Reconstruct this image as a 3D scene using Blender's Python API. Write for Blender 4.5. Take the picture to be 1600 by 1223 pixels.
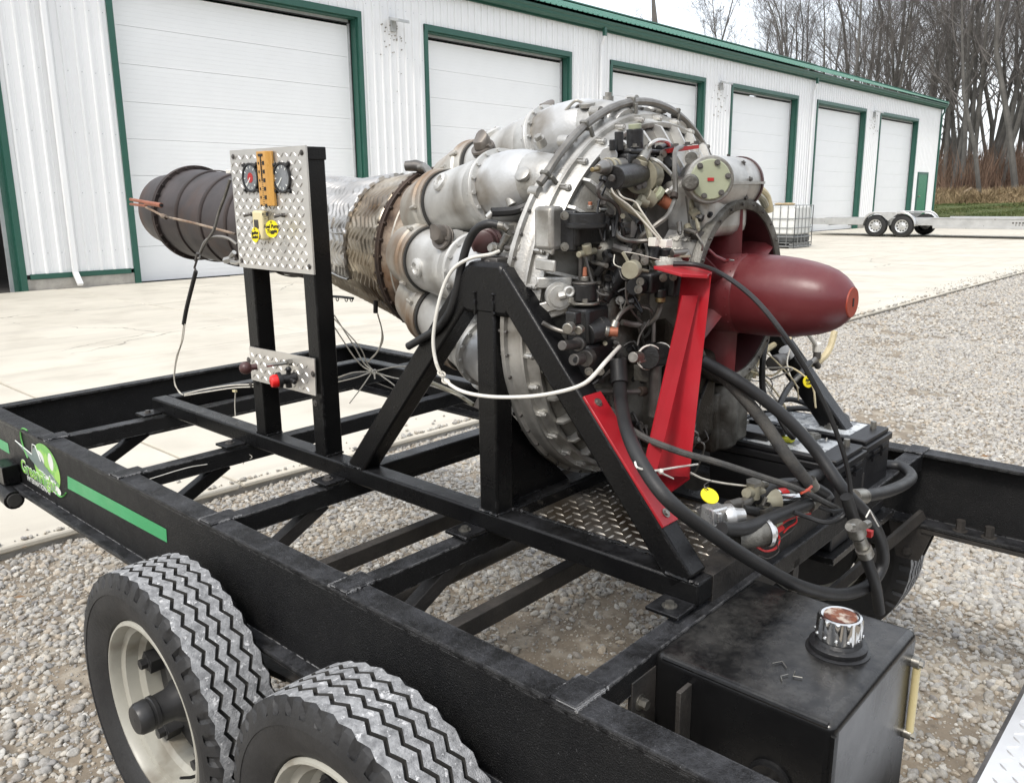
import bpy, math, random
import numpy as np
from math import sin, cos, pi, radians as R_
from mathutils import Vector, Matrix

S = bpy.context.scene
for o in list(bpy.data.objects): bpy.data.objects.remove(o)
C = S.collection

# ---------------------------------------------------------------- camera, sky, sun, exposure
cam_d = bpy.data.cameras.new('camera'); cam = bpy.data.objects.new('camera', cam_d); C.objects.link(cam)
cam_d.sensor_width = 36; cam_d.lens = 29.4738; cam_d.clip_start = .05; cam_d.clip_end = 2000
cam.matrix_world = Matrix(((0.679249, 0.168116, -0.714394, 0.000000), (-0.733854, 0.143736, -0.663927, 0.000000), (-0.008933, 0.975232, 0.221005, 1.440000), (0.000000, 0.000000, 0.000000, 1.000000)))
S.camera = cam

world = bpy.data.worlds.new('World'); S.world = world; world.use_nodes = True
nt = world.node_tree; nt.nodes.clear()
def wn(t, **k):
    n = nt.nodes.new(t)
    for a, b in k.items(): setattr(n, a, b)
    return n
SUN_EL, SUN_AZ = 50, 258          # degrees; azimuth of the hazy sun behind the cloud, clockwise from +Y
sky = wn('ShaderNodeTexSky'); sky.sky_type = 'NISHITA'; sky.sun_disc = False
sky.sun_elevation = R_(SUN_EL); sky.sun_rotation = R_(SUN_AZ); sky.air_density = 1; sky.dust_density = 3
bg1 = wn('ShaderNodeBackground'); bg1.inputs[1].default_value = .05
bg2 = wn('ShaderNodeBackground'); bg2.inputs[1].default_value = .88       # even cloud deck
tc = wn('ShaderNodeTexCoord'); cl = wn('ShaderNodeTexNoise'); cl.inputs['Scale'].default_value = 2.2; cl.inputs['Detail'].default_value = 5
mp = wn('ShaderNodeMapping'); mp.inputs['Scale'].default_value = (1, 1, 2.5)
rp = wn('ShaderNodeValToRGB'); rp.color_ramp.elements[0].position = .3; rp.color_ramp.elements[0].color = (.80, .84, .90, 1)
rp.color_ramp.elements[1].position = .7; rp.color_ramp.elements[1].color = (1.0, 1.0, 1.0, 1)
ad = wn('ShaderNodeAddShader'); out = wn('ShaderNodeOutputWorld')
L = nt.links.new
L(tc.outputs['Generated'], mp.inputs[0]); L(mp.outputs[0], cl.inputs['Vector']); L(cl.outputs['Fac'], rp.inputs[0]); L(rp.outputs[0], bg2.inputs[0])
L(sky.outputs[0], bg1.inputs[0]); L(bg1.outputs[0], ad.inputs[0]); L(bg2.outputs[0], ad.inputs[1]); L(ad.outputs[0], out.inputs[0])

sd = bpy.data.lights.new('sun', 'SUN'); sd.energy = 1.5; sd.angle = R_(11); sd.color = (1, .96, .9)
sun = bpy.data.objects.new('sun', sd); C.objects.link(sun)
_d = Vector((sin(R_(SUN_AZ)) * cos(R_(SUN_EL)), cos(R_(SUN_AZ)) * cos(R_(SUN_EL)), sin(R_(SUN_EL))))
sun.rotation_euler = _d.to_track_quat('Z', 'Y').to_euler(); sun.location = _d * 60
vs = S.view_settings; vs.view_transform = 'Standard'; vs.look = 'None'; vs.exposure = .58; vs.gamma = 1; vs.use_curve_mapping = False
S.render.engine = 'CYCLES'; S.cycles.use_denoising = True; S.cycles.max_bounces = 6; S.cycles.diffuse_bounces = 3; S.cycles.glossy_bounces = 3

# ---------------------------------------------------------------- materials
MATS = {}
def mat(name, c1, c2=None, sc=6, rough=.5, metal=0, bump=0, bsc=80, dust_sheen=0, dcol=(.30, .28, .25), rvar=.15, spots=0, scol=(.5, .5, .48), ssc=90,
        streak=None, spec=.5, coat=0, contrast=(.35, .65), streakdir=(1, 1, 1), wear=0, wcol=(.34, .33, .32)):
    m = bpy.data.materials.new(name); m.use_nodes = True; t = m.node_tree; b = t.nodes['Principled BSDF']
    def N(ty, **k):
        n = t.nodes.new(ty)
        for a, v in k.items():
            if a in n.inputs: n.inputs[a].default_value = v
            else: setattr(n, a, v)
        return n
    K = t.links.new
    co = N('ShaderNodeTexCoord').outputs['Object']
    mpn = N('ShaderNodeMapping'); mpn.inputs['Scale'].default_value = streakdir; K(co, mpn.inputs[0]); cs = mpn.outputs[0]
    n1 = N('ShaderNodeTexNoise', Scale=sc, Detail=6, Roughness=.6); K(cs, n1.inputs['Vector'])
    r = N('ShaderNodeMapRange'); r.inputs[1].default_value = contrast[0]; r.inputs[2].default_value = contrast[1]; K(n1.outputs['Fac'], r.inputs[0])
    c2 = c2 or tuple(x * .8 for x in c1)
    mx = N('ShaderNodeMix', data_type='RGBA'); mx.inputs['A'].default_value = (*c1, 1); mx.inputs['B'].default_value = (*c2, 1); K(r.outputs[0], mx.inputs['Factor'])
    col = mx.outputs['Result']
    if streak:
        n2 = N('ShaderNodeTexNoise', Scale=streak[1], Detail=4); K(cs, n2.inputs['Vector'])
        r2 = N('ShaderNodeMapRange'); r2.inputs[1].default_value = streak[2]; r2.inputs[2].default_value = streak[3]; K(n2.outputs['Fac'], r2.inputs[0])
        m2 = N('ShaderNodeMix', data_type='RGBA'); m2.inputs['B'].default_value = (*streak[0], 1); K(col, m2.inputs['A']); K(r2.outputs[0], m2.inputs['Factor']); col = m2.outputs['Result']
    if wear:                                   # paint rubbed through along the edges
        bv = N('ShaderNodeBevel', samples=4); bv.inputs['Radius'].default_value = .0045; gn = N('ShaderNodeNewGeometry'); dt = N('ShaderNodeVectorMath', operation='DOT_PRODUCT'); K(bv.outputs[0], dt.inputs[0]); K(gn.outputs['Normal'], dt.inputs[1])
        e1 = N('ShaderNodeMapRange'); e1.inputs[1].default_value = .985; e1.inputs[2].default_value = .86; K(dt.outputs['Value'], e1.inputs[0])
        nw = N('ShaderNodeTexNoise', Scale=38, Detail=6, Roughness=.7); K(co, nw.inputs['Vector']); e2 = N('ShaderNodeMapRange'); e2.inputs[1].default_value = .66 - .2 * wear; e2.inputs[2].default_value = .70 - .2 * wear; K(nw.outputs['Fac'], e2.inputs[0])
        em_ = N('ShaderNodeMath', operation='MULTIPLY'); K(e1.outputs[0], em_.inputs[0]); K(e2.outputs[0], em_.inputs[1])
        mw = N('ShaderNodeMix', data_type='RGBA'); mw.inputs['B'].default_value = (*wcol, 1); K(col, mw.inputs['A']); K(em_.outputs[0], mw.inputs['Factor']); col = mw.outputs['Result']
    if spots:
        n3 = N('ShaderNodeTexNoise', Scale=ssc, Detail=3, Roughness=.7); K(co, n3.inputs['Vector'])
        r3 = N('ShaderNodeMapRange'); r3.inputs[1].default_value = 1 - spots; r3.inputs[2].default_value = 1 - spots + .06; K(n3.outputs['Fac'], r3.inputs[0])
        m3 = N('ShaderNodeMix', data_type='RGBA'); m3.inputs['B'].default_value = (*scol, 1); K(col, m3.inputs['A']); K(r3.outputs[0], m3.inputs['Factor']); col = m3.outputs['Result']
    if dust_sheen:                                   # paler upward faces: sky reflection painted in on rail and frame, dusty tone elsewhere
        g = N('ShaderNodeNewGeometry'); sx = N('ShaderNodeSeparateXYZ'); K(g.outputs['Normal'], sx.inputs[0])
        r4 = N('ShaderNodeMapRange'); r4.inputs[1].default_value = .5; r4.inputs[2].default_value = 1; r4.inputs[4].default_value = dust_sheen; K(sx.outputs[2], r4.inputs[0])
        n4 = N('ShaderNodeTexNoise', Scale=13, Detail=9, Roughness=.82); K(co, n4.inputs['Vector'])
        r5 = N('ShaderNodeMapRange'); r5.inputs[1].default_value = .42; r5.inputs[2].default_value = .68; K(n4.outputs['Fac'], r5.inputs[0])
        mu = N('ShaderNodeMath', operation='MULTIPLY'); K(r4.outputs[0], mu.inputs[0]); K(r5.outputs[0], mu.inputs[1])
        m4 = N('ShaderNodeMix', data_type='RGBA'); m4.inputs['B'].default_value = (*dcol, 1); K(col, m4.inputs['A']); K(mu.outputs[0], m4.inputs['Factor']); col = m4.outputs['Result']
    K(col, b.inputs['Base Color'])
    rr = N('ShaderNodeMapRange'); rr.inputs[3].default_value = max(.05, rough - rvar); rr.inputs[4].default_value = min(1, rough + rvar)
    nr = N('ShaderNodeTexNoise', Scale=sc * 2.3, Detail=5); K(co, nr.inputs['Vector']); K(nr.outputs['Fac'], rr.inputs[0]); K(rr.outputs[0], b.inputs['Roughness'])
    b.inputs['Metallic'].default_value = metal; b.inputs['Specular IOR Level'].default_value = spec; b.inputs['Coat Weight'].default_value = coat
    if bump:
        nb = N('ShaderNodeTexNoise', Scale=bsc, Detail=4, Roughness=.6); K(co, nb.inputs['Vector'])
        bp = N('ShaderNodeBump', Strength=bump, Distance=.004); K(nb.outputs['Fac'], bp.inputs['Height']); K(bp.outputs[0], b.inputs['Normal'])
    m.diffuse_color = (*c1, 1); MATS[name] = m; return m

BLACK = mat('black_paint', (.0045, .0045, .005), (.008, .008, .008), sc=9, rough=.3, bump=.2, bsc=160, dust_sheen=.28, dcol=(.09, .092, .10), spots=.25, scol=(.07, .07, .07), spec=.25, wear=.55, wcol=(.15, .15, .155))  # bluish grey on upward faces is the sky's reflection painted in
RAILP = mat('rail_paint', (.0045, .0045, .005), (.0095, .0095, .0095), sc=14, rough=.36, bump=.9, bsc=420, dust_sheen=.6, dcol=(.105, .108, .118), spots=.34, scol=(.17, .17, .175), ssc=330, spec=.26, wear=1., wcol=(.42, .42, .42))  # grey of the top faces is painted sky reflection; speckles are wear
TANKP = mat('tank_paint', (.0045, .0045, .005), (.0085, .0085, .0085), sc=5, rough=.27, bump=.1, bsc=70, dust_sheen=.36, dcol=(.13, .125, .115), spec=.42, spots=.22, scol=(.3, .3, .3), ssc=60)
OLDBLK = mat('grimy_black_steel', (.018, .017, .016), (.042, .037, .032), sc=12, rough=.6, bump=.4, bsc=130, dust_sheen=.3, dcol=(.14, .125, .11), spots=.25, scol=(.10, .085, .07))
DECKP = mat('oily_deck_plate', (.075, .06, .04), (.17, .16, .15), sc=7, rough=.3, metal=.55, bump=.2, bsc=60, streak=((.04, .026, .014), 5, .45, .62))
DIAMOND = mat('aluminium_diamond_plate', (.66, .64, .60), (.52, .505, .48), sc=5, rough=.36, metal=.75, bump=.1, bsc=160)
DIAMONDW = mat('bright_diamond_plate', (.82, .83, .83), (.74, .74, .74), sc=8, rough=.36, metal=.55, bump=.05, spots=.24, scol=(.2, .2, .2), ssc=40)
CASTM = mat('shaded_cast_aluminium', (.25, .245, .225), (.14, .135, .12), sc=13, rough=.55, metal=.45, bump=.25, bsc=260, streak=((.07, .06, .045), 6, .5, .7))  # darker copy of the cast metal, shade between the ribs put into its colour
CAST = mat('cast_aluminium', (.60, .595, .565), (.36, .35, .325), sc=13, rough=.42, metal=.7, bump=.22, bsc=260, streak=((.12, .105, .08), 6, .5, .7), spots=.27, scol=(.16, .14, .11), ssc=45)
CASTD = mat('dirty_cast_aluminium', (.21, .205, .185), (.07, .066, .055), sc=12, rough=.5, metal=.55, bump=.5, bsc=170, streak=((.035, .028, .02), 6, .45, .64))
CANP = mat('can_silver_paint', (.60, .595, .57), (.44, .435, .41), sc=9, rough=.42, metal=.45, bump=.16, bsc=140, streak=((.20, .175, .14), 6, .5, .74), spots=.24, scol=(.25, .23, .2), ssc=30)
CANB = mat('pale_can_front', (.56, .57, .57), (.44, .44, .43), sc=8, rough=.42, metal=.4, bump=.18, bsc=160, streak=((.22, .20, .17), 7, .52, .7), spots=.25, scol=(.3, .27, .23), ssc=22)
WHITEAL = mat('whitened_steel', (.54, .53, .48), (.36, .34, .30), sc=7, rough=.48, metal=.45, bump=.2, bsc=90, streak=((.22, .14, .08), 4.5, .56, .72))
RUSTST = mat('heat_rusted_steel', (.20, .115, .065), (.42, .36, .29), sc=8, rough=.62, metal=.35, bump=.5, bsc=120, streak=((.05, .032, .022), 9, .5, .66))
RUSTD = mat('dark_rust_flange', (.04, .03, .025), (.075, .05, .037), sc=18, rough=.7, metal=.3, bump=.4, bsc=150)
FOILB = mat('browned_heat_foil', (.62, .56, .46), (.42, .35, .26), sc=6, rough=.36, metal=.85, bump=.15, bsc=90, streak=((.11, .075, .045), 4, .46, .66))
FOIL = mat('bright_heat_foil', (.58, .56, .53), (.40, .385, .36), sc=10, rough=.34, metal=.9, bump=.15, bsc=120)
JETP = mat('burnt_jet_pipe', (.055, .050, .050), (.085, .072, .070), sc=7, rough=.55, metal=.45, bump=.12, bsc=60, streak=((.10, .065, .05), 5, .55, .75))
JETR = mat('burnt_band', (.035, .027, .025), (.06, .045, .04), sc=12, rough=.6, metal=.4)
MAROON = mat('maroon_gloss_paint', (.105, .015, .018), (.135, .024, .027), sc=7, rough=.36, bump=.08, bsc=50, spots=.235, scol=(.26, .15, .14), ssc=34, streak=((.17, .06, .06), 9, .56, .72), dust_sheen=.25, dcol=(.25, .17, .15), rvar=.2)
MAROOND = mat('dark_maroon_lining', (.06, .011, .013), (.03, .009, .010), sc=6, rough=.5)  # darker maroon for the inside of the intake
ORANGER = mat('faded_red_oxide', (.34, .045, .02), (.26, .04, .02), sc=20, rough=.5)
RED = mat('red_bracket_paint', (.42, .014, .024), (.33, .012, .018), sc=6, rough=.36, bump=.1, bsc=50, spots=.2, scol=(.20, .02, .02), ssc=30)
REDGREY = mat('worn_red_edge', (.24, .10, .10), (.30, .22, .21), sc=30, rough=.55)
RUBBER = mat('black_rubber', (.012, .012, .0125), (.02, .02, .02), sc=14, rough=.5, bump=.12, bsc=240)
HOSEG = mat('greyed_hose_braid', (.05, .05, .05), (.10, .095, .085), sc=30, rough=.8, bump=.6, bsc=420, spots=.28, scol=(.24, .22, .19), ssc=120)
SIDEW = mat('tyre_sidewall', (.013, .013, .0135), (.028, .028, .028), sc=9, rough=.6, bump=.3, bsc=120, spots=.25, scol=(.13, .13, .13), ssc=60)
TREAD = mat('weathered_tread', (.17, .173, .177), (.38, .385, .39), sc=60, rough=.85, bump=.9, bsc=300, spots=.40, scol=(.62, .62, .62), ssc=70)
GROOVE = mat('tread_groove', (.022, .022, .02), (.045, .043, .04), sc=20, rough=.9)
RIMP = mat('beige_rim_paint', (.40, .39, .335), (.33, .32, .275), sc=7, rough=.4, bump=.08, bsc=60, streak=((.20, .18, .14), 9, .56, .72), spots=.24, scol=(.12, .10, .08), ssc=40)
HUBP = mat('black_hub', (.018, .018, .019), (.03, .03, .03), sc=20, rough=.42)
STEEL = mat('zinc_steel', (.36, .35, .315), (.20, .19, .17), sc=40, rough=.42, metal=.9)
DSTEEL = mat('dull_dark_steel', (.16, .15, .14), (.08, .075, .07), sc=20, rough=.5, metal=.7)
CHROME = mat('pitted_chrome', (.74, .74, .73), (.60, .60, .59), sc=30, rough=.16, metal=1, rvar=.08)
RUSTTOP = mat('rusted_cap_disc', (.17, .055, .025), (.42, .36, .30), sc=55, rough=.7, contrast=(.45, .6), streak=((.09, .025, .012), 60, .48, .6))
BRASS = mat('dull_brass', (.36, .28, .14), (.22, .17, .09), sc=30, rough=.4, metal=.8)
COPPER = mat('copper_cap', (.36, .13, .07), (.26, .09, .05), sc=30, rough=.5, metal=.3)
GREYTUBE = mat('dull_grey_tube', (.25, .24, .22), (.16, .15, .135), sc=30, rough=.4, metal=.7)
ALTUBE = mat('bright_grey_tube', (.60, .59, .56), (.45, .44, .41), sc=20, rough=.35, metal=.7)
KHAKI = mat('khaki_fitting', (.34, .32, .24), (.24, .22, .16), sc=30, rough=.5, metal=.3)
ACCBLK = mat('accessory_black', (.008, .008, .009), (.016, .016, .016), sc=20, rough=.38, bump=.25, bsc=200, spots=.25, scol=(.14, .13, .12), ssc=80)
PALEGRN = mat('pale_green_cover', (.34, .36, .25), (.29, .31, .21), sc=12, rough=.5, spots=.24, scol=(.2, .19, .12))
REDP = mat('small_red_paint', (.42, .015, .015), (.36, .012, .012), rough=.45)
WHITEW = mat('off_white_wire', (.66, .63, .55), (.52, .49, .42), sc=40, rough=.5)
CREAMW = mat('cream_cloth_sleeve', (.62, .53, .33), (.48, .41, .26), sc=30, rough=.7, bump=.4, bsc=300)
WHITEH = mat('white_plastic_line', (.74, .72, .66), (.66, .64, .58), sc=10, rough=.32)
REDW = mat('red_wire', (.60, .02, .02), (.55, .02, .02), rough=.4)
YELLOW = mat('yellow_tag_plastic', (.86, .72, .01), (.84, .68, .01), sc=10, rough=.4)
INK = mat('black_ink', (.012, .012, .012), rough=.6)
WOODY = mat('varnished_yellow_wood', (.60, .33, .085), (.48, .25, .06), sc=10, rough=.3, streakdir=(8, 8, 1), coat=.3)
CREAMP = mat('cream_plastic', (.72, .64, .38), (.66, .58, .34), rough=.4)
GLASSD = mat('gauge_dial_glass', (.10, .11, .12), (.20, .21, .22), sc=30, rough=.08, rvar=.03, coat=.5)
BAKEL = mat('brown_bakelite', (.055, .022, .022), (.07, .03, .028), rough=.38)
REDBTN = mat('red_button', (.72, .015, .015), (.68, .012, .012), rough=.25)
GREENST = mat('green_stripe_vinyl', (.03, .30, .10), (.035, .33, .12), sc=8, rough=.36)
LGREEN = mat('logo_light_green', (.28, .56, .09), (.12, .40, .06), sc=26, rough=.36, contrast=(.45, .55))
LWHITE = mat('logo_white', (.76, .79, .74), rough=.4)
LGREY = mat('logo_grey_green', (.16, .22, .21), rough=.4)
LGREEN2 = mat('logo_green', (.10, .36, .08), rough=.4)
BATT = mat('battery_case', (.006, .006, .007), (.01, .01, .011), rough=.42, bump=.15, bsc=200)
BATTOP = mat('battery_label', (.60, .62, .62), (.16, .17, .18), sc=22, rough=.3, contrast=(.5, .56))
AMBER = mat('sight_tube', (.55, .47, .25), (.45, .38, .2), rough=.25)
WALLW = mat('white_siding', (.80, .81, .815), (.765, .775, .78), sc=1.2, rough=.4, bump=.02, spots=.12, scol=(.5, .48, .42), ssc=14)
DOORW = mat('white_overhead_door', (.83, .845, .85), (.81, .825, .83), sc=2, rough=.45)
GREEN = mat('green_trim', (.018, .085, .062), (.022, .095, .07), sc=3, rough=.4)
GREENR = mat('green_roof', (.035, .145, .105), (.05, .17, .125), sc=2, rough=.36, bump=.05)
GREEND = mat('green_walk_door', (.02, .17, .09), (.024, .19, .10), rough=.4)
TRACKW = mat('grey_seal', (.45, .47, .48), rough=.5)
SEALB = mat('black_seal', (.02, .02, .02), rough=.6)
CONCW = mat('foundation_concrete', (.42, .40, .36), (.30, .285, .255), sc=5, rough=.85, bump=.5, bsc=60, streak=((.20, .19, .17), 3, .5, .7))
CONC = mat('apron_concrete', (.60, .56, .475), (.50, .465, .39), sc=.7, rough=.8, bump=.25, bsc=150, streak=((.42, .385, .32), 1.6, .5, .8), spots=.29, scol=(.36, .33, .28), ssc=60)
DIRT = mat('gravel_dirt', (.25, .205, .15), (.15, .125, .095), sc=2.2, rough=.95, bump=1, bsc=55, streak=((.33, .29, .23), 14, .5, .64), spots=.36, scol=(.36, .34, .31), ssc=80)
LAWN = mat('lawn', (.045, .075, .016), (.09, .105, .03), sc=1.6, rough=.95, bump=1, bsc=8, streak=((.12, .115, .045), .6, .5, .7))
WOODF = mat('leaf_litter', (.12, .085, .05), (.07, .05, .03), sc=1.2, rough=1)
DRYG = mat('dry_grass', (.34, .26, .15), (.22, .16, .09), sc=.8, rough=.9)
BRUSH = mat('red_brown_brush', (.13, .075, .05), (.19, .13, .09), sc=.3, rough=.9)
BARK = mat('grey_bark', (.072, .068, .061), (.125, .118, .107), sc=1.5, rough=.9, bump=.6, bsc=8)
TWIG = mat('twig_bark', (.095, .085, .08), (.145, .132, .122), sc=.6, rough=.9)
PINE = mat('dark_conifer', (.03, .038, .02), (.05, .055, .03), sc=2, rough=.9)
ALTR = mat('trailer_aluminium', (.66, .665, .66), (.55, .555, .55), sc=3, rough=.34, metal=.7)
ALDK = mat('trailer_deck_boards', (.40, .40, .385), (.33, .33, .315), sc=3, rough=.5, metal=.4)
TOTEW = mat('white_poly_tote', (.74, .75, .73), (.68, .69, .67), sc=3, rough=.45)
TOTED = mat('dark_liquid_band', (.05, .055, .055), (.075, .08, .08), sc=3, rough=.5)
GALV = mat('galvanised_tube', (.30, .31, .31), (.22, .225, .225), sc=10, rough=.45, metal=.6)
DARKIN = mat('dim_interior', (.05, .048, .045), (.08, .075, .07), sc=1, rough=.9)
TAILL = mat('red_lamp_lens', (.32, .04, .04), rough=.3)
PUMPAL = mat('bright_pump_casting', (.70, .70, .69), (.58, .58, .57), sc=20, rough=.3, metal=.75, bump=.15)
TANPLAS = mat('tan_box', (.42, .32, .18), (.30, .22, .12), sc=8, rough=.5)

def cracks(m):                              # hairline cracks and faint tyre scuffs in the slab surface
    t = m.node_tree; b = t.nodes['Principled BSDF']; N = t.nodes.new; K = t.links.new; src = b.inputs['Base Color'].links[0].from_socket
    g = N('ShaderNodeNewGeometry'); nz = N('ShaderNodeTexNoise'); nz.inputs['Scale'].default_value = 1.7; nz.inputs['Detail'].default_value = 5; K(g.outputs['Position'], nz.inputs['Vector'])
    mx = N('ShaderNodeMix'); mx.data_type = 'VECTOR'; mx.inputs['Factor'].default_value = .3; K(g.outputs['Position'], mx.inputs['A']); K(nz.outputs['Color'], mx.inputs['B'])
    vo = N('ShaderNodeTexVoronoi'); vo.feature = 'DISTANCE_TO_EDGE'; vo.inputs['Scale'].default_value = .42; K(mx.outputs['Result'], vo.inputs['Vector'])
    r = N('ShaderNodeMapRange'); r.inputs[1].default_value = .0012; r.inputs[2].default_value = .0035; r.inputs[3].default_value = .65; r.inputs[4].default_value = 0; K(vo.outputs['Distance'], r.inputs[0])
    n2 = N('ShaderNodeTexNoise'); n2.inputs['Scale'].default_value = .35; K(g.outputs['Position'], n2.inputs['Vector']); r2 = N('ShaderNodeMapRange'); r2.inputs[1].default_value = .5; r2.inputs[2].default_value = .58; K(n2.outputs['Fac'], r2.inputs[0])
    mu = N('ShaderNodeMath'); mu.operation = 'MULTIPLY'; K(r.outputs[0], mu.inputs[0]); K(r2.outputs[0], mu.inputs[1])
    c = N('ShaderNodeMix'); c.data_type = 'RGBA'; c.inputs['B'].default_value = (.16, .145, .12, 1); K(src, c.inputs['A']); K(mu.outputs[0], c.inputs['Factor'])
    mp_ = N('ShaderNodeMapping'); mp_.inputs['Scale'].default_value = (.05, 2.2, 1); mp_.inputs['Rotation'].default_value = (0, 0, .12); K(g.outputs['Position'], mp_.inputs[0]); n3 = N('ShaderNodeTexNoise'); n3.inputs['Scale'].default_value = 2; n3.inputs['Detail'].default_value = 4; K(mp_.outputs[0], n3.inputs['Vector'])
    r3 = N('ShaderNodeMapRange'); r3.inputs[1].default_value = .56; r3.inputs[2].default_value = .75; r3.inputs[4].default_value = .35; K(n3.outputs['Fac'], r3.inputs[0])
    c2 = N('ShaderNodeMix'); c2.data_type = 'RGBA'; c2.inputs['B'].default_value = (.33, .30, .26, 1); K(c.outputs['Result'], c2.inputs['A']); K(r3.outputs[0], c2.inputs['Factor']); K(c2.outputs['Result'], b.inputs['Base Color'])
cracks(CONC)

# ---------------------------------------------------------------- mesh builder
def nrm(v): v = np.asarray(v, float); return v / (np.linalg.norm(v) + 1e-12)
def frame(d, up=(0, 0, 1)):
    d = nrm(d); up = np.asarray(up, float)
    if abs(d @ nrm(up)) > .97: up = np.array([1., 0, 0]) if abs(d[0]) < .9 else np.array([0, 1., 0])
    a = nrm(np.cross(up, d)); b = np.cross(d, a); return a, b, d
def spline(P, k=8):
    P = [np.asarray(p, float) for p in P]
    if len(P) < 3: return P
    Q = [2 * P[0] - P[1]] + P + [2 * P[-1] - P[-2]]; o = []
    for i in range(1, len(Q) - 2):
        p0, p1, p2, p3 = Q[i - 1:i + 3]
        for j in range(k):
            t = j / k; o.append(.5 * (2 * p1 + (p2 - p0) * t + (2 * p0 - 5 * p1 + 4 * p2 - p3) * t * t + (3 * p1 - p0 - 3 * p2 + p3) * t ** 3))
    o.append(P[-1]); return o

TF = Matrix(((0.999852, -0.009815, -0.014148, 0.020374), (0.009668, 0.999899, -0.010417, 0.015001), (0.014249, 0.010279, 0.999846, 0.000222), (0.000000, 0.000000, 0.000000, 1.000000)))                       # the big trailer stands about a degree out of level on the gravel
FRAMES = {'T': TF, 'W': Matrix.Identity(4)}
INFO = {}                              # object name -> (frame key, base)

class MB:
    def __init__(s): s.v = []; s.f = []; s.m = []; s.cm = 0
    def add(s, vs, fs):
        n = len(s.v); s.v += [tuple(map(float, v)) for v in vs]; s.f += [tuple(i + n for i in f) for f in fs]; s.m += [s.cm] * len(fs); return s
    def mi(s, i): s.cm = i; return s
    def obox(s, c, ax, ay, az):
        c, ax, ay, az = (np.asarray(q, float) for q in (c, ax, ay, az))
        if np.cross(ax, ay) @ az < 0: ax = -ax
        vs = [c + i * ax + j * ay + k * az for k in (-1, 1) for j in (-1, 1) for i in (-1, 1)]
        return s.add(vs, [(0, 2, 3, 1), (4, 5, 7, 6), (0, 1, 5, 4), (2, 6, 7, 3), (0, 4, 6, 2), (1, 3, 7, 5)])
    def box(s, x0, y0, z0, x1, y1, z1):
        return s.obox(((x0 + x1) / 2, (y0 + y1) / 2, (z0 + z1) / 2), (abs(x1 - x0) / 2, 0, 0), (0, abs(y1 - y0) / 2, 0), (0, 0, abs(z1 - z0) / 2))
    def beam(s, p, q, w, h, up=(0, 0, 1)):
        p, q = np.asarray(p, float), np.asarray(q, float); a, b, d = frame(q - p, up)
        return s.obox((p + q) / 2, a * w / 2, b * h / 2, (q - p) / 2)
    def tube(s, P, r, n=8, cap=True, sm=0):
        P = spline(P, sm) if sm else [np.asarray(p, float) for p in P]
        P = [p for i, p in enumerate(P) if i == 0 or np.linalg.norm(p - P[i - 1]) > 1e-6]
        m = len(P); rr = list(np.interp(np.linspace(0, 1, m), np.linspace(0, 1, len(r)), r)) if hasattr(r, '__len__') else [r] * m
        a, b, d = frame(P[1] - P[0]); vs = []
        for i in range(m):
            t = nrm(P[min(i + 1, m - 1)] - P[max(i - 1, 0)]); a = nrm(a - t * (a @ t)); b = np.cross(t, a)
            vs += [P[i] + rr[i] * (cos(2 * pi * j / n) * a + sin(2 * pi * j / n) * b) for j in range(n)]
        fs = [(i * n + j, i * n + (j + 1) % n, (i + 1) * n + (j + 1) % n, (i + 1) * n + j) for i in range(m - 1) for j in range(n)]
        if cap: fs += [tuple(range(n - 1, -1, -1)), tuple((m - 1) * n + j for j in range(n))]
        return s.add(vs, fs)
    def cyl(s, p, q, r, n=16, r2=None): return s.tube([p, q], [r, r if r2 is None else r2], n)
    def lathe(s, prof, o, d, n=32, up=(0, 0, 1), disp=None, a0=0., a1=2 * pi, closed=False, cap=False):
        o = np.asarray(o, float); a, b, d = frame(d, up); full = abs(a1 - a0 - 2 * pi) < 1e-6; c = n if full else n + 1; vs = []
        for (t, r) in prof:
            for j in range(c):
                th = a0 + (a1 - a0) * j / n; rr = r + (disp(t, th) if disp else 0)
                vs.append(o + d * t + rr * (cos(th) * b + sin(th) * a))
        m = len(prof); fs = []
        for i in range(m if closed else m - 1):
            for j in range(n):
                i2 = (i + 1) % m; j2 = (j + 1) % c
                fs.append((i * c + j, i * c + j2, i2 * c + j2, i2 * c + j))
        if cap and not closed and full:
            if prof[0][1] > 1e-4: fs.append(tuple(range(c - 1, -1, -1)))
            if prof[-1][1] > 1e-4: fs.append(tuple((m - 1) * c + j for j in range(c)))
        return s.add(vs, fs)
    def sph(s, c, r, n=12, d=(0, 0, 1), sq=1.):
        k = n // 2; return s.lathe([(-r * sq * cos(pi * i / k), max(r * sin(pi * i / k), 1e-5)) for i in range(k + 1)], c, d, n)
    def torus(s, o, d, R, r, n=32, m=8, a0=0., a1=2 * pi):
        return s.lathe([(r * cos(2 * pi * i / m), R + r * sin(2 * pi * i / m)) for i in range(m)], o, d, n, closed=True, a0=a0, a1=a1)
    def bolt(s, p, d, r=.006, h=.006, w=True):
        p = np.asarray(p, float); d = nrm(d)
        if w: s.cyl(p, p + d * .0015, r * 1.6, 12)
        return s.cyl(p, p + d * h, r, 6)
    def prism(s, poly, t):
        n = len(poly); P = [np.asarray(p, float) for p in poly]; t = np.asarray(t, float); vs = P + [p + t for p in P]
        nn = np.cross(P[1] - P[0], P[2] - P[0]); flip = nn @ t > 0
        fs = [tuple(range(n)), tuple(range(2 * n - 1, n - 1, -1))] + [((i + 1) % n, i, i + n, (i + 1) % n + n) for i in range(n)]
        if flip: fs = [tuple(reversed(f)) for f in fs]
        return s.add(vs, fs)
    def quad(s, *p): return s.add(p, [tuple(range(len(p)))])
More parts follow.
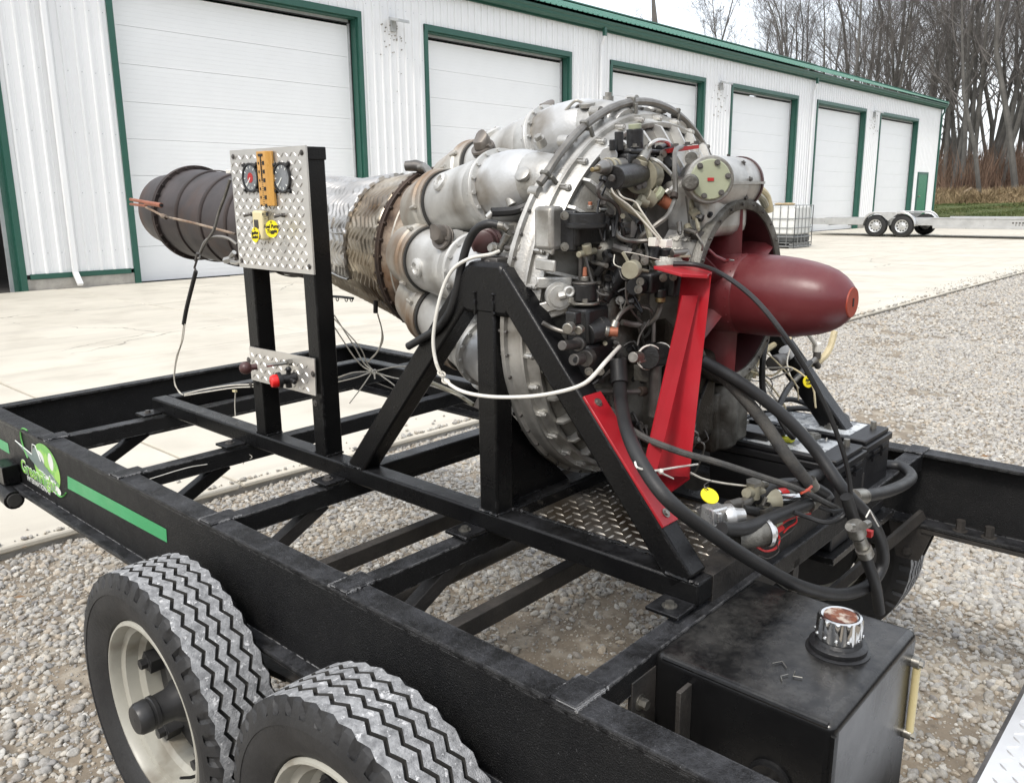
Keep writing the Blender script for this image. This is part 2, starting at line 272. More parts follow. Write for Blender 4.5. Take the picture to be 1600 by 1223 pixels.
    def mesh(s, name, mats, base=(0, 0, 0), smooth=35):
        me = bpy.data.meshes.new(name); b = np.asarray(base, float)
        me.from_pydata((np.asarray(s.v, float) - b).tolist(), [], s.f)
        for m in (mats if isinstance(mats, (list, tuple)) else [mats]): me.materials.append(m)
        if max(s.m, default=0): me.polygons.foreach_set('material_index', s.m)
        if smooth:
            me.polygons.foreach_set('use_smooth', [True] * len(me.polygons)); me.set_sharp_from_angle(angle=R_(smooth))
        me.update(); return me
    def build(s, name, mats, parent=None, bevel=0, smooth=35, base=None, frame='T', label=None, seg=2):
        if parent is not None: fk, base = INFO[parent.name]
        else:
            fk = frame; base = tuple(np.mean(s.v, 0)) if base is None else base
        o = bpy.data.objects.new(name, s.mesh(name, mats, base, smooth)); C.objects.link(o)
        if parent is not None: o.parent = parent
        else: o.matrix_world = FRAMES[fk] @ Matrix.Translation(base)
        INFO[o.name] = (fk, base)
        if bevel:
            md = o.modifiers.new('bevel', 'BEVEL'); md.width = bevel; md.segments = seg; md.limit_method = 'ANGLE'; md.angle_limit = R_(40); md.harden_normals = False
        if label: o['label'] = label
        return o

def tag(o, label, cat, group=None, kind=None):
    if label: o['label'] = label
    if cat: o['category'] = cat
    if group: o['group'] = group
    if kind: o['kind'] = kind
    return o
def thing(name, label, cat, base, group=None, frame='T'):
    o = bpy.data.objects.new(name, None); C.objects.link(o); o.empty_display_size = .1
    o.matrix_world = FRAMES[frame] @ Matrix.Translation(base); INFO[o.name] = (frame, tuple(base))
    return tag(o, label, cat, group)
def part(name, parent, loc=None):       # an Empty part that holds sub-parts
    o = bpy.data.objects.new(name, None); C.objects.link(o); o.parent = parent; o.empty_display_size = .05; INFO[o.name] = INFO[parent.name]; return o
def copy_tree(o, parent=None):
    c = o.copy(); C.objects.link(c); c.parent = parent
    if o.name in INFO: INFO[c.name] = INFO[o.name]
    for ch in list(o.children): copy_tree(ch, c)
    return c
def text(name, s, parent, pos, right, upv, size, m, extrude=.0004, bold=0, shear=0, frame='T'):
    cu = bpy.data.curves.new(name, 'FONT'); cu.body = s; cu.size = size; cu.extrude = extrude; cu.offset = bold; cu.shear = shear
    cu.align_x = 'CENTER'; cu.align_y = 'CENTER'; cu.materials.append(m)
    o = bpy.data.objects.new(name, cu); C.objects.link(o); o.parent = parent
    fk, base = INFO[parent.name]; r = nrm(right); u = np.asarray(upv, float); u = nrm(u - r * (u @ r)); n = np.cross(r, u)
    M = Matrix.Identity(4)
    for i in range(3): M[i][0], M[i][1], M[i][2], M[i][3] = r[i], u[i], n[i], pos[i] - base[i]
    o.matrix_local = M; return o
def lugs(mb, o, u, v, n, w, h, pitch, ln=.011, wd=.0034, ht=.0018, alt=True):
    o, u, v, n = (np.asarray(q, float) for q in (o, u, v, n))
    for i in range(int(w / pitch)):
        for j in range(int(h / pitch)):
            c = o + u * (i + .5) * pitch + v * (j + .5) * pitch; s_ = 1 if (i + j) % 2 == 0 else -1
            a = nrm(u + v * s_) if alt else (u if s_ > 0 else v); b = np.cross(n, a)
            P = [c - a * ln, c - b * wd - a * ln * .25, c - b * wd + a * ln * .25, c + a * ln, c + b * wd + a * ln * .25, c + b * wd - a * ln * .25, c - a * ln * .55 + n * ht, c + a * ln * .55 + n * ht]
            mb.add(P, [(0, 1, 6), (1, 2, 7, 6), (2, 3, 7), (3, 4, 7), (4, 5, 6, 7), (5, 0, 6)])
    return mb
RND = random.Random(7)
# ---------------------------------------------------------------- ground
def hgt(x, y):                           # the lawn and the wood behind it climb gently away from the yard
    t = max(0., x - 53.) ; g = max(0., y - 32.)
    return min(3.2, .075 * t) + (min(1.6, .03 * g) if x < 53 else 0)
g = MB(); g.quad((-900, -900, -.02), (900, -900, -.02), (900, 900, -.02), (-900, 900, -.02))
tag(g.build('dirt_ground', DIRT, frame='W', smooth=0, base=(0, 0, 0)), 'tan dirt and gravel ground of the yard', None, kind='structure')
lw = MB(); nx, ny = 30, 40; xs = [53 + 47 * (i / nx) ** 1.5 for i in range(nx + 1)]; ys = [-40 + 130 * j / ny for j in range(ny + 1)]
lw.add([(x + (1.2 * sin(y * .13) if 0 < i else 0), y, hgt(x, y) + .012 + .05 * sin(x * 1.3 + y * .7)) for i, x in enumerate(xs) for y in ys],
       [(i * (ny + 1) + j, (i + 1) * (ny + 1) + j, (i + 1) * (ny + 1) + j + 1, i * (ny + 1) + j + 1) for i in range(nx) for j in range(ny)])
tag(lw.build('lawn', LAWN, frame='W', base=(53, 0, 0)), 'mown green lawn rising beyond the yard', None, kind='structure')
lf = MB(); lf.add([(x, y, hgt(x, y) + .03 + (0.0 if x > 71 else -.2)) for x in (70, 74, 80, 90, 140, 220) for y in range(-60, 160, 10)],
       [(i * 22 + j, (i + 1) * 22 + j, (i + 1) * 22 + j + 1, i * 22 + j + 1) for i in range(5) for j in range(21)])
tag(lf.build('wood_floor', WOODF, frame='W', base=(70, 0, 0)), 'brown leaf litter under the wood', None, kind='structure')
hf = MB(); hf.add([(x, y, .03 * (y - 33)) for x in (-60, 0, 70) for y in (33, 60, 160)], [(i * 3 + j, (i + 1) * 3 + j, (i + 1) * 3 + j + 1, i * 3 + j + 1) for i in range(2) for j in range(2)])
tag(hf.build('field', LAWN, frame='W', base=(0, 40, 0)), 'grassy field behind the building', None, kind='structure')

apron = MB(); apron.box(-10.85, 3.835, -.2, 56.6, 15.58, .012)
ap = apron.build('concrete_apron', CONCW, frame='W', base=(20, 9, 0)); tag(ap, 'pale concrete apron between gravel and building', None, kind='structure')
yj = [3.82, 8.0, 12.1, 15.6]; slabs = {}
for i in range(21):
    x0 = 2.07 - 4 * 3.22 + i * 3.22
    for j in range(3):
        mbq = MB(); mbq.box(0, 0, 0, 3.20, yj[j + 1] - yj[j] - .018, .03)
        if j not in slabs: slabs[j] = mbq.mesh('concrete_slab', CONC)
        o = bpy.data.objects.new('concrete_slab', slabs[j]); C.objects.link(o); o.parent = ap
        o.location = (x0 - 20, yj[j] - 9, RND.uniform(.004, .009)); o.rotation_euler = (RND.uniform(-.0006, .0006), RND.uniform(-.0006, .0006), 0)
        md = o.modifiers.new('b', 'BEVEL'); md.width = .008; md.segments = 1

# loose stone: one point cloud of stones, each stone a small rough pebble
def pebble_group():
    ng = bpy.data.node_groups.new('pebbles', 'GeometryNodeTree')
    ng.interface.new_socket('Geometry', in_out='INPUT', socket_type='NodeSocketGeometry'); ng.interface.new_socket('Geometry', in_out='OUTPUT', socket_type='NodeSocketGeometry')
    N = ng.nodes.new; K = ng.links.new
    gi = N('NodeGroupInput'); go = N('NodeGroupOutput'); jo = N('GeometryNodeGeometryToInstance')
    for k in range(7):
        ic = N('GeometryNodeMeshIcoSphere'); ic.inputs['Subdivisions'].default_value = 2; ic.inputs['Radius'].default_value = .5
        pos = N('GeometryNodeInputPosition'); nz = N('ShaderNodeTexNoise'); nz.inputs['Scale'].default_value = 1.5; nz.inputs['Detail'].default_value = 1
        va = N('ShaderNodeVectorMath'); va.operation = 'ADD'; va.inputs[1].default_value = (k * 7.3, k * 3.1, k * 5.7); K(pos.outputs[0], va.inputs[0]); K(va.outputs[0], nz.inputs['Vector'])
        sb = N('ShaderNodeVectorMath'); sb.operation = 'SUBTRACT'; sb.inputs[1].default_value = (.5, .5, .5); K(nz.outputs['Color'], sb.inputs[0])
        sc = N('ShaderNodeVectorMath'); sc.operation = 'SCALE'; sc.inputs['Scale'].default_value = .85; K(sb.outputs[0], sc.inputs[0])
        sp = N('GeometryNodeSetPosition'); K(ic.outputs['Mesh'], sp.inputs['Geometry']); K(sc.outputs[0], sp.inputs['Offset'])
        ss = N('GeometryNodeSetShadeSmooth'); K(sp.outputs[0], ss.inputs[0]); tr = N('GeometryNodeTransform'); tr.inputs['Scale'].default_value = (1.2, .9 + .06 * (k % 3), .66 + .08 * (k % 4)); K(ss.outputs[0], tr.inputs['Geometry']); K(tr.outputs[0], jo.inputs[0])
    ip = N('GeometryNodeInstanceOnPoints'); ip.inputs['Pick Instance'].default_value = True; K(gi.outputs[0], ip.inputs['Points']); K(jo.outputs[0], ip.inputs['Instance'])
    a1 = N('GeometryNodeInputNamedAttribute'); a1.data_type = 'FLOAT'; a1.inputs[0].default_value = 'size'; K(a1.outputs[0], ip.inputs['Scale'])
    a2 = N('GeometryNodeInputNamedAttribute'); a2.data_type = 'FLOAT_VECTOR'; a2.inputs[0].default_value = 'turn'
    e2 = N('FunctionNodeEulerToRotation'); K(a2.outputs[0], e2.inputs[0]); K(e2.outputs[0], ip.inputs['Rotation'])
    sm = N('GeometryNodeSetMaterial'); sm.inputs['Material'].default_value = STONE; K(ip.outputs[0], sm.inputs['Geometry']); K(sm.outputs[0], go.inputs[0])
    return ng
STONE = bpy.data.materials.new('limestone_gravel'); STONE.use_nodes = True
def _stone():
    t = STONE.node_tree; b = t.nodes['Principled BSDF']; oi = t.nodes.new('ShaderNodeObjectInfo'); r = t.nodes.new('ShaderNodeValToRGB'); e = r.color_ramp.elements
    e[0].position = 0; e[0].color = (.30, .285, .26, 1); e[1].position = 1; e[1].color = (.60, .58, .53, 1)
    for p, c in ((.2, (.43, .40, .345, 1)), (.42, (.36, .35, .33, 1)), (.6, (.50, .475, .42, 1)), (.78, (.44, .38, .30, 1)), (.88, (.27, .26, .25, 1))): q = e.new(p); q.color = c
    n = t.nodes.new('ShaderNodeTexNoise'); n.inputs['Scale'].default_value = 5; n.inputs['Detail'].default_value = 5
    m = t.nodes.new('ShaderNodeMix'); m.data_type = 'RGBA'; m.blend_type = 'MULTIPLY'; m.inputs['Factor'].default_value = .55
    tcn = t.nodes.new('ShaderNodeTexCoord'); t.links.new(tcn.outputs['Object'], n.inputs['Vector'])
    rr = t.nodes.new('ShaderNodeMapRange'); rr.inputs[1].default_value = .3; rr.inputs[2].default_value = .7; rr.inputs[3].default_value = .55; rr.inputs[4].default_value = 1.15; t.links.new(n.outputs['Fac'], rr.inputs[0])
    t.links.new(oi.outputs['Random'], r.inputs[0]); t.links.new(r.outputs[0], m.inputs['A']); t.links.new(rr.outputs[0], m.inputs['B']); t.links.new(m.outputs['Result'], b.inputs['Base Color']); b.inputs['Roughness'].default_value = .85
_stone()
rng = np.random.default_rng(11)
def vnoise(x, y, s, seed):
    r2 = np.random.default_rng(seed); gch = r2.random((64, 64)); u = (x / s) % 63; v = (y / s) % 63; i = u.astype(int); j = v.astype(int); fu = u - i; fv = v - j
    fu = fu * fu * (3 - 2 * fu); fv = fv * fv * (3 - 2 * fv); i2 = (i + 1) % 64; j2 = (j + 1) % 64
    return (gch[i, j] * (1 - fu) + gch[i2, j] * fu) * (1 - fv) + (gch[i, j2] * (1 - fu) + gch[i2, j2] * fu) * fv
P = []; Z = []
for (n, x0, x1, y0, y1, s0, s1) in ((62000, -.5, 4.2, -1.2, 3.86, .010, .031), (90000, 3.2, 9.5, -1.6, 3.86, .014, .034), (44000, 9.0, 22, -1, 3.86, .024, .05), (11000, 20, 48, .5, 3.86, .05, .09), (60000, -.5, 4.6, -1.2, 3.86, .004, .009), (1500, -3, 22, 3.84, 4.25, .008, .022)):
    x = rng.uniform(x0, x1, n); y = rng.uniform(y0, y1, n)
    cover = .5 * vnoise(x + 40, y + 40, .55, 3) + .3 * vnoise(x + 40, y + 40, .17, 4) + .25 * vnoise(x + 40, y + 40, 1.7, 5)
    under = ((x > .75) & (x < 2.5) & (y > .2) & (y < 3.0))               # swept thinner under the trailer
    lim = np.where(under, .56, np.where(x < 5, .37, .33)); lim = np.where((y > 3.3), .2, lim); lim = np.where(y > 3.86, .62, lim)
    lane = (np.exp(-((y - (.42 * x - .55)) / .3) ** 2) + np.exp(-((y - (.42 * x + 1.0)) / .3) ** 2)) * (x > 2.6) * .13; lim = lim + lane                # worn wheel track
    if s1 < .01: lim = lim * 0 + .30
    keep = (cover > lim) | (rng.random(n) < .16); keep &= (x + y > .2)
    keep &= y > .2 * x - 1.3
    k = x[keep]; q = rng.uniform(0, 1, len(k)) ** 2.0; z = s0 + (s1 - s0) * q
    P.append(np.c_[k, y[keep], np.where(y[keep] > 3.845, .040 + z * .25, -.02 + z * .10)]); Z.append(z)
P = np.vstack(P); Z = np.concatenate(Z)
me = bpy.data.meshes.new('gravel'); me.vertices.add(len(P)); me.vertices.foreach_set('co', P.ravel())
a = me.attributes.new('size', 'FLOAT', 'POINT'); a.data.foreach_set('value', Z.astype(np.float32))
a = me.attributes.new('turn', 'FLOAT_VECTOR', 'POINT'); a.data.foreach_set('vector', np.c_[rng.normal(0, .35, len(P)), rng.normal(0, .35, len(P)), rng.uniform(0, 6.28, len(P))].astype(np.float32).ravel())
go = bpy.data.objects.new('gravel', me); C.objects.link(go); tag(go, 'loose grey and tan crushed stone over the yard', None, kind='stuff')
md = go.modifiers.new('stones', 'NODES'); md.node_group = pebble_group()

# ---------------------------------------------------------------- the long white building
WY = 15.62; X0, X1 = -9.6625, 51.9625; PIT = 7.25; DW = 5.44; DH = 5.43; EZ = 6.30; NP = .90625
barn = thing('storage_building', 'long white ribbed metal building with green trim and a row of tall overhead doors', 'building', (20, WY, 0), frame='W')
pm = {}
def panel(x, z0, z1):
    key = (round(z1 - z0, 3)); 
    if key not in pm:
        m = MB(); prof = []
        for r in range(4):
            c = NP * (r + .5) / 4; prof += [(c - .030, 0), (c - .016, -.028), (c + .016, -.028), (c + .030, 0), (c + .08, 0), (c + .088, -.006), (c + .098, -.006), (c + .106, 0)]
        prof = [(0, 0)] + prof + [(NP, 0)]; prof = [p for p in prof if p[0] <= NP]; n = len(prof)
        m.add([(a_, b_, z) for z in (0, z1 - z0) for a_, b_ in prof], [(i, i + 1, n + i + 1, n + i) for i in range(n - 1)])
        if z1 - z0 > 3:
            m.mi(1)
            for zz in (.35, 1.35, 2.35, 3.35, 4.35, 5.35):
                for r in range(4):
                    m.cyl((NP * (r + .5) / 4 + .05, .002, zz), (NP * (r + .5) / 4 + .05, -.007, zz), .008, 5)
        pm[key] = m.mesh('wall_panel', [WALLW, TRACKW], smooth=0)
    o = bpy.data.objects.new('wall_panel', pm[key]); C.objects.link(o); o.parent = barn; o.location = (x - 20, 0, z0)
DX = [6.65 + PIT * (i - 2) for i in range(8)]
x = X0
while x < X1 - .3:
    ind = any(d + .2 < x + NP / 2 < d + DW - .2 for d in DX)
    panel(x, DH if ind else .30, EZ); x += NP
def bpart(name, m, mt, **k): return m.build(name, mt, barn, **k)
for a, b in [(DX[i] + DW, DX[i + 1]) for i in range(1, 7)] + [(48.34, X1), (X0, DX[0])]:
    ft = MB(); ft.box(a, WY - .015, 0, min(b, X1), WY + .2, .225); bpart('foundation', ft, CONCW, bevel=.01)
    bt = MB(); bt.box(a + .06, WY - .03, .225, min(b, X1) - .06, WY + .02, .31); bpart('base_trim', bt, GREEN)
doors = [d for d in DX if d + DW < 49]
RV = .30
dpm = MB(); dpm.box(0, 0, .002, DW - .36, .05, .642)
for q in range(1, 8): dpm.box(.02, -.003, .08 * q - .004, DW - .38, .01, .08 * q + .004)
dpm = dpm.mesh('door_section', DOORW)
for i, d in enumerate(doors):
    fr = MB(); e = d + DW
    fr.box(d, WY - .045, 0, d + .10, WY + .02, DH); fr.box(e - .10, WY - .045, 0, e, WY + .02, DH); fr.box(d, WY - .047, DH - .10, e, WY + .02, DH + .03)
    fr.box(d + .10, WY + .02, 0, d + .13, WY + RV, DH - .1); fr.box(e - .13, WY + .02, 0, e - .10, WY + RV, DH - .1); fr.box(d + .10, WY + .021, DH - .13, e - .10, WY + RV, DH - .10)
    bpart('door_trim', fr, GREEN)
    if i == 1:                                               # the door at the left edge of the view stands open
        tr = MB(); tr.box(e - .19, WY + .24, 0, e - .13, WY + .27, DH - .13); bpart('door_track', tr, TRACKW)
        continue
    dr = part('overhead_door', barn)
    for k in range(8):
        o = bpy.data.objects.new('door_section', dpm); C.objects.link(o); o.parent = dr; o.location = (d + .18 - 20, .25 + RND.uniform(0, .004), .03 + .645 * k)
    sl = MB(); sl.box(d + .13, WY + .20, 0.02, d + .18, WY + .26, DH - .13); sl.box(e - .18, WY + .20, .02, e - .155, WY + .26, DH - .13); sl.box(d + .13, WY + .20, DH - .19, e - .13, WY + .26, DH - .13); sl.build('seal', TRACKW, dr)
    sb = MB(); sb.box(e - .155, WY + .19, .02, e - .13, WY + .25, DH - .13); sb.box(d + .18, WY + .235, .012, e - .18, WY + .27, .034); sb.box(d+.18, WY+.19, DH-.205, e-.16, WY+.245, DH-.19); sb.build('black_gasket', SEALB, dr)
wd = MB(); wd.box(49.15, WY - .045, .3, 50.55, WY + .02, 2.66); w_ = bpart('walk_door', wd, GREEND)
tr = MB(); tr.box(49.03, WY - .06, .2, 49.15, WY + .02, 2.78); tr.box(50.55, WY - .06, .2, 50.67, WY + .02, 2.78); tr.box(49.15, WY - .06, 2.66, 50.55, WY + .02, 2.78); tr.build('frame', GREEN, w_)
kb = MB(); kb.cyl((49.3, WY - .03, 1.5), (49.3, WY - .1, 1.5), .03, 10); kb.sph((49.3, WY - .12, 1.5), .045, 10); kb.build('handle', STEEL, w_)
ct = MB(); ct.box(X1 - .1, WY - .05, .2, X1 + .02, WY + .1, EZ); ct.box(X1 + .01, WY - .05, .2, X1 + .06, WY + .25, EZ); bpart('corner_trim', ct, GREEN)
# shell: side and back walls, slab, roof
sh = MB(); sh.box(X1 - .02, WY + .03, 0, X1 + .03, 31, EZ); sh.box(X0, 31, 0, X1, 31.05, EZ); sh.box(X0 - .05, WY + .03, 0, X0, 31, EZ); bpart('shell_wall', sh, WALLW)
for xx in (X1 + .03,):
    gb = MB(); gb.prism([(xx, WY, EZ - .02), (xx, 31, EZ - .02), (xx, (WY + 31) / 2, EZ + 2.77)], (-.06, 0, 0)); bpart('gable', gb, WALLW)
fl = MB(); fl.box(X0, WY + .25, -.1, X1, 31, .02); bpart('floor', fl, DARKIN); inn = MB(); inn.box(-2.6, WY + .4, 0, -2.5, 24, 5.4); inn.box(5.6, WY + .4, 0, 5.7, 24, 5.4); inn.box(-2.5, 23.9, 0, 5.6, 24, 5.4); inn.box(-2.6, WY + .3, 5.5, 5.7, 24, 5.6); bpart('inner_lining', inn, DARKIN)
RS = .355; ym = (WY + 31) / 2
def roofp(side):
    m = MB(); n = int((X1 - X0 + .6) / .2266); pr = []
    for r in range(n): c = X0 - .3 + r * .2266; pr += [(c, 0), (c + .075, 0), (c + .09, .03), (c + .12, .03), (c + .135, 0)]
    k = len(pr); ya, yb = (WY - .38, ym) if side else (31.4, ym); za = EZ + .17 - RS * .38 + .12; zb = za + RS * (ym - WY + .38)
    m.add([(a_, y_, z_ + b_) for (y_, z_) in ((ya, za), (yb, zb)) for a_, b_ in pr], [(i, i + 1, k + i + 1, k + i) for i in range(k - 1)])
    return m
bpart('roof', roofp(1), GREENR, smooth=0); rb = bpart('roof', roofp(0), GREENR, smooth=0)
rd = MB(); rd.beam((X0 - .3, ym, EZ + .17 + RS * (ym - WY) + .13), (X1 + .3, ym, EZ + .17 + RS * (ym - WY) + .13), .5, .05); bpart('ridge_cap', rd, GREENR)
gt = MB(); gp = [(-.02, 6.22), (-.15, 6.22), (-.19, 6.27), (-.20, 6.33), (-.235, 6.36), (-.24, 6.41), (-.215, 6.41), (-.18, 6.30), (-.03, 6.26), (-.02, 6.41), (0, 6.41)]
gt.add([(xx, WY - .06 + a_, b_) for xx in (X0 - .2, X1 + .2) for a_, b_ in gp], [((i + 1), i, 11 + i, 12 + i) for i in range(10)] + [tuple(range(11)), tuple(range(21, 10, -1))])
bpart('gutter', gt, GREEN, smooth=0)
fs = MB(); fs.box(X0 - .2, WY - .06, 6.17, X1 + .2, WY - .03, 6.44); fs.box(X0 - .2, WY - .2, 6.40, X1 + .2, WY + .02, 6.44); bpart('fascia', fs, GREEN)
rk = MB(); rk.prism([(X1 + .1, WY - .3, 6.38), (X1 + .1, WY - .3, 6.58), (X1 + .1, ym, 6.58 + RS * (ym - WY + .3)), (X1 + .1, ym, 6.38 + RS * (ym - WY + .3))], (.12, 0, 0)); bpart('rake_trim', rk, GREEN)
for xx, g_ in ((5.6, 0), (20.62, 0), (35.12, 0), (51.9, 1)):
    ds = MB(); y = WY - .095
    ds.beam((xx, WY - .2, 6.25), (xx, WY - .2, 6.02), .11, .09, (0, 1, 0)); ds.mi(1)
    ds.beam((xx, WY - .2, 6.04), (xx, y, 5.8), .09, .07, (0, 1, 0)); ds.beam((xx, y, 5.82), (xx, y, .27), .09, .07, (0, 1, 0)); ds.beam((xx, y + .005, .30), (xx, y - .17, .10), .09, .07, (0, 1, .6))
    bpart('downspout', ds, [GREEN, GREEN if g_ else WALLW], bevel=.012)
for xx in (12.96, 27.6, 42.04):
    li = MB(); li.box(xx - .06, WY - .09, 5.16, xx + .06, WY, 5.4); li.prism([(xx - .17, WY - .1, 5.38), (xx + .17, WY - .1, 5.38), (xx + .17, WY - .42, 5.30), (xx - .17, WY - .42, 5.30)], (0, 0, .07)); bpart('wall_light', li, DSTEEL if 0 else TRACKW, bevel=.01)

rs_ = random.Random(8)
for xx in (12.96, 27.6, 42.04):                              # insect specks and dirt runs under each wall light
    m = MB()
    for k in range(36):
        a = rs_.gauss(0, .2); z = 5.3 - abs(rs_.gauss(0, .55)); r = rs_.uniform(.006, .02); m.cyl((xx + a, WY - .002, z), (xx + a, WY - .031, z), r, 5)
    bpart('wall_specks', m, CONCW)['kind'] = 'stuff'
for i, d in enumerate(doors):
    if i == 1: continue
    m = MB(); m.box(d + DW * .5 - .12, WY + .20, .32, d + DW * .5 + .12, WY + .245, .36); m.box(d + .4, WY + .225, 1.1, d + .47, WY + .247, 1.35); bpart('door_handle', m, SEALB)
# ---------------------------------------------------------------- bulk liquid tote
tt = thing('liquid_tote', 'caged white plastic liquid tote with a dark bottom band, on the concrete', 'tote', (24.0, 11.35, .03), frame='W')
X, Y, Zb = 24.0, 11.35, .03
def rbox(m, x0, y0, z0, x1, y1, z1): return m.box(x0, y0, z0, x1, y1, z1)
rbox(MB(), X - .56, Y - .66, .20, X + .56, Y + .66, .42).build('liquid_band', TOTED, tt, bevel=.05)
rbox(MB(), X - .56, Y - .66, .422, X + .56, Y + .66, 1.24).build('bottle', TOTEW, tt, bevel=.06)
lid = MB(); lid.cyl((X, Y, 1.24), (X, Y, 1.29), .13, 18); lid.build('lid', DARKIN, tt)
cg = MB()
for i in range(7):
    yy = Y - .69 + 1.38 * i / 6
    for xx in (X - .59, X + .59): cg.tube([(xx, yy, .08), (xx, yy, 1.26)], .013, 6)
for i in range(6):
    xx = X - .59 + 1.18 * i / 5
    for yy in (Y - .69, Y + .69): cg.tube([(xx, yy, .08), (xx, yy, 1.26)], .013, 6)
for zz in (.09, .36, .62, .88, 1.25): cg.tube([(X - .59, Y - .69, zz), (X + .59, Y - .69, zz), (X + .59, Y + .69, zz), (X - .59, Y + .69, zz), (X - .59, Y - .69, zz)], .013, 6)
cg.build('cage', GALV, tt)
pl = MB()
for zz in (.035, .12): 
    for k in range(5): pl.box(X - .58 + .26 * k, Y - .68, zz + .06, X - .58 + .26 * k + .12, Y + .68, zz + .085)
for yy in (-.6, 0, .6): pl.box(X - .58, Y + yy - .05, .03, X + .58, Y + yy + .05, .20)
pl.build('pallet', GALV, tt)
cvp = MB(); cvp.sph((X - .25, Y - .3, 1.29), .2, 10, sq=.22); cvp.sph((X - .1, Y + .05, 1.29), .16, 8, sq=.25); tag(cvp.build('crumpled_cover', TANPLAS, frame='W'), 'crumpled tan scrap lying on top of the caged tote', 'cover')

# ---------------------------------------------------------------- aluminium car hauler parked across the apron
HX, HZ = 32.6, .035; WR = .40
ch = thing('car_hauler', 'empty aluminium tandem axle car hauler trailer parked on the concrete near the far doors', 'trailer', (HX + 1.0, 11, HZ), frame='W')
dk = MB(); dk.box(HX + .05, 2.0, .52, HX + 2.15, 14.2, .57)
for k in range(16): dk.box(HX + .07, 2.2 + k * .75, .43, HX + 2.13, 2.26 + k * .75, .52)
dk.build('deck', ALDK, ch)
for xx in (HX, HX + 2.15):
    r = MB(); r.box(xx - .04, 1.0, .46, xx + .05, 14.2, .70); r.box(xx - .075, 1.0, .70, xx + .075, 9.75, .745); r.box(xx - .05, 1.0, .36, xx + .05, 9.7, .46); r.build('side_rail', ALTR, ch, bevel=.008)
for xx in (HX + .25, HX + 1.9):
    r = MB(); r.prism([(xx - .2, 14.2, .70), (xx - .2, 14.2, .50), (xx - .2, 16.0, .33), (xx - .2, 16.0, .42)], (.4, 0, 0)); rp_ = r.build('dovetail_ramp', ALTR, ch)
rl = MB(); rl.box(HX - .02, 16.0, .30, HX + .12, 16.04, .44); rl.build('tail_light', TAILL, ch)
tx = MB()
for k in range(9): tx.box(HX - .046, 7.2 - k * .1, .55, HX - .041, 7.14 - k * .1, .60)
for k in range(7): tx.box(HX - .046, 7.1 - k * .1, .49, HX - .041, 7.06 - k * .1, .52)
tx.build('lettering', DSTEEL, ch)
tw = MB(); tw.lathe([(-.11, .225), (-.115, .31), (-.10, .37), (-.06, WR), (.06, WR), (.10, .37), (.115, .31), (.11, .225), (-.11, .225)], (0, 0, 0), (1, 0, 0), 36)
twm = tw.mesh('tyre', RUBBER)
rw = MB(); rw.lathe([(-.10, .235), (-.115, .23), (-.09, .20), (-.05, .19), (-.045, .15), (-.06, .07), (-.08, .05), (-.08, .001)], (0, 0, 0), (1, 0, 0), 30); rw.mi(1)
for k in range(10): aa = 2 * pi * k / 10; rw.cyl((-.049, .17 * cos(aa), .17 * sin(aa)), (-.056, .17 * cos(aa), .17 * sin(aa)), .026, 8)
rwm = rw.mesh('rim', [ALTR, GROOVE])
for xx, s_ in ((HX - .17, 1), (HX + 2.32, -1)):
    for yy in (11.62, 10.68):
        w = part('wheel', ch); w.location = (xx - HX - 1.0, yy - 11, WR); w.rotation_euler = (0, 0, 0 if s_ > 0 else pi)
        for mm, nn in ((twm, 'tyre'), (rwm, 'rim')): o = bpy.data.objects.new(nn, mm); C.objects.link(o); o.parent = w
    fd = MB()
    arc = [(11.62 + .47 * sin(t), .40 + .47 * cos(t)) for t in np.linspace(pi / 2, -.25, 12)] + [(10.68 + .47 * sin(t), .40 + .47 * cos(t)) for t in np.linspace(.25, -pi / 2, 12)]
    n = len(arc); wv = .17
    fd.add([(xx + q, y_, z_ + HZ) for q in (-wv, wv) for y_, z_ in arc], [(i, i + 1, n + i + 1, n + i) for i in range(n - 1)])
    skirt = [(xx - wv * s_, y_, z_ + HZ) for y_, z_ in arc]; top = [(xx - wv * s_, y_, z_ + HZ + .05) for y_, z_ in arc]
    fd.add(skirt + top, [(i, i + 1, n + i + 1, n + i) for i in range(n - 1)])
    fd.prism([(xx - wv * s_ * 1.0, 11.45, .86), (xx - wv * s_, 10.85, .86), (xx - wv * s_, 11.15, .62)], (.012 * s_, 0, 0))
    f_ = fd.build('fender', ALTR, ch); so = f_.modifiers.new('t', 'SOLIDIFY'); so.thickness = .02
jk = MB(); jk.prism([(HX + .1, 1.0, .50), (HX + 2.05, 1.0, .50), (HX + 1.2, -.8, .50), (HX + .95, -.8, .50)], (0, 0, .14)); jk.build('tongue', ALTR, ch)

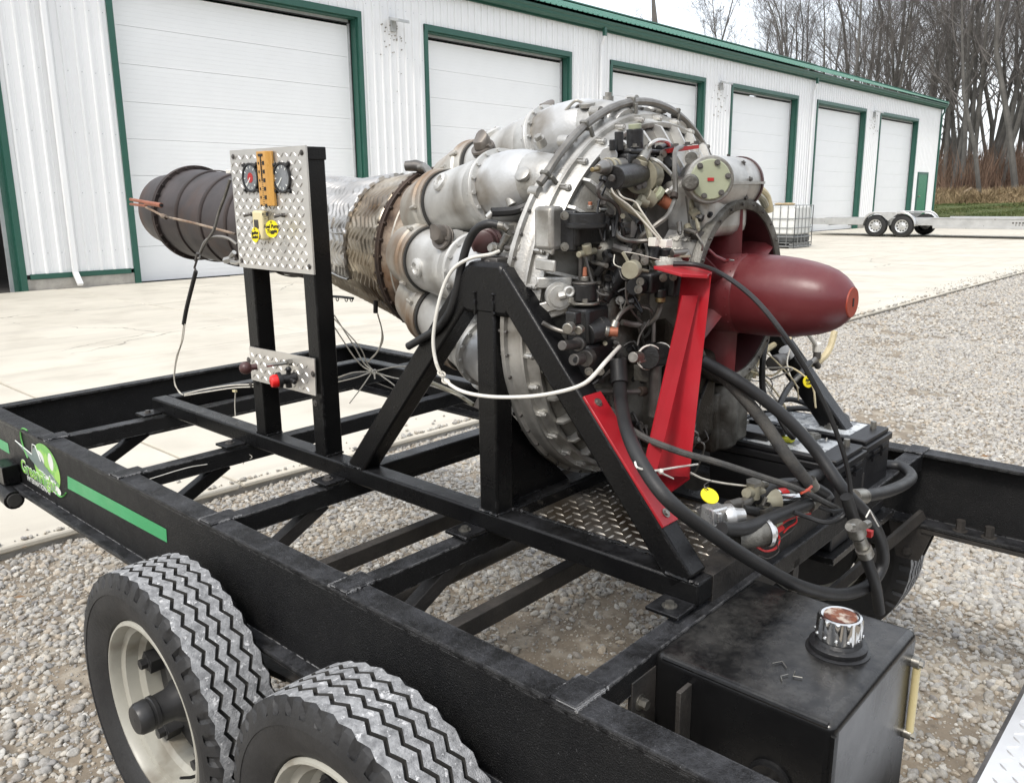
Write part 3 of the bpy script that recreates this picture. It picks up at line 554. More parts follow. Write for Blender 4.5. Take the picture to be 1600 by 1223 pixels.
# ---------------------------------------------------------------- bare trees
def grow(seed, H, spread, fork, fine=1.0, lean=0., low=.35):
    rr = random.Random(seed); tk, cr = MB(), MB()
    def limb(p, d, ln, r, lvl, mb):
        n = 5 if lvl == 0 else 4 if lvl == 1 else 3; pts = [p]; q = np.array(p, float); dd = nrm(d)
        for i in range(n):
            dd = nrm(dd + np.array([rr.gauss(0, .12), rr.gauss(0, .12), rr.gauss(.05, .06)]) * (1.6 if lvl > 1 else 1)); q = q + dd * ln / n; pts.append(q)
        mb.tube(pts, [r, r * .62, r * .12] if lvl == 0 else [r, r * .3], 7 if lvl == 0 else 5 if lvl == 1 else 3, cap=False)
        return pts
    def rec(pts, r, ln, lvl):
        if lvl > 4: return
        k = (int(fork) + 3, 6, 5, 4, 0)[lvl]
        if lvl == 3: k = int(4 * fine)
        for i in range(k):
            t = rr.uniform(low if lvl == 0 else .22, .98); m = len(pts) - 1; a_ = t * m; j = min(int(a_), m - 1); p = pts[j] + (pts[j + 1] - pts[j]) * (a_ - j)
            d = nrm(pts[j + 1] - pts[j]); az = rr.uniform(0, 2 * pi); fa, fb, _ = frame(d); sd_ = fa * cos(az) + fb * sin(az); an = rr.uniform(.45, 1.25) * spread
            nd = nrm(d * cos(an) + sd_ * sin(an) + np.array([0, 0, .22]))
            nl = ln * rr.uniform(.34, .62) * (1 - .35 * t if lvl == 0 else 1); nr_ = max(r * (1 - .75 * t) * (.42 if lvl == 0 else .48), .0065)
            q = limb(p, nd, nl, nr_, lvl + 1, cr); rec(q, nr_, nl, lvl + 1)
    base = limb((0, 0, -.3), (lean, lean * .5, 1), H * .93, H * .0072 + .03, 0, tk); rec(base, H * .0072 + .03, H * .58, 0)
    return tk.mesh('trunk', BARK), cr.mesh('crown', TWIG, smooth=0)
KINDS_T = [grow(101 + k, *a_) for k, a_ in enumerate(((23, .85, 9, 1.2, .0, .22), (25, .75, 9, 1.2, .05, .28), (21, .95, 10, 1.2, -.05, .2), (26, .7, 8, 1.0, .03, .3), (19, 1.0, 10, 1.3, .08, .18), (22, .85, 9, 1.2, -.07, .25), (14, .85, 9, 1.4, .02, .2), (24, .75, 8, 1.0, .0, .3)))]
def tree(k, x, y, s, rz, label, group, nm='bare_tree'):
    t = thing(nm, label, 'tree', (x, y, hgt(x, y) if x > 53 else .03 * max(0, y - 33)), group, 'W'); t.rotation_euler = (0, 0, rz); t.scale = (s, s, s)
    for m, n in zip(KINDS_T[k], ('trunk', 'crown')): o = bpy.data.objects.new(n, m); C.objects.link(o); o.parent = t
    return t
rt = random.Random(5)
WOODL = 'tall leafless grey tree in the dense wood beyond the lawn'
spots = []
def azi(px): return .7466 - math.atan((px - 800) / 1345.)                # bearing off the wall line, for laying the wood out on the ground
for row, (dist, n, a0, a1) in enumerate(((75, 11, 1475, 1660), (82, 15, 1310, 1670), (90, 16, 1235, 1680), (100, 16, 1200, 1680), (113, 15, 1185, 1690), (128, 13, 1190, 1690))):
    for i in range(n):
        b = azi(a0 + (a1 - a0) * (i + rt.uniform(.1, .9)) / n); d_ = dist + rt.uniform(-3, 3); x, y = d_ * cos(b), d_ * sin(b)
        if x < 56 and y < 33: continue
        tree(rt.choice((0, 1, 2, 3, 4, 5, 7)), x, y, rt.uniform(.85, 1.2) * (1.0 if dist < 95 else 1.1), rt.uniform(0, 6.28), WOODL, 'leafless trees of the wood')
for px, d_, s, k, lb in ((1072, 112, 2.0, 6, 'small round-headed bare tree showing alone above the green roof'), (1150, 104, 1.8, 6, 'slender bare tree above the green roof, between the lone round one and the wood'),
                         (1030, 135, 2.0, 6, 'faint bare treetop just above the green roof, leftmost of all the trees'), (1186, 108, 1.2, 4, 'bushy bare treetop low over the roof at the left end of the wood')):
    b = azi(px); tree(k, d_ * cos(b), d_ * sin(b), s, k * 1.1 + px, lb, None)
b = azi(1247); pt = thing('conifer_tree', 'dark conifer among the bare trees above the roof', 'tree', (97 * cos(b), 97 * sin(b), 1.0), frame='W')
cm = MB(); bx, by = 97 * cos(b), 97 * sin(b)
for k in range(420):
    h_ = rt.uniform(2, 13.5); rad = (14 - h_) * .20 * rt.uniform(.4, 1); aa = rt.uniform(0, 6.28); p = np.array([bx + rad * cos(aa), by + rad * sin(aa), h_ + 1]); 
    cm.tube([p - np.array([cos(aa), sin(aa), -.3]) * .9, p], [.16, .02], 4)
cm.build('crown', PINE, pt); MB().tube([(bx, by, 0), (bx, by, 14.5)], [.2, .03], 6).build('trunk', BARK, pt)

# fallen pale log leaning at the wood edge, brush and dry grass
lg = MB(); b = azi(1508); lx, ly = 73 * cos(b), 73 * sin(b); lg.tube([(lx, ly + .7, 1.4), (lx + .2, ly - .35, 2.1)], [.13, .09], 8)
tag(lg.build('fallen_log', mat('weathered_log', (.36, .29, .21), (.27, .21, .15), sc=4, rough=.9), frame='W'), 'pale broken log leaning in dry grass at the wood edge', 'log')
def tufts(name, n, d0, d1, a0, a1, h0, h1, w, mt, label, bend=.35, seed=3):
    r3 = np.random.default_rng(seed); m = MB(); vs = []; fs = []
    for i in range(n):
        b_ = azi(r3.uniform(a0, a1)); d_ = r3.uniform(d0, d1); x, y = d_ * cos(b_), d_ * sin(b_)
        if x < 55: continue
        z = hgt(x, y); h_ = r3.uniform(h0, h1) * (.6 + .4 * sin(x * .9 + y * 1.3)); t = r3.normal(0, bend, 2) * h_; a_ = r3.uniform(0, 6.28); u = np.array([cos(a_), sin(a_), 0]) * w
        p = np.array([x, y, z - .05]); mid = p + np.array([t[0] * .4, t[1] * .4, h_ * .6]); tip = p + np.array([t[0], t[1], h_]); k = len(vs)
        vs += [p - u, p + u, mid + u * .7, mid - u * .7, tip]; fs += [(k, k + 1, k + 2, k + 3), (k + 3, k + 2, k + 4)]
    m.add(vs, fs); return tag(m.build(name, mt, frame='W', smooth=0), label, None, kind='stuff')
tufts('dry_grass', 12000, 69, 74.5, 1440, 1640, .3, 1.15, .035, DRYG, 'strip of dry straw coloured grass along the wood edge', bend=.5)
tufts('red_brush', 9000, 74, 96, 1440, 1650, 1.5, 4.6, .028, BRUSH, 'tangle of red brown brush under the trees', bend=.22, seed=9)
tufts('lawn_blades', 9000, 55, 69, 1440, 1640, .05, .14, .03, LAWN, 'short blades of grass on the lawn', bend=.5, seed=14)

# unseen wood carried on round the yard, added to darken reflections in black paint
rb_ = np.random.default_rng(31); vs = []; fs = []
for k in range(2600):
    a = rb_.uniform(-1.0, 3.6) ; d = rb_.uniform(62, 88); x, y = d * cos(-a), d * sin(-a)          # from beside the lawn round behind the photographer
    if x > 54 and y > -30: continue
    h = rb_.uniform(6, 19); w = rb_.uniform(.25, 1.1); u = np.array([-sin(-a), cos(-a), 0]) * w; q = len(vs); p = np.array([x, y, -.1]); t = rb_.normal(0, 1.2, 2)
    vs += [p - u, p + u, p + u * .8 + (t[0] * .4, t[1] * .4, h * .6), p - u * .8 + (t[0] * .4, t[1] * .4, h * .6), p + (t[0], t[1], h)]; fs += [(q, q + 1, q + 2, q + 3), (q + 3, q + 2, q + 4)]
m = MB(); m.add(vs, fs); tag(m.build('unseen_wood', TWIG, frame='W', smooth=0), 'unseen leafless wood added round the yard', None, kind='stuff')
# a few blown leaves on the stones
rl_ = random.Random(3); LEAF = mat('dead_leaf', (.16, .085, .035), (.25, .15, .07), sc=30, rough=.8); lv = MB()
for k in range(70):
    x, y = rl_.uniform(.2, 7), rl_.uniform(-.6, 4.6); a = rl_.uniform(0, 6.28); z = .030 if y < 3.8 else .044; r = rl_.uniform(.012, .028); u = np.array([cos(a), sin(a), rl_.uniform(-.3, .3)]) * r; v = np.array([-sin(a), cos(a), rl_.uniform(-.3, .3)]) * r * .5; c = np.array([x, y, z])
    lv.add([c - u, c + v * .9, c + u, c - v * .9], [(0, 1, 2), (0, 2, 3)])
tag(lv.build('dead_leaves', LEAF, frame='W', smooth=0), 'dead brown leaves scattered on gravel and concrete', None, kind='stuff')
# ---------------------------------------------------------------- the black tandem trailer
ZT = .72
trl = thing('flatbed_trailer', 'open black steel tandem axle trailer frame with green stripe, carrying the jet engine', 'trailer', (1.62, 1.6, 0))
def ibeam(xw, side):
    m = MB(); o_ = -side                                     # web stands near the outer edge, flanges reach inward and a little outward
    m.box(xw - .006, -1.6, .522, xw + .006, 3.235, .709)
    m.box(*( (.824, -1.6, .709, .880, 3.235, .720) if side < 0 else (2.360, -1.6, .709, 2.418, 3.235, .720)))
    m.box(*( (.795, -1.6, .510, .880, 3.235, .522) if side < 0 else (2.350, -1.6, .510, 2.448, 3.235, .522)))
    return m
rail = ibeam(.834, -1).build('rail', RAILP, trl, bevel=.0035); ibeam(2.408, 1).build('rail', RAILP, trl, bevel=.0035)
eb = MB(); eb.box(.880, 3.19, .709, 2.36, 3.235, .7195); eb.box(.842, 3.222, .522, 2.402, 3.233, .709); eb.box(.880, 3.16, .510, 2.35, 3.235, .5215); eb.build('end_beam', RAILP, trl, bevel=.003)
for y in (2.678, 2.172, 1.702, 1.215, .684):
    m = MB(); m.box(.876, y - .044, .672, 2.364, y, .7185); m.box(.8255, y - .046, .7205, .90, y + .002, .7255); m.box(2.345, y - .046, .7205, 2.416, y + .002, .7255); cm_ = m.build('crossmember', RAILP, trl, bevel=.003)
    for q in (-.048, .004): wl = MB(); wl.tube([(.824 + .076 * k / 14, y + q + .002 * (k % 2), .7215) for k in range(15)], .003, 5); wl.build('weld_bead', RAILP, cm_)
    for s_ in (-1, 1):
        xa, xb = (.85, 1.135) if s_ < 0 else (2.39, 2.105)
        if y == .684: continue
        b = MB(); b.beam((xa, y - .022, .535), (xb, y - .022, .678), .034, .03, (0, 1, 0)); b.build('brace', OLDBLK if y < 1.8 else BLACK, trl, bevel=.002)
for y in (1.56, 1.125):
    m = MB(); m.box(.842, y - .03, .555, 2.402, y, .595); m.build('lower_crossbar', OLDBLK, trl, bevel=.002)
m = MB(); m.box(.842, -.9, .672, 2.402, -.86, .7185); m.build('crossmember', RAILP, trl)
# stripe and emblem, flat vinyl on the web
XV = .8272
st = MB(); st.quad((XV, 2.49, .644), (XV, 1.885, .648), (XV, 1.889, .612), (XV, 2.502, .603)); st.build('green_stripe', GREENST, trl, smooth=0)
st = MB(); st.quad((XV, 3.23, .642), (XV, 2.985, .642), (XV, 2.985, .606), (XV, 3.23, .606)); st.build('green_stripe', GREENST, trl, smooth=0)
em = part('emblem', trl)
def disc(cy, cz, ry, rz, x, a0=0, a1=2 * pi, n=36, y_in=None): return [(x, cy - ry * cos(a0 + (a1 - a0) * i / n), cz + rz * sin(a0 + (a1 - a0) * i / n)) for i in range(n)]
m = MB(); m.add(disc(2.655, .632, .105, .074, XV - .0003), [tuple(range(36))]); m.build('globe', LGREEN, em, smooth=0)
m = MB()
for c_, s_ in (((2.70, .652), (.035, .026)), ((2.64, .60), (.05, .022)), ((2.61, .66), (.02, .028)), ((2.60, .575), (.04, .016))): m.add(disc(*c_, *s_, XV - .0006, n=14), [tuple(range(14))])
m.build('continent', LWHITE, em, smooth=0)
m = MB(); 
ring = [(XV - .0009, 2.69 + .165 * cos(t) * .9 + .03 * sin(t), .628 + .086 * sin(t) - .05 * cos(t) * -1) for t in np.linspace(-.5, 1.2, 16)] 
m.tube(ring, .0028, 4); m.tube([(XV - .0009, 2.60 - .05 * t, .565 - .012 * sin(t * 2) + .012 * t) for t in np.linspace(0, 1.6, 12)], .0028, 4); m.build('orbit_ring', LGREEN2, em, smooth=0)
m = MB(); m.add([(XV - .0012, 2.90, .668), (XV - .0012, 2.72, .612), (XV - .0012, 2.56, .596), (XV - .0012, 2.66, .634), (XV - .0012, 2.73, .684), (XV - .0012, 2.755, .668), (XV - .0012, 2.76, .650)], [(0, 1, 2, 3, 6), (6, 3, 4, 5)]); m.build('aircraft', LGREY, em, smooth=0)
m = MB(); m.tube([(XV - .0015, 2.90, .669), (XV - .0015, 2.76, .652), (XV - .0015, 2.745, .688), (XV - .0015, 2.72, .688), (XV - .0015, 2.69, .645)], .0018, 4); m.build('outline', LWHITE, em, smooth=0)
text('lettering', 'GreenFlight', em, (XV - .0016, 2.735, .588), (0, -1, -.02), (0, 0, 1), .060, LWHITE, bold=.0022)
text('lettering', 'GreenFlight', em, (XV - .0026, 2.735, .588), (0, -1, -.02), (0, 0, 1), .060, LGREEN, bold=.0004)
text('lettering', 'INTERNATIONAL', em, (XV - .0018, 2.745, .556), (0, -1, -.02), (0, 0, 1), .024, LWHITE)
sp = MB(); sp.tube([(.79, 3.02, .50), (.78, 2.84, .495)], .030, 16); sp.mi(1); sp.cyl((.78, 2.845, .495), (.78, 2.835, .495), .022, 14); sp.mi(0); sp.beam((.80, 3.0, .56), (.80, 2.9, .56), .05, .06); sp.build('jack_tube', [BLACK, GROOVE], trl, bevel=.002)

# wheels: tyre, rim, hub with clamps
TR = .32
def make_tyre():
    N_ = 44 * 6; m = MB(); tread = [(-.071, 0)]
    zig = [0, .34, .67, 1, .67, .34]
    prof = [(.048, .205, 0, 0), (.062, .212, 0, 0), (.074, .232, 0, 0), (.081, .258, 0, 0), (.082, .274, 0, 0), (.0835, .274, 0, 0), (.083, .280, 0, 0), (.0805, .290, 0, 0), (.0785, .297, 0, 2), (.0755, .306, 0, 2), (.071, .3135, 0, 2), (.066, .3175, .55, 0)]
    K_ = .01; ribs = [.066, .0455, .0370, .0168, .0085, -.0085, -.0168, -.0370, -.0455, -.066]
    pts = [(a, b, z, k, 1) for a, b, z, k in prof]
    for i in range(1, 9):
        x = ribs[i]; crown = TR - .8 * x * x
        if i % 2 == 1: pts += [(x, crown, 1, 0, 0), (x - .0008, crown - .012, 1, 0, 1)]
        else: pts += [(x + .0008, crown - .012, 1, 0, 1), (x, crown, 1, 0, 1)]
    # rib faces follow a right edge; groove faces lie between a right edge and the next left edge
    pts += [(-a, b, z, k, 1) for a, b, z, k in reversed(prof)]
    n = len(pts); vs = []
    for j in range(N_):
        th = 2 * pi * j / N_; zz = (zig[j % 6] - .5) * .0125
        for (x, r, z, k, _) in pts:
            rr = r - (.013 * (1 + .4 * sin(j * 2.3)) if k == 2 and (j % 6) in (0, 1) else 0)
            vs.append(((x + z * zz), rr * cos(th), rr * sin(th)))
    top = set(); 
    for q in range(n - 1):
        (xa, ra, za, ka, _), (xb, rb, zb, kb, _) = pts[q], pts[q + 1]
        if ra > .3155 and rb > .3155: top.add(q)
    fs0, fs1, fs2 = [], [], []
    for j in range(N_):
        j2 = (j + 1) % N_
        for q in range(n - 1):
            f = (j * n + q, j2 * n + q, j2 * n + q + 1, j * n + q + 1)
            (fs1 if q in top else fs2 if (pts[q][1] > .295 and pts[q + 1][1] > .295 and abs(pts[q][0]) < .06) else fs0).append(f)
    b0 = len(m.v); m.v += vs
    for fs, i in ((fs0, 0), (fs1, 1), (fs2, 2)):
        m.f += fs; m.m += [i] * len(fs)
    return m.mesh('tyre', [SIDEW, TREAD, GROOVE], smooth=28)
TYM = make_tyre()
def wheel_meshes():                                          # outer face looks along -X
    rim = MB(); rim.lathe([(.060, .207), (-.058, .207), (-.0635, .203), (-.064, .198), (-.058, .1935), (-.040, .190), (-.036, .176), (-.01, .170), (.0, .158), (.034, .156), (.040, .168), (.055, .172), (.060, .19)], (0, 0, 0), (1, 0, 0), 56)
    hub = MB(); hub.lathe([(.06, .05), (.02, .052), (.0, .048), (-.02, .036), (-.05, .034), (-.052, .037), (-.060, .037), (-.062, .034), (-.066, .034), (-.068, .036), (-.088, .035), (-.096, .030), (-.098, .001)], (0, 0, 0), (1, 0, 0), 28)
    hub.lathe([(.03, .05), (.032, .150), (.040, .154), (.076, .152), (.078, .05)], (0, 0, 0), (1, 0, 0), 32); hub.lathe([(.045, .128), (.030, .128), (.020, .10), (.012, .06), (.0, .045)], (0, 0, 0), (1, 0, 0), 5)
    cl = MB()
    a = .0; cl.box(-.004, -.018, .118, .03, .018, .158); cl.bolt((-.004, 0, .140), (-1, 0, 0), .0125, .016)
    vs_ = MB(); vs_.tube([(-.012, .0, .164), (-.03, 0, .160), (-.052, .004, .150)], [.004, .0035, .003], 8); vs_.mi(1); vs_.cyl((-.012, 0, .164), (-.016, 0, .163), .009, 10)
    return rim.mesh('rim', RIMP), hub.mesh('hub', HUBP), cl.mesh('rim_clamp', HUBP), vs_.mesh('valve_stem', [INK, BRASS])
WM = wheel_meshes()
def wheel(x, y, s_, phase):
    w = part('wheel', trl); w.location = (x - 1.62, y - 1.6, .338); w.rotation_euler = (phase, 0, 0) if s_ > 0 else (phase, 0, pi)
    for n_, mm in zip(('tyre', 'rim', 'hub'), (TYM,) + WM[:2]): o = bpy.data.objects.new(n_, mm); C.objects.link(o); o.parent = w
    for k in range(5): o = bpy.data.objects.new('rim_clamp', WM[2]); C.objects.link(o); o.parent = w; o.rotation_euler = (2 * pi * k / 5, 0, 0)
    o = bpy.data.objects.new('valve_stem', WM[3]); C.objects.link(o); o.parent = w; o.rotation_euler = (2.55, 0, 0)
for y, ph in ((1.665, .0), (.985, .4)): wheel(.712, y, 1, ph); wheel(2.53, y, -1, ph + .3)
for y in (1.665, .985):
    m = MB(); m.tube([(.76, y, .345), (2.48, y, .345)], .036, 16); m.build('axle', OLDBLK, trl)
for xx in (.86, 2.385):
    for y in (1.665, .985):
        m = MB()
        for k in range(4):
            L_ = .30 - .06 * k; m.prism([(xx - .022, y - L_, .445 - .0 * k - .011 * k), (xx - .022, y, .415 - .011 * k), (xx - .022, y + L_, .445 - .011 * k), (xx - .022, y + L_, .436 - .011 * k), (xx - .022, y, .405 - .011 * k), (xx - .022, y - L_, .436 - .011 * k)], (.044, 0, 0))
        m.box(xx - .03, y - .045, .33, xx + .03, y + .045, .40); lf_ = m.build('leaf_spring', OLDBLK, trl)
        m = MB()
        for q in (-.03, .03): m.tube([(xx + q * .9, y + .035, .43), (xx + q * .9, y + .035, .30)], .006, 6); m.bolt((xx + q * .9, y + .035, .43), (0, 0, 1), .01, .012)
        m.build('u_bolt', DSTEEL, lf_)
    for y in (2.0, 1.325, .65):
        m = MB(); m.prism([(xx - .03, y - .06, .51), (xx - .03, y + .06, .51), (xx - .03, y + .03, .41), (xx - .03, y - .03, .41)], (.008, 0, 0)); m.prism([(xx + .03, y - .06, .51), (xx + .03, y + .06, .51), (xx + .03, y + .03, .41), (xx + .03, y - .03, .41)], (-.008, 0, 0)); m.cyl((xx - .04, y, .435), (xx + .04, y, .435), .012, 8); m.build('spring_hanger', OLDBLK, trl)
for p, q in (((2.377, 0.813, 0.715), (2.172, 0.679, 0.7)), ((2.36, 0.623, 0.549), (2.1, 0.758, 0.369))):
    m = MB(); m.beam(p, q, .012, .030); m.build('brace', OLDBLK, trl)
m = MB()
for y in (.46, .53): m.bolt((2.372, y, .522), (0, 0, 1), .012, .03)
m.box(2.35, .36, .498, 2.46, .62, .509); m.build('spring_bolt_plate', OLDBLK, trl)
m = MB(); m.box(1.55, .640, .36, 1.575, .648, .69); m.build('strap', OLDBLK, trl)

# ---------------------------------------------------------------- engine stand bolted on top of the trailer
std = thing('engine_stand', 'black square tube engine stand with A shaped legs, bolted across the trailer frame', 'stand', (1.62, 1.6, ZT))
BZ0, BZ1, W2 = .7265, .771, .052
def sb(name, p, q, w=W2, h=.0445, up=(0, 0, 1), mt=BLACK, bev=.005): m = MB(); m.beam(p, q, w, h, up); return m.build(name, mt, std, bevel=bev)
zc = (BZ0 + BZ1) / 2
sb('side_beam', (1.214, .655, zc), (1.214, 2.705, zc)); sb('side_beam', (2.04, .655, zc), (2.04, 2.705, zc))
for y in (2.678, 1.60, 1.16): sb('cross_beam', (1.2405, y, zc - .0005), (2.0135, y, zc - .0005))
m = MB(); m.box(1.2405, .655, .66, 2.0135, .70, BZ1 - .001); m.box(1.2405, .6535, .69, 2.0135, .655, .70); m.build('front_beam', OLDBLK, std, bevel=.004)
m = MB(); m.box(1.60, .70, .70, 1.645, 1.134, .748); m.build('inner_beam', BLACK, std, bevel=.004)
for s_, xx in ((-1, 1.214), (1, 2.04)):
    ap_ = np.array([xx, 1.155, 1.262]); xo = xx
    sb('center_post', (xx, 1.155, .771), (xx, 1.155, 1.235), .050, .052, (0, 1, 0))
    sb('front_leg', (xx, .688, .762), (xx, 1.125, 1.272), .052, .052, (1, 0, 0)); sb('rear_leg', (xx, 1.618, .762), (xx, 1.185, 1.272), .0518, .0518, (1, 0, 0))
    m = MB(); m.prism([(xx - .0262, 1.200, 1.296), (xx - .0262, 1.112, 1.296), (xx - .0262, 1.06, 1.22), (xx - .0262, 1.10, 1.19), (xx - .0262, 1.21, 1.19), (xx - .0262, 1.252, 1.22)], (.0524, 0, 0)); m.build('apex_plate', BLACK, std, bevel=.010)
    q = 1 if s_ < 0 else -1
    m = MB(); m.prism([(xx + q * .026, 1.162, 1.00), (xx + q * .026, 1.162, .7715), (xx + q * .252, 1.162, .7715)], (0, .008, 0)); m.build('gusset_plate', BLACK, std)
    # trunnion carrying the engine at the apex
    m = MB(); m.box(xx - q * .0 - .004, 1.14, 1.268, xx + .05 * q, 1.185, 1.302); m.cyl((xx - .01 * q, 1.163, 1.285), (xx + .09 * q, 1.163, 1.285), .014, 14); m.build('trunnion_block', DSTEEL, std, bevel=.002)
for xx, q in ((1.214, -1), (2.04, 1)):
    for y in (2.665, 2.150, 1.680, 1.193, .690):
        m = MB(); xb = xx + q * .026
        m.box(min(xb, xb + q * .062), y - .032, .7262, max(xb, xb + q * .062), y + .032, .7335)
        tb = m.build('mount_tab', BLACK, std, bevel=.002); m = MB(); m.bolt((xb + q * .034, y, .7335), (0, 0, 1), .0085, .008); m.build('bolt', STEEL if y < 1.3 else DSTEEL, tb)
dp = MB(); dp.box(1.241, .701, .736, 1.60, 1.134, .742); dp.mi(1); lugs(dp, (1.245, .705, .742), (1, 0, 0), (0, 1, 0), (0, 0, 1), .352, .425, .026, .0125, .0030, .0024, alt=False); dp.build('deck_plate', [DECKP, mat('worn_lug_steel', (.42, .40, .36), (.25, .225, .19), sc=20, rough=.3, metal=.7)], std)

rw2 = random.Random(12)
def weld(c0_, c1_):
    a, b = np.array(c0_, float), np.array(c1_, float); n = max(4, int(np.linalg.norm(b - a) / .005)); m = MB()
    m.tube([a + (b - a) * i / n + np.array([rw2.gauss(0, .0008) for _ in range(3)]) for i in range(n + 1)], [.0028 + .0012 * (i % 2) for i in range(n + 1)], 6); return m.build('weld_bead', BLACK, std)
for y0, y1 in ((1.129, 1.181), (.655, .72), (1.585, 1.65)):
    weld((1.188, y0, .7725), (1.188, y1, .7725))
for y in (1.129, 1.181): weld((1.19, y, .7725), (1.239, y, .7725))
weld((1.1875, 1.130, 1.19), (1.1875, 1.130, 1.235)); weld((1.1875, 1.180, 1.19), (1.1875, 1.180, 1.235)); weld((1.19, .72, .774), (1.238, .72, .774)); weld((1.241, .702, .7715), (1.241, 1.13, .7715))
for y in (YA_ for YA_ in (1.73, 1.785, 2.012, 2.064)): weld((1.192, y, .7735), (1.242, y, .7735))

# red strap and bracket fixed to the near front leg
rbk = thing('red_bracket', 'bright red steel bracket bolted to the front leg of the black stand', 'bracket', (1.25, .85, .86))
d_ = nrm((0, .437, .510)); n_ = np.array([0, -d_[2], d_[1]])
def legpt(t, off=0, x=1.214): return np.array([x, .688, .762]) + d_ * t + n_ * (.0262 + off)
m = MB(); m.obox((legpt(.10, .003) + legpt(.37, .003)) / 2, (.0262, 0, 0), n_ * .0028, d_ * .137); m.build('strap', RED, rbk, bevel=.0012)
for t in (.118, .352):
    m = MB(); m.bolt(legpt(t, .006), n_, .0055, .005); m.build('rivet', STEEL, rbk)
up0, up1 = np.array((1.384, 0.83, 0.88)), np.array((1.498, 0.86, 1.269))
m = MB(); A0, A1, B1, B0 = (1.279, 0.8, 0.912), (1.299, 0.745, 0.916), (1.365, 0.755, 1.282), (1.408, 0.84, 1.278)
m.prism([A0, A1, B1, B0], np.array((.004, .004, 0)))
m.build('web_plate', RED, rbk)
m = MB(); m.prism([(1.192, 0.775, 0.95), (1.22, 0.765, 0.945), (1.356, 0.775, 1.242), (1.319, 0.785, 1.245)], (.004, .005, 0)); m.build('front_flange', RED, rbk)
m = MB(); m.prism([(1.298, 0.835, 1.297), (1.443, 0.86, 1.289), (1.394, 0.77, 1.283), (1.346, 0.752, 1.281), (1.295, 0.775, 1.287)], (0, 0, -.006)); m.build('top_plate', [RED], rbk, bevel=.001)
m = MB(); m.prism([(1.526, 1.001, 0.8), (1.619, 1.01, 0.8), (1.587, 0.909, 0.8), (1.477, 0.894, 0.8)], (0, 0, -.005)); m.build('foot_plate', RED, rbk)
m = MB(); m.prism([legpt(.33, .002) + (.026, 0, 0), legpt(.12, .002) + (.026, 0, 0), legpt(.12, -.03) + (.03, 0, 0), legpt(.33, -.03) + (.03, 0, 0)], (.004, 0, 0)); m.build('side_plate', RED, rbk)

# ---------------------------------------------------------------- control panel on its two posts
cpn = thing('control_console', 'diamond plate control panel with two gauges on black posts, in front of the jet pipe', 'control panel', (1.22, 1.9, BZ1))
PX = 1.186; T0, T1, YA, YB = 1.2425, 1.5350, 1.7275, 2.0635
for y in (YB - .027, YA + .029):
    m = MB(); m.box(1.191, y - .025, .7715, 1.243, y + .025, T1 - .002); m.build('post', BLACK, cpn, bevel=.004)
m = MB(); m.box(PX + .0045, YA + .052, T0, PX + .056, YB - .052, T0 + .03); m.box(PX + .0045, YA - .001, T1 - .03, PX + .0575, YB + .001, T1); m.box(PX + .05, YA + .052, T0 + .03, PX + .054, YB - .052, T1 - .03); m.build('panel_box', BLACK, cpn, bevel=.003)
m = MB(); m.box(PX - .001, YA - .002, T0 - .006, PX + .004, YB + .002, T1 + .002); lugs(m, (PX - .001, YB, T0), (0, -1, 0), (0, 0, 1), (-1, 0, 0), YB - YA, T1 - T0, .0178, .0082, .0017, .0018); fp = m.build('face_plate', DIAMOND, cpn)
m = MB()
for y, z in ((YA + .014, T0 + .012), (YB - .014, T0 + .012), (YA + .014, T1 - .014), (YB - .014, T1 - .014)): m.bolt((PX - .001, y, z), (-1, 0, 0), .0042, .004)
m.build('corner_screws', DSTEEL, fp)
for (c, red) in (((1.185, 1.97, 1.467), 1), ((1.185, 1.828, 1.465), 0)):
    g = MB(); g.lathe([(0, .0375), (-.006, .0365), (-.006, .0325), (-.002, .0315), (-.002, .0001)], (PX - .001, c[1], c[2]), (1, 0, 0), 36); go_ = g.build('gauge', ACCBLK, cpn)
    dl = MB(); dl.cyl((PX - .0032, c[1], c[2]), (PX - .0045, c[1], c[2]), .031, 32); dl.build('dial', GLASSD, go_)
    nd = MB()
    if red: nd.cyl((PX - .0045, c[1], c[2]), (PX - .0052, c[1], c[2]), .0125, 20); nd.mi(1)
    else: nd.mi(1)
    for k in range(9): aa = -.7 + k * .58; nd.beam((PX - .0049, c[1] + .023 * sin(aa), c[2] + .023 * cos(aa)), (PX - .0049, c[1] + .029 * sin(aa), c[2] + .029 * cos(aa)), .0022, .0008, (1, 0, 0))
    nd.beam((PX - .0052, c[1], c[2]), (PX - .0052, c[1] + .02, c[2] - .02), .003, .0008, (1, 0, 0)); nd.build('needle', [REDP, LWHITE], go_)
    sc = MB()
    for a_ in (-1, 1):
        for b_ in (-1, 1): sc.bolt((PX - .001, c[1] + .029 * a_, c[2] + .031 * b_), (-1, 0, 0), .0042, .007)
    sc.build('gauge_screws', ACCBLK, go_)
for c, s_ in (((1.185, 1.975, 1.376), 1), ((1.185, 1.834, 1.376), 1)):
    m = MB(); m.cyl((PX, c[1], c[2]), (PX - .008, c[1], c[2]), .006, 6); m.tube([(PX - .008, c[1], c[2]), (PX - .026, c[1] + .006, c[2] - .003)], [.0028, .004], 8); m.build('toggle_switch', DSTEEL, cpn)
c = (1.184, 1.926, 1.35); m = MB(); m.box(PX - .022, c[1] - .023, c[2] - .036, PX - .001, c[1] + .023, c[2] + .036); tm = m.build('digital_timer', CREAMP, cpn, bevel=.005)
m = MB(); m.box(PX - .0232, c[1] - .006, c[2] - .008, PX - .0218, c[1] + .013, c[2] + .014); m.build('display', DSTEEL, tm)
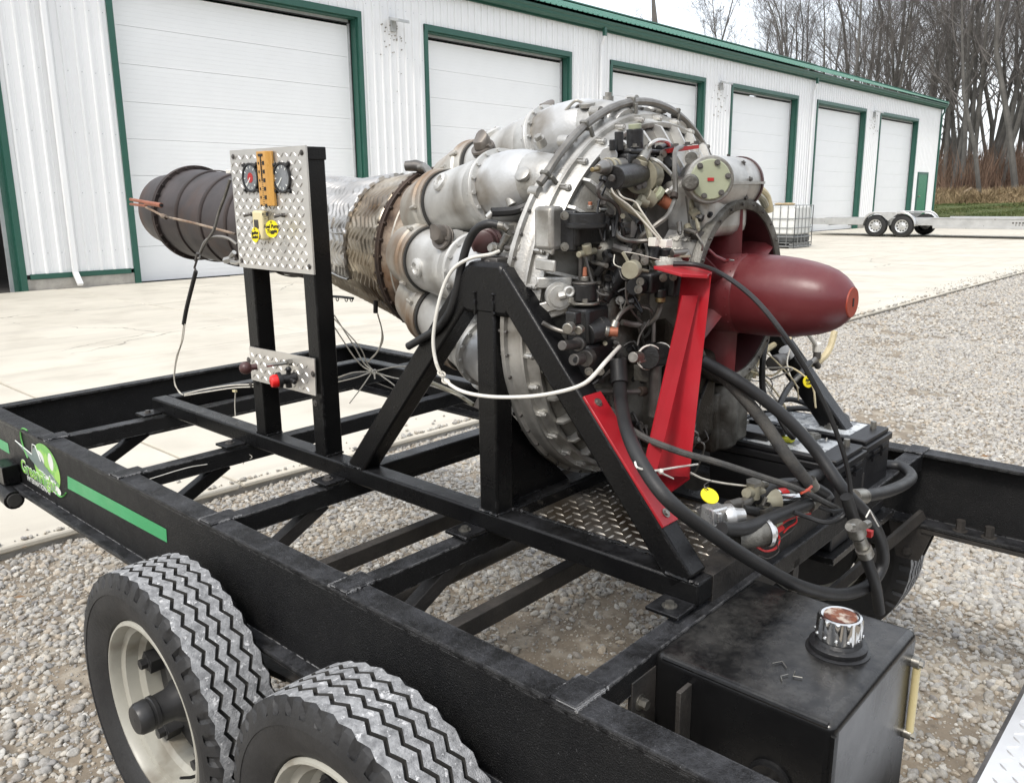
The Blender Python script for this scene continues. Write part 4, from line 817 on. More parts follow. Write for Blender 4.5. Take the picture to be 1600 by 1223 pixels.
m = MB(); m.cyl((PX - .022, c[1] - .008, c[2] - .025), (PX - .025, c[1] - .008, c[2] - .025), .004, 10); m.cyl((PX - .022, c[1] + .004, c[2] - .025), (PX - .025, c[1] + .004, c[2] - .025), .004, 10); m.build('button', KHAKI, tm)
# lower switch plate
q0, q1, q2, q3 = (1.184, 2.045, 1.023), (1.184, 1.741, 1.028), (1.184, 1.746, 0.932), (1.184, 2.047, 0.93)
m = MB(); m.prism([q0, q1, q2, q3], (-.0035, 0, 0)); lugs(m, (1.1805, q0[1] - .004, q3[2] + .004), (0, -1, 0), (0, 0, 1), (-1, 0, 0), .29, .083, .0195, .0085, .0019, .0018); sw = m.build('switch_plate', DIAMOND, cpn)
m = MB()
for y, z in ((2.052, .985), (2.052, .915), (1.75, .988), (1.75, .913)): m.bolt((1.1805, y, z), (-1, 0, 0), .005, .004)
m.build('plate_screws', DSTEEL, sw)
k0 = np.array((1.18, 1.844, 1.006)); k1 = np.array((1.08, 1.896, 1))
m = MB(); m.tube([k0 + (0.004, 0, 0), k0 * .45 + k1 * .55], .005, 10); m.cyl(k0, k0 + (-.012, 0, 0), .009, 6); m.mi(1); m.sph(k1, .0165, 18); m.cyl(k0 * .25 + k1 * .75, k1, .008, 12); m.build('throttle_knob', [STEEL, BAKEL], cpn)
e0 = np.array((1.18, 1.829, 0.969)); e1 = e0 + (-.062, .016, -.004)
m = MB(); m.cyl(e0, e0 * .4 + e1 * .6, .013, 18); m.cyl(e0 * .4 + e1 * .6, e0 * .25 + e1 * .75, .021, 22); m.sph(e0 * .7 + e1 * .3 + (0, -.004, .024), .008, 10); m.cyl(e0 * .7 + e1 * .3, e0 * .7 + e1 * .3 + (0, -.004, .024), .006, 10); m.cyl(e0 * .7 + e1 * .3 + (0, 0, -.01), e0 * .7 + e1 * .3 + (0, 0, -.024), .008, 10); m.cyl(e0 * .7 + e1 * .3, e0 * .7 + e1 * .3 + (0, -.03, -.006), .006, 10); es = m.build('stop_switch', ACCBLK, cpn, bevel=.001)
m = MB(); m.tube([e0 * .25 + e1 * .75, e0 * .12 + e1 * .88, e1, e1 + (e1 - e0) * .03], [.0165, .017, .014, .008], 22); m.build('red_button', REDBTN, es)

# wooden thermometer hung on the panel
th = thing('wall_thermometer', 'varnished wooden thermometer hung between the two gauges of the panel', 'thermometer', (1.17, 1.881, 1.466))
c = np.array((1.168, 1.879, 1.466)); yl, yr = c[1] + .033, c[1] - .020; z0, z1 = (1.168, 1.873, 1.398)[2], (1.168, 1.882, 1.529)[2]
m = MB(); m.prism([(PX - .003, yl, z0), (PX - .018, yl, z0), (PX - .018, c[1] - .006, z0), (PX - .009, yr, z0), (PX - .003, yr, z0)], (0, 0, z1 - z0)); m.build('board', WOODY, th, bevel=.001)
def tface(y): return PX - .0186
m = MB(); yy = c[1] + .014; m.tube([(tface(yy), yy, z0 + .06), (tface(yy), yy, z1 - .012)], .0016, 6); m.box(tface(yy) - .001, yy - .010, z1 - .012, tface(yy) + .001, yy + .010, z1 - .006)
for k in range(7):
    z = z1 - .028 - k * .0205; ya = yy + .011; m.box(tface(ya) - .0006, ya - .002, z - .003, tface(ya) + .001, ya + .002, z + .003); yb = yy - .010; m.box(tface(yb) - .0006, yb - .0042, z - .0045, tface(yb) + .001, yb + .0042, z + .0045)
for k in range(28): z = z1 - .022 - k * .0052; m.box(tface(yy) - .0008, yy - .004, z, tface(yy) + .001, yy + .003, z + .0007)
m.build('scale', INK, th)

# yellow key tags
def ytag(c, r, nrm_, up, label, lines=(), tilt=0, ry=1.0):
    c = np.array(c); n = nrm(nrm_); a, b, _ = frame(n, up)
    t = thing('yellow_tag', label, 'tag', c, 'yellow hand written key tags')
    m = MB(); m.lathe([(-.001, r), (.001, r)], c, n, 30, cap=True); o = m.build('disc', YELLOW, t)
    m = MB(); m.torus(c + b * r * .78 + n * .0012, n, .0025, .0007, 12, 6); m.build('eyelet', INK, t)
    for i, s_ in enumerate(lines): text('handwriting', s_, t, c + n * .0016 + b * (r * .28 - i * r * .55), np.cross(b, n), b, r * .58, INK, shear=.25, bold=.0003)
    return t
ytag((1.15, 1.838, 1.344), .021, (-1, -.25, .05), (0, .05, 1), 'yellow round tag over the timer, reading Fuel Pump Toggle', ('Fuel Pump', 'Toggle'))
ytag((1.162, 1.936, 1.326), .019, (-1, .05, .05), (0, .05, 1), 'yellow round tag hanging left of the timer, seen edge on', ('Ignition', 'Switch'))

# ---------------------------------------------------------------- fuel tank
ft_ = thing('fuel_tank', 'black steel fuel tank with chrome screw cap, hung inside the near end of the trailer', 'tank', (1.21, .5, .30))
TX0, TX1, TY0, TY1, TZ = 1.035, 1.385, .352, .648, .716
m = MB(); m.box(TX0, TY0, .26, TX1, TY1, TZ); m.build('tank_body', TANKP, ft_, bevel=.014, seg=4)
m = MB(); m.tube([(TX0 + .004, TY1 - .02, TZ - .004), (TX0 + .004, TY0 + .012, TZ - .004)], .005, 8); m.tube([(TX0 + .003, TY0 + .003, TZ - .016), (TX0 + .003, TY0 + .003, .30)], .004, 8); m.build('weld_seam', TANKP, ft_)
cc = np.array((1.235, 0.429, 0.718)); fx, fy = cc[0], cc[1]
m = MB(); m.lathe([(0, .049), (.003, .049), (.005, .044), (.009, .0445), (.013, .0445), (.016, .041), (.017, .036), (.022, .033), (.024, .028)], (fx, fy, TZ - .001), (0, 0, 1), 36); m.build('filler_neck', ACCBLK, ft_)
m = MB(); N2 = 72
m.lathe([(.020, .026), (.022, .033), (.027, .0355), (.056, .0345), (.0595, .0325), (.0605, .029), (.059, .0265), (.059, .0001)], (fx, fy, TZ), (0, 0, 1), N2, disp=lambda t, a: -.0034 * max(0, cos(a * 12)) ** 1.0 * (1 if .026 < t < .0575 else 0) if t > .024 else 0)
cp_ = m.build('filler_cap', CHROME, ft_)
m = MB(); m.cyl((fx, fy, TZ + .0591), (fx, fy, TZ + .0599), .025, 32); m.build('cap_disc', RUSTTOP, cp_)
m = MB()
for k in range(12): a_ = 2 * pi * (k + .5) / 12; m.sph((fx + .0350 * cos(a_), fy + .0350 * sin(a_), TZ + .031), .0034, 8)
m.build('cap_studs', CHROME, cp_)
gx, gy = 1.368, TY0 - .004
m = MB(); m.tube([(gx, gy - .004, .655), (gx, gy - .004, .535)], .0065, 12); sg = m.build('sight_gauge', AMBER, ft_); 
for z in (.665, .53): m = MB(); m.cyl((gx, gy + .006, z), (gx, gy - .008, z), .0095, 12); m.cyl((gx, gy - .008, z), (gx, gy - .014, z), .0065, 6); m.build('gauge_fitting', STEEL, sg)
m = MB(); m.box(TX0 - .035, TY1 - .075, .40, TX0 - .0005, TY1 - .067, .690); m.box(TX0 - .068, TY1 - .010, .42, TX0 - .001, TY1 - .002, .695); br = m.build('mount_bracket', OLDBLK, ft_, bevel=.001)
m = MB(); m.bolt((TX0 - .045, TY1 - .010, .652), (0, -1, 0), .0085, .014); m.bolt((TX0 - .045, TY1 - .010, .615), (0, -1, 0), .009, .003); m.build('bracket_bolt', STEEL, br)
dr_ = np.array((1.03, 0.44, 0.586)); m = MB(); m.lathe([(0, .034), (-.006, .034), (-.008, .028), (-.006, .022), (-.006, .001)], (TX0, dr_[1], dr_[2]), (1, 0, 0), 24); m.mi(1); m.sph((TX0 - .008, dr_[1], dr_[2]), .012, 10); m.build('drain_bung', [ACCBLK, DSTEEL], ft_)
m = MB(); z_ = TZ + .0025
for a, b, c_ in (((1.125, .487), (1.14, .478), (1.128, .465)), ((1.09, .455), (1.10, .462), (1.112, .456)), ((1.118, .436), (1.113, .448), (1.128, .452))): m.tube([(*a, z_), (*b, z_), (*c_, z_)], .0009, 5)
tag(m.build('steel_wire_scraps', STEEL), 'three bent scraps of bright wire lying on the black fuel tank', 'wire scrap')

# ---------------------------------------------------------------- batteries
def battery(name, x0, y0, z0, label, lx=.165, ly=.312, lz=.214):
    t = thing(name, label, 'battery', (x0 + lx / 2, y0 + ly / 2, z0), 'pair of black batteries')
    m = MB(); m.box(x0, y0, z0, x0 + lx, y0 + ly, z0 + lz - .03); m.build('case', BATT, t, bevel=.004)
    m = MB(); m.box(x0 - .004, y0 - .004, z0 + lz - .0295, x0 + lx + .004, y0 + ly + .004, z0 + lz - .012); m.box(x0 + .004, y0 + .004, z0 + lz - .0118, x0 + lx - .004, y0 + ly - .004, z0 + lz); m.build('lid', BATT, t, bevel=.003)
    m = MB(); m.box(x0 + .02, y0 + .05, z0 + lz, x0 + lx - .02, y0 + ly - .04, z0 + lz + .0012); m.build('label_sheet', BATTOP, t)
    for y in (y0 + .03, y0 + ly - .03):
        m = MB(); m.cyl((x0 + lx - .04, y, z0 + lz), (x0 + lx - .04, y, z0 + lz + .018), .008, 12, .007); m.build('terminal', STEEL, t)
    m = MB(); m.tube([(x0 + .05, y0 + ly - .005, z0 + lz - .01), (x0 + .05, y0 + ly + .006, z0 + lz + .004), (x0 + .08, y0 + ly - .04, z0 + lz + .012), (x0 + .12, y0 + ly - .03, z0 + lz + .006), (x0 + .12, y0 + ly + .005, z0 + lz - .01)], .0035, 6, sm=5); m.build('rope_handle', ACCBLK, t)
    m = MB()
    for k in range(2):
        m.box(x0 + .03 + .06 * k, y0 - .009, z0 + lz - .055, x0 + .07 + .06 * k, y0 - .0035, z0 + lz - .045); m.box(x0 + .03 + .06 * k, y0 - .009, z0 + lz - .038, x0 + .07 + .06 * k, y0 - .0035, z0 + lz - .03)
    m.build('hold_down_ribs', BATT, t); return t
battery('battery', 1.765, .648, .632, 'black battery nearer the red bracket, with a yellow scraper lying on it')
battery('battery', 1.955, .655, .632, 'black battery farther back, beside the far rail of the trailer')
m = MB(); m.box(1.74, .63, .615, 2.13, 1.0, .630); m.build('battery_tray', BLACK, std)
m = MB(); m.prism([(1.812, .93, .8485), (1.822, .78, .8485), (1.842, .78, .8485), (1.840, .93, .8485)], (0, 0, .010)); tag(m.build('yellow_scraper', mat('yellow_green_plastic', (.55, .56, .03), rough=.4), bevel=.003), 'yellow green plastic scraper lying on the nearer battery', 'scraper')
m = MB(); m.box(1.80, .83, .8475, 1.86, .93, .864); m.cyl((1.83, .83, .870), (1.83, .80, .870), .010, 12); m.cyl((1.85, .83, .870), (1.85, .80, .870), .010, 12); tag(m.build('battery_switch', ACCBLK, bevel=.003), 'black relay block with two round posts on the nearer battery', 'relay')

# ---------------------------------------------------------------- bright diamond plate corner in the foreground
dpt = thing('diamond_plate_ramp', 'bright aluminium diamond plate ramp with a grey edge, at the lower right corner', 'ramp', (1.6, -.2, .10))
p0, p1 = np.array((1.571, 0.27, 0.35)), np.array((1.951, 0.271, 0.35)); dv = nrm(p1 - p0); nv = np.array([dv[1], -dv[0], 0])
a_, b_ = p0 - dv * .5, p1 + dv * .22
m = MB(); m.prism([a_, b_, b_ + nv * .7, a_ + nv * .7], (0, 0, -.006)); lugs(m, a_ + nv * .012, nv, dv, (0, 0, 1), .65, np.linalg.norm(b_ - a_) - .01, .0270, .0125, .0032, .002); m.build('plate', DIAMONDW, dpt)
m = MB(); m.prism([a_ - nv * .008, b_ - nv * .008, b_, a_], (0, 0, -.05)); m.prism([a_ + nv * .05, a_ + nv * .09, a_ + nv * .09 + (0, 0, -.344), a_ + nv * .05 + (0, 0, -.344)], dv * .04); m.prism([b_ + nv * .4, b_ + nv * .44, b_ + nv * .44 + (0, 0, -.344), b_ + nv * .4 + (0, 0, -.344)], -dv * .04); m.build('edge_angle', DSTEEL, dpt)
# ---------------------------------------------------------------- the jet engine
TL = R_(3.6); EO = np.array([1.62, .83, 1.208]); EA = np.array([0, cos(TL), sin(TL)]); EU = np.array([0, -sin(TL), cos(TL)]); EX = np.array([-1., 0, 0])
def EN(s, r, th): t = R_(th); return EO + EA * s + r * (cos(t) * EU + sin(t) * EX)
def ED(th): t = R_(th); return cos(t) * EU + sin(t) * EX
eng = thing('jet_engine', 'old jet engine with silver combustion cans, maroon intake bullet and burnt jet pipe', 'jet engine', tuple(EO))
def ep(name, m, mt, parent=None, **k): return m.build(name, mt, parent or eng, **k)
def lat(prof, n=64, **k): m = MB(); m.lathe(prof, EO, EA, n, **k); return m
NO = np.array([1.62, .83, 1.2165])                # the intake and its bullet stand level
CO = EO + np.array([0, 0, -.042])                # the bolted compressor casing sits a little below the line of the intake
def latc(prof, n=64, **k): m = MB(); m.lathe(prof, CO, EA, n, **k); return m
def EC(s, r, th): return EN(s, r, th) + (CO - EO)
def spin(name, m, mt, angs, parent=None, org=None):                 # alike pieces set round the axis, sharing one mesh
    me = m.mesh(name, mt, INFO[eng.name][1])
    for a in angs:
        o = bpy.data.objects.new(name, me); C.objects.link(o); o.parent = parent or eng; t_ = Vector((org - EO) if org is not None else (0, 0, 0)); o.matrix_local = Matrix.Translation(t_) @ Matrix.Rotation(R_(-a), 4, Vector(EA)) @ Matrix.Translation(-t_); INFO[o.name] = INFO[eng.name]
def latn(prof, n=64, **k): m = MB(); m.lathe(prof, NO, (0, 1, 0), n, **k); return m

# intake and bullet
_sv = (EO, EA, EU); EO, EA, EU = NO, np.array([0, 1., 0]), np.array([0, 0, 1.])
ep('intake_ring', latn([(.012, .172), (-.002, .172), (-.004, .175), (-.004, .190), (0, .193), (.014, .194), (.018, .190)], 72), CASTD)
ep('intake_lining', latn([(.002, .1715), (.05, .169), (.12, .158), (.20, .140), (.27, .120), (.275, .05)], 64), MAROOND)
ep('intake_casing', latn([(.012, .189), (.03, .182), (.10, .186), (.125, .205), (.15, .25), (.155, .30)], 72), CAST)
m = MB()
for k in range(24): m.bolt(EN(-.004, .1825, k * 15 + 4), -EA, .0028, .004, False)
ep('intake_studs', m, DSTEEL)
ep('bullet_nose', latn([(-.022, .0825), (-.05, .0826), (-.09, .0818), (-.125, .0785), (-.155, .0735), (-.18, .0675), (-.20, .060), (-.216, .050), (-.227, .040), (-.233, .033), (-.235, .030)], 56), MAROON)
m = latn([(-.235, .0295), (-.2375, .0285), (-.2375, .0001)], 32); nd = ep('nose_plug', m, ORANGER); m = MB(); m.box(*(NO - EA * .239 - (.002, 0, .008)), *(NO - EA * .237 + (.002, 0, .008))); ep('plug_slot', m, INK, nd)
ep('bullet_body', latn([(.16, .070), (.10, .078), (.03, .0815), (-.018, .0825), (-.0215, .0805)], 56), MAROON)
m = MB()
for k in range(16): m.sph(EN(-.195 + .004 * (k % 3), .0605, k * 22.5), .0018, 6)
for k in range(28): m.sph(EN(-.012, .0825, k * 360 / 28), .0016, 6)
ep('rivets', m, MAROON)
for k in range(6):
    th = 60 * k; d = ED(th); tn = np.cross(EA, d); m = MB(); vs = []
    for r in (.070, .172):
        c = .066 + (.07 - r) * .10; f = 1.15 if r > .1 else 1.4
        for (t, w) in ((-.048, 0), (-.036, .0105), (-.01, .0145), (.03, .012), (.06, .005), (.07, 0), (.06, -.005), (.03, -.012), (-.01, -.0145), (-.036, -.0105)): vs.append(NO + EA * (c + t * f) + d * r + tn * w * f)
    m.add(vs, [((i + 1) % 10, i, 10 + i, 10 + (i + 1) % 10) for i in range(10)]); ep('strut', m, MAROON)
m = MB(); m.tube([(1.479, 0.84, 1.325), (1.495, 0.82, 1.302), (1.516, 0.81, 1.291), (1.515, 0.8, 1.294)], [.003, .003, .0045, .003], 8); m.mi(1); m.cyl((1.515, 0.8, 1.294), (1.531, 0.8, 1.292), .002, 8); ep('probe', m, [MAROON, STEEL])

EO, EA, EU = _sv
# compressor front casing: cone, radial ribs, bolted flange
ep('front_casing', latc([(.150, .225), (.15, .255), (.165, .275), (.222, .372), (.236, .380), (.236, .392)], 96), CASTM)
m = MB(); d = ED(0); tn = np.cross(EA, d) * .0032
m.prism([CO + EA * s + d * r - tn for s, r in ((.150, .255), (.122, .258), (.120, .268), (.206, .382), (.236, .389), (.222, .365))], 2 * tn)
spin('casing_rib', m, CAST, [k * 10 + 5 for k in range(36)], org=CO)
ep('front_flange', latc([(.224, .380), (.222, .383), (.222, .390), (.226, .392), (.236, .393), (.240, .396), (.248, .397), (.248, .407), (.253, .408), (.255, .404)], 120), CAST)
m = MB(); m.cyl(EC(.230, .398, 0), EC(.250, .399, 0), .0056, 10); m.bolt(EC(.230, .398, 0), -EA, .0038, .004); m.obox(EC(.243, .402, 0), ED(0) * .0045, np.cross(EA, ED(0)) * .0016, EA * .008)
spin('flange_boss', m, CAST, [k * 10 for k in range(36)], org=CO)
ep('compressor_casing', latc([(.248, .40), (.254, .408), (.264, .412), (.280, .414), (.283, .422), (.292, .423), (.296, .416), (.31, .405), (.325, .385), (.34, .34), (.36, .28)], 110), CAST)
m = MB()
for k in range(54): th = k * 360 / 54; m.bolt(EC(.283, .418, th), -EA, .0036, .005, False); m.cyl(EC(.292, .418, th), EC(.300, .418, th), .0045, 6)
ep('rear_flange_bolts', m, DSTEEL)
# conduit running round the rim, with clips
m = MB(); m.tube([EC(.268, .432, a) for a in range(-86, 52, 4)] + [EC(.27, .434, 53)], .0085, 10); ep('harness_conduit', m, GREYTUBE)
for a in (-80, -58, -38, -16, 8, 30, 50):
    d = ED(a); tn = np.cross(EA, d); m = MB(); m.obox(EC(.268, .432, a), d * .0105, tn * .0045, EA * .0095); m.obox(EC(.256, .416, a), d * .014, tn * .0045, EA * .003); ep('conduit_clip', m, CASTD, bevel=.002)
# lifting eye on the crown
m = MB(); t0 = EC(.33, .43, 12); m.obox(EC(.32, .405, 12), ED(12) * .026, np.cross(EA, ED(12)) * .034, EA * .012); m.obox(EC(.32, .405, -4), ED(-4) * .026, np.cross(EA, ED(-4)) * .02, EA * .010); ep('lifting_bracket', m, CAST, bevel=.006)
m = MB(); c = np.array((1.5, 1.16, 1.596)); m.torus(c, (1, .9, 0), .010, .0036, 22, 8); m.cyl(c - (0, 0, .03), c - (0, 0, .01), .005, 10); ep('lifting_eye', m, DSTEEL)
m = MB(); m.torus(np.array((1.518, 1.14, 1.596)), (1, .9, 0), .009, .006, 20, 8); ep('lifting_lug', m, CASTD)
m = MB(); m.tube([(1.49, 1.2, 1.591), (1.487, 1.18, 1.605), (1.484, 1.16, 1.614), (1.498, 1.15, 1.609)], .0032, 8, sm=6); ep('drain_pipe', m, WHITEAL)

# combustion cans, made once and turned round the axis
CF, CR = np.array([.36, .343]), np.array([.80, .190]); cdl = np.linalg.norm(CR - CF); cdir = (CR - CF) / cdl
c0 = EO + EA * CF[0] + EU * CF[1]; cd = EA * cdir[0] + EU * cdir[1]; cu = np.cross(cd, EX); a_, b_, _ = frame(cd, EU)
def canpart(m, name, mt): return m.mesh(name, mt, EO)
m = MB(); m.lathe([(-.03, .045), (-.015, .058), (.02, .068), (.06, .074), (.107, .0765)], c0, cd, 44); cm_dome = canpart(m, 'can_front', CANB)
m = MB(); m.lathe([(.118, .0785), (.158, .0795), (.160, .0788), (.162, .0795), (.198, .0795), (.200, .0788), (.203, .0785), (.27, .0785), (.36, .0775), (.42, .076), (.46, .072)], c0, cd, 48); cm_body = canpart(m, 'can_body', CANP)
m = MB(); m.lathe([(.105, .076), (.105, .0865), (.112, .0875), (.1125, .0858), (.1145, .0875), (.122, .0865), (.122, .076)], c0, cd, 48)
for k in range(16):
    t = 2 * pi * k / 16; p = c0 + cd * .105 + (cos(t) * b_ + sin(t) * a_) * .0822; m.cyl(p + cd * .022, p - cd * .003, .0038, 8); m.bolt(p, -cd, .0044, .0055, False)
cm_fl = canpart(m, 'can_flange', CANP)
m = MB(); m.tube([EN(.27, .335, 0), EN(.30, .345, 0), EN(.33, .345, 0), EN(.36, .340, 0), EN(.39, .332, 0)], [.048, .052, .056, .060, .066], 22, sm=4)
m.lathe([(0, .017), (.008, .017), (.010, .014), (.010, .0001)], EN(.335, .392, 4), EU, 20)
for q in (-10, 9): m.cyl(EN(.275, .392, q), EN(.298, .392, q), .012, 12)
m.cyl(EN(.345, .385, -9), EN(.345, .402, -9), .012, 14); m.cyl(EN(.345, .402, -9), EN(.345, .41, -9), .008, 6)
cm_el = canpart(m, 'outlet_elbow', CAST)
m = MB(); pb = c0 + cd * .268; ob = nrm(b_ + a_ * .15); m.lathe([(.076, .022), (.0845, .022), (.087, .019), (.088, .0135), (.0845, .012), (.080, .0115), (.080, .007), (.083, .0065), (.083, .0001)], pb, ob, 26)
for q in (-1, 1): m.bolt(pb + ob * .0865 + cd * .0165 * q, ob, .0022, .003, False)
cm_bs = canpart(m, 'igniter_boss', CANP)
m = MB(); m.lathe([(.352, .080), (.352, .086), (.358, .0885), (.372, .0885), (.378, .093), (.386, .093), (.390, .088), (.42, .086), (.48, .078)], c0, cd, 44)
for k in range(4): t = 1.57 * k + .7; p = c0 + cd * .374 + (cos(t) * b_ + sin(t) * a_) * .093; m.cyl(p - cd * .012, p + cd * .012, .0045, 8)
cm_co = canpart(m, 'can_collar', WHITEAL); m = MB(); m.lathe([(.343, .0785), (.343, .0825), (.353, .0825), (.353, .0785)], c0, cd, 44); cm_cs = canpart(m, 'collar_gap', GROOVE)
rp0 = c0 + cd * .185; r40 = np.array(Matrix.Rotation(R_(36), 3, Vector(EA))); nb = EO + r40 @ (rp0 - EO); et = nrm(nb - rp0); er = nrm((rp0 + nb) / 2 - EO - EA * ((rp0 + nb) / 2 - EO) @ EA)
e0_ = rp0 + .070 * nrm(et * .72 + ED(0) * .70); dcn = nrm(et * .25 + ED(0) * .97); e1_ = e0_ + dcn * .030
m = MB(); m.lathe([(-.012, .030), (0, .0285), (.018, .021), (.030, .020)], e0_, dcn, 24); cm_x = canpart(m, 'cross_cone', CANP)
q9 = nb + .074 * nrm(-et * .55 + er * .80); m = MB(); m.lathe([(.026, .020), (.026, .0265), (.031, .0275), (.033, .0215), (.036, .0275), (.041, .0265), (.041, .018)], e0_, dcn, 24); m.beam(e1_ + dcn * .007 - cd * .03, e1_ + dcn * .007 + cd * .03, .006, .006)
m.tube([e0_ + dcn * .038, e0_ + dcn * .052 + et * .006, (e0_ + q9) / 2 + er * .048, q9 + er * .012, q9 - er * .008], [.0185, .0185, .0185, .0185, .0195], 14, sm=4); m.lathe([(-.004, .021), (-.004, .0255), (.004, .0255), (.004, .021)], q9, er, 20); cm_xc = canpart(m, 'cross_elbow', mat('brown_grey_elbow', (.13, .115, .10), (.20, .18, .16), sc=20, rough=.5, metal=.5))
CANS = [50, 14, 86, 122, 158, 194, 230, 266, 302, 338]
for th in CANS:
    rot = Matrix.Rotation(R_(-th), 4, Vector(EA))
    cn = bpy.data.objects.new('combustion_can', cm_body); C.objects.link(cn); cn.parent = eng; cn.matrix_local = rot; INFO[cn.name] = INFO[eng.name]
    for n_, mm in (('can_front', cm_dome), ('can_flange', cm_fl), ('outlet_elbow', cm_el), ('igniter_boss', cm_bs), ('can_collar', cm_co), ('cross_cone', cm_x), ('cross_elbow', cm_xc), ('collar_gap', cm_cs)):
        o = bpy.data.objects.new(n_, mm); C.objects.link(o); o.parent = cn
# turbine collector and rusted flange
ep('turbine_shroud', lat([(.64, .13), (.68, .155), (.73, .178), (.79, .196), (.84, .207), (.872, .2135), (.878, .2165)], 72), WHITEAL)
ep('shroud_rim', lat([(.835, .2066), (.872, .2140), (.885, .2175), (.90, .219), (.908, .2195)], 72), RUSTST)
m = lat([(.906, .214), (.906, .228), (.912, .229), (.914, .226), (.916, .229), (.922, .228), (.922, .212)], 84)
for k in range(32): m.bolt(EN(.906, .2235, k * 11.25), -EA, .004, .006, False); m.cyl(EN(.922, .2235, k * 11.25), EN(.930, .2235, k * 11.25), .0042, 6)
ep('exhaust_flange', m, RUSTD)
ep('inner_cone', lat([(.36, .27), (.45, .22), (.60, .15), (.66, .14)], 40), DSTEEL)
m = MB(); m.tube([(1.532, 1.72, 1.489), (1.534, 1.7, 1.489), (1.515, 1.66, 1.472), (1.493, 1.6, 1.427), (1.466, 1.55, 1.387)], [.011, .0105, .0105, .0105, .010], 12, sm=5); m.mi(1); m.tube([(1.52, 1.76, 1.494), (1.534, 1.735, 1.495), (1.539, 1.71, 1.488)], [.013, .015, .014], 12); ep('breather_pipe', m, [GREYTUBE, DSTEEL])
# heat shield: crimped foil blankets
def crimp(A_, lam, n, w=0.): return lambda s, t: A_ * sin(2 * pi * (s / lam + 1.1 * abs(((t * n / (2 * pi)) % 1) * 2 - 1) + w * (sin(41 * s + 9 * t) + .7 * sin(17 * t - 60 * s)))) * (.75 + .25 * sin(23 * t + 31 * s))
pr = [(.924, .213), (.93, .224), (.945, .221)] + [(.945 + .345 * i / 96, .221 - .058 * (i / 96) ** .8) for i in range(1, 97)]
ep('heat_blanket', lat(pr, 256, disp=crimp(.0024, .022, 20, .12)), FOILB, smooth=80)
def bl(s_): return .221 - .058 * min(1, max(0, (s_ - .945) / .345)) ** .8
pr = [(1.09, bl(1.09) + .001)] + [(1.091 + .32 * i / 86, max(.178, bl(1.091 + .32 * i / 86) + .010)) for i in range(0, 87)] + [(1.413, .158)]
ep('foil_sleeve', lat(pr, 130, disp=lambda s, t: crimp(.0027, .024, 17, .22)(s, t) if s > 1.0905 else 0, a0=R_(-25), a1=R_(116)), FOIL, smooth=80)
m = MB(); m.tube([EN(1.094 + .31 * i / 12, max(.178, bl(1.094 + .31 * i / 12) + .011) + .002, 78 + .8 * sin(i)) for i in range(13)], .0022, 6); m.tube([EN(1.094 + .31 * i / 12, max(.178, bl(1.094 + .31 * i / 12) + .011) + .002, 115 + .8 * sin(i)) for i in range(13)], .003, 6)
m.obox(EN(1.14, .212, 72), ED(72) * .004, np.cross(EA, ED(72)) * .016, EA * .004); ep('foil_seam', m, FOIL)
# jet pipe
ep('jet_pipe', lat([(1.47, .146), (1.50, .155), (2.26, .1635), (2.27, .166)], 72), JETP)
for s in (1.62, 1.79, 1.955, 2.12): ep('pipe_band', lat([(s - .009, .1565 + .011 * (s - 1.5)), (s - .006, .1605 + .011 * (s - 1.5)), (s + .006, .1605 + .011 * (s - 1.5)), (s + .009, .1565 + .011 * (s - 1.5))], 72), JETR)
m = lat([(2.262, .162), (2.262, .177), (2.270, .178), (2.272, .175), (2.274, .178), (2.282, .177), (2.282, .160)], 80)
for k in range(28): m.bolt(EN(2.262, .171, k * 360 / 28), -EA, .0045, .008, False)
ep('pipe_flange', m, JETR)
ep('tail_nozzle', lat([(2.28, .163), (2.34, .153), (2.48, .1335), (2.482, .131), (2.36, .148), (2.30, .155)], 72), JETP)
ep('pipe_inside', lat([(2.30, .150), (1.9, .148), (1.9, .001)], 40), GROOVE)
# exhaust probe, its tube and clamp
m = MB(); m.tube([(1.4, 2.929, 1.387), (1.4, 3.045, 1.395)], .0085, 12); m.mi(1); m.cyl((1.4, 2.929, 1.387), (1.4, 2.924, 1.387), .006, 10); m.mi(0)
m.tube([(1.41, 3.066, 1.397), (1.42, 3.212, 1.406)], .006, 10); m.tube([(1.41, 3.069, 1.384), (1.42, 3.216, 1.389)], .005, 10); ep('probe_holder', m, [COPPER, INK])
m = MB(); m.tube([(1.405, 3.06, 1.379), (1.4, 2.992, 1.367), (1.4, 2.923, 1.35), (1.4, 2.721, 1.332), (1.4, 2.448, 1.302)], .0042, 10); m.tube([(1.4, 2.932, 1.352), (1.4, 2.9, 1.346)], .008, 6); ep('probe_tube', m, RUSTST)

# accessory gearbox and its fittings on the front of the engine
m = MB(); m.box(1.49, .835, 1.335, 1.66, 1.00, 1.455); ep('accessory_case', m, CAST, bevel=.022, seg=3)
m = MB(); m.lathe([(.02, .001), (.02, .050), (.05, .055), (.12, .054), (.125, .051), (.13, .054), (.18, .052), (.188, .046), (.188, .001)], (1.495, .872, 1.440), (1, 0, 0), 40); m.box(1.515, .815, 1.438, 1.68, .822, 1.443); sdr = ep('starter_drum', m, CAST); m = MB(); m.lathe([(.178, .050), (.178, .055), (.184, .055), (.184, .050)], (1.495, .872, 1.440), (1, 0, 0), 40); ep('drum_rim', m, BAKEL, sdr)
m = MB()
for k in range(9): a = k * 40 + 12; m.bolt((1.62, .872 + .052 * cos(R_(a)), 1.440 + .052 * sin(R_(a))), (0, cos(R_(a)), sin(R_(a))), .0038, .006)
ep('drum_bolts', m, DSTEEL)
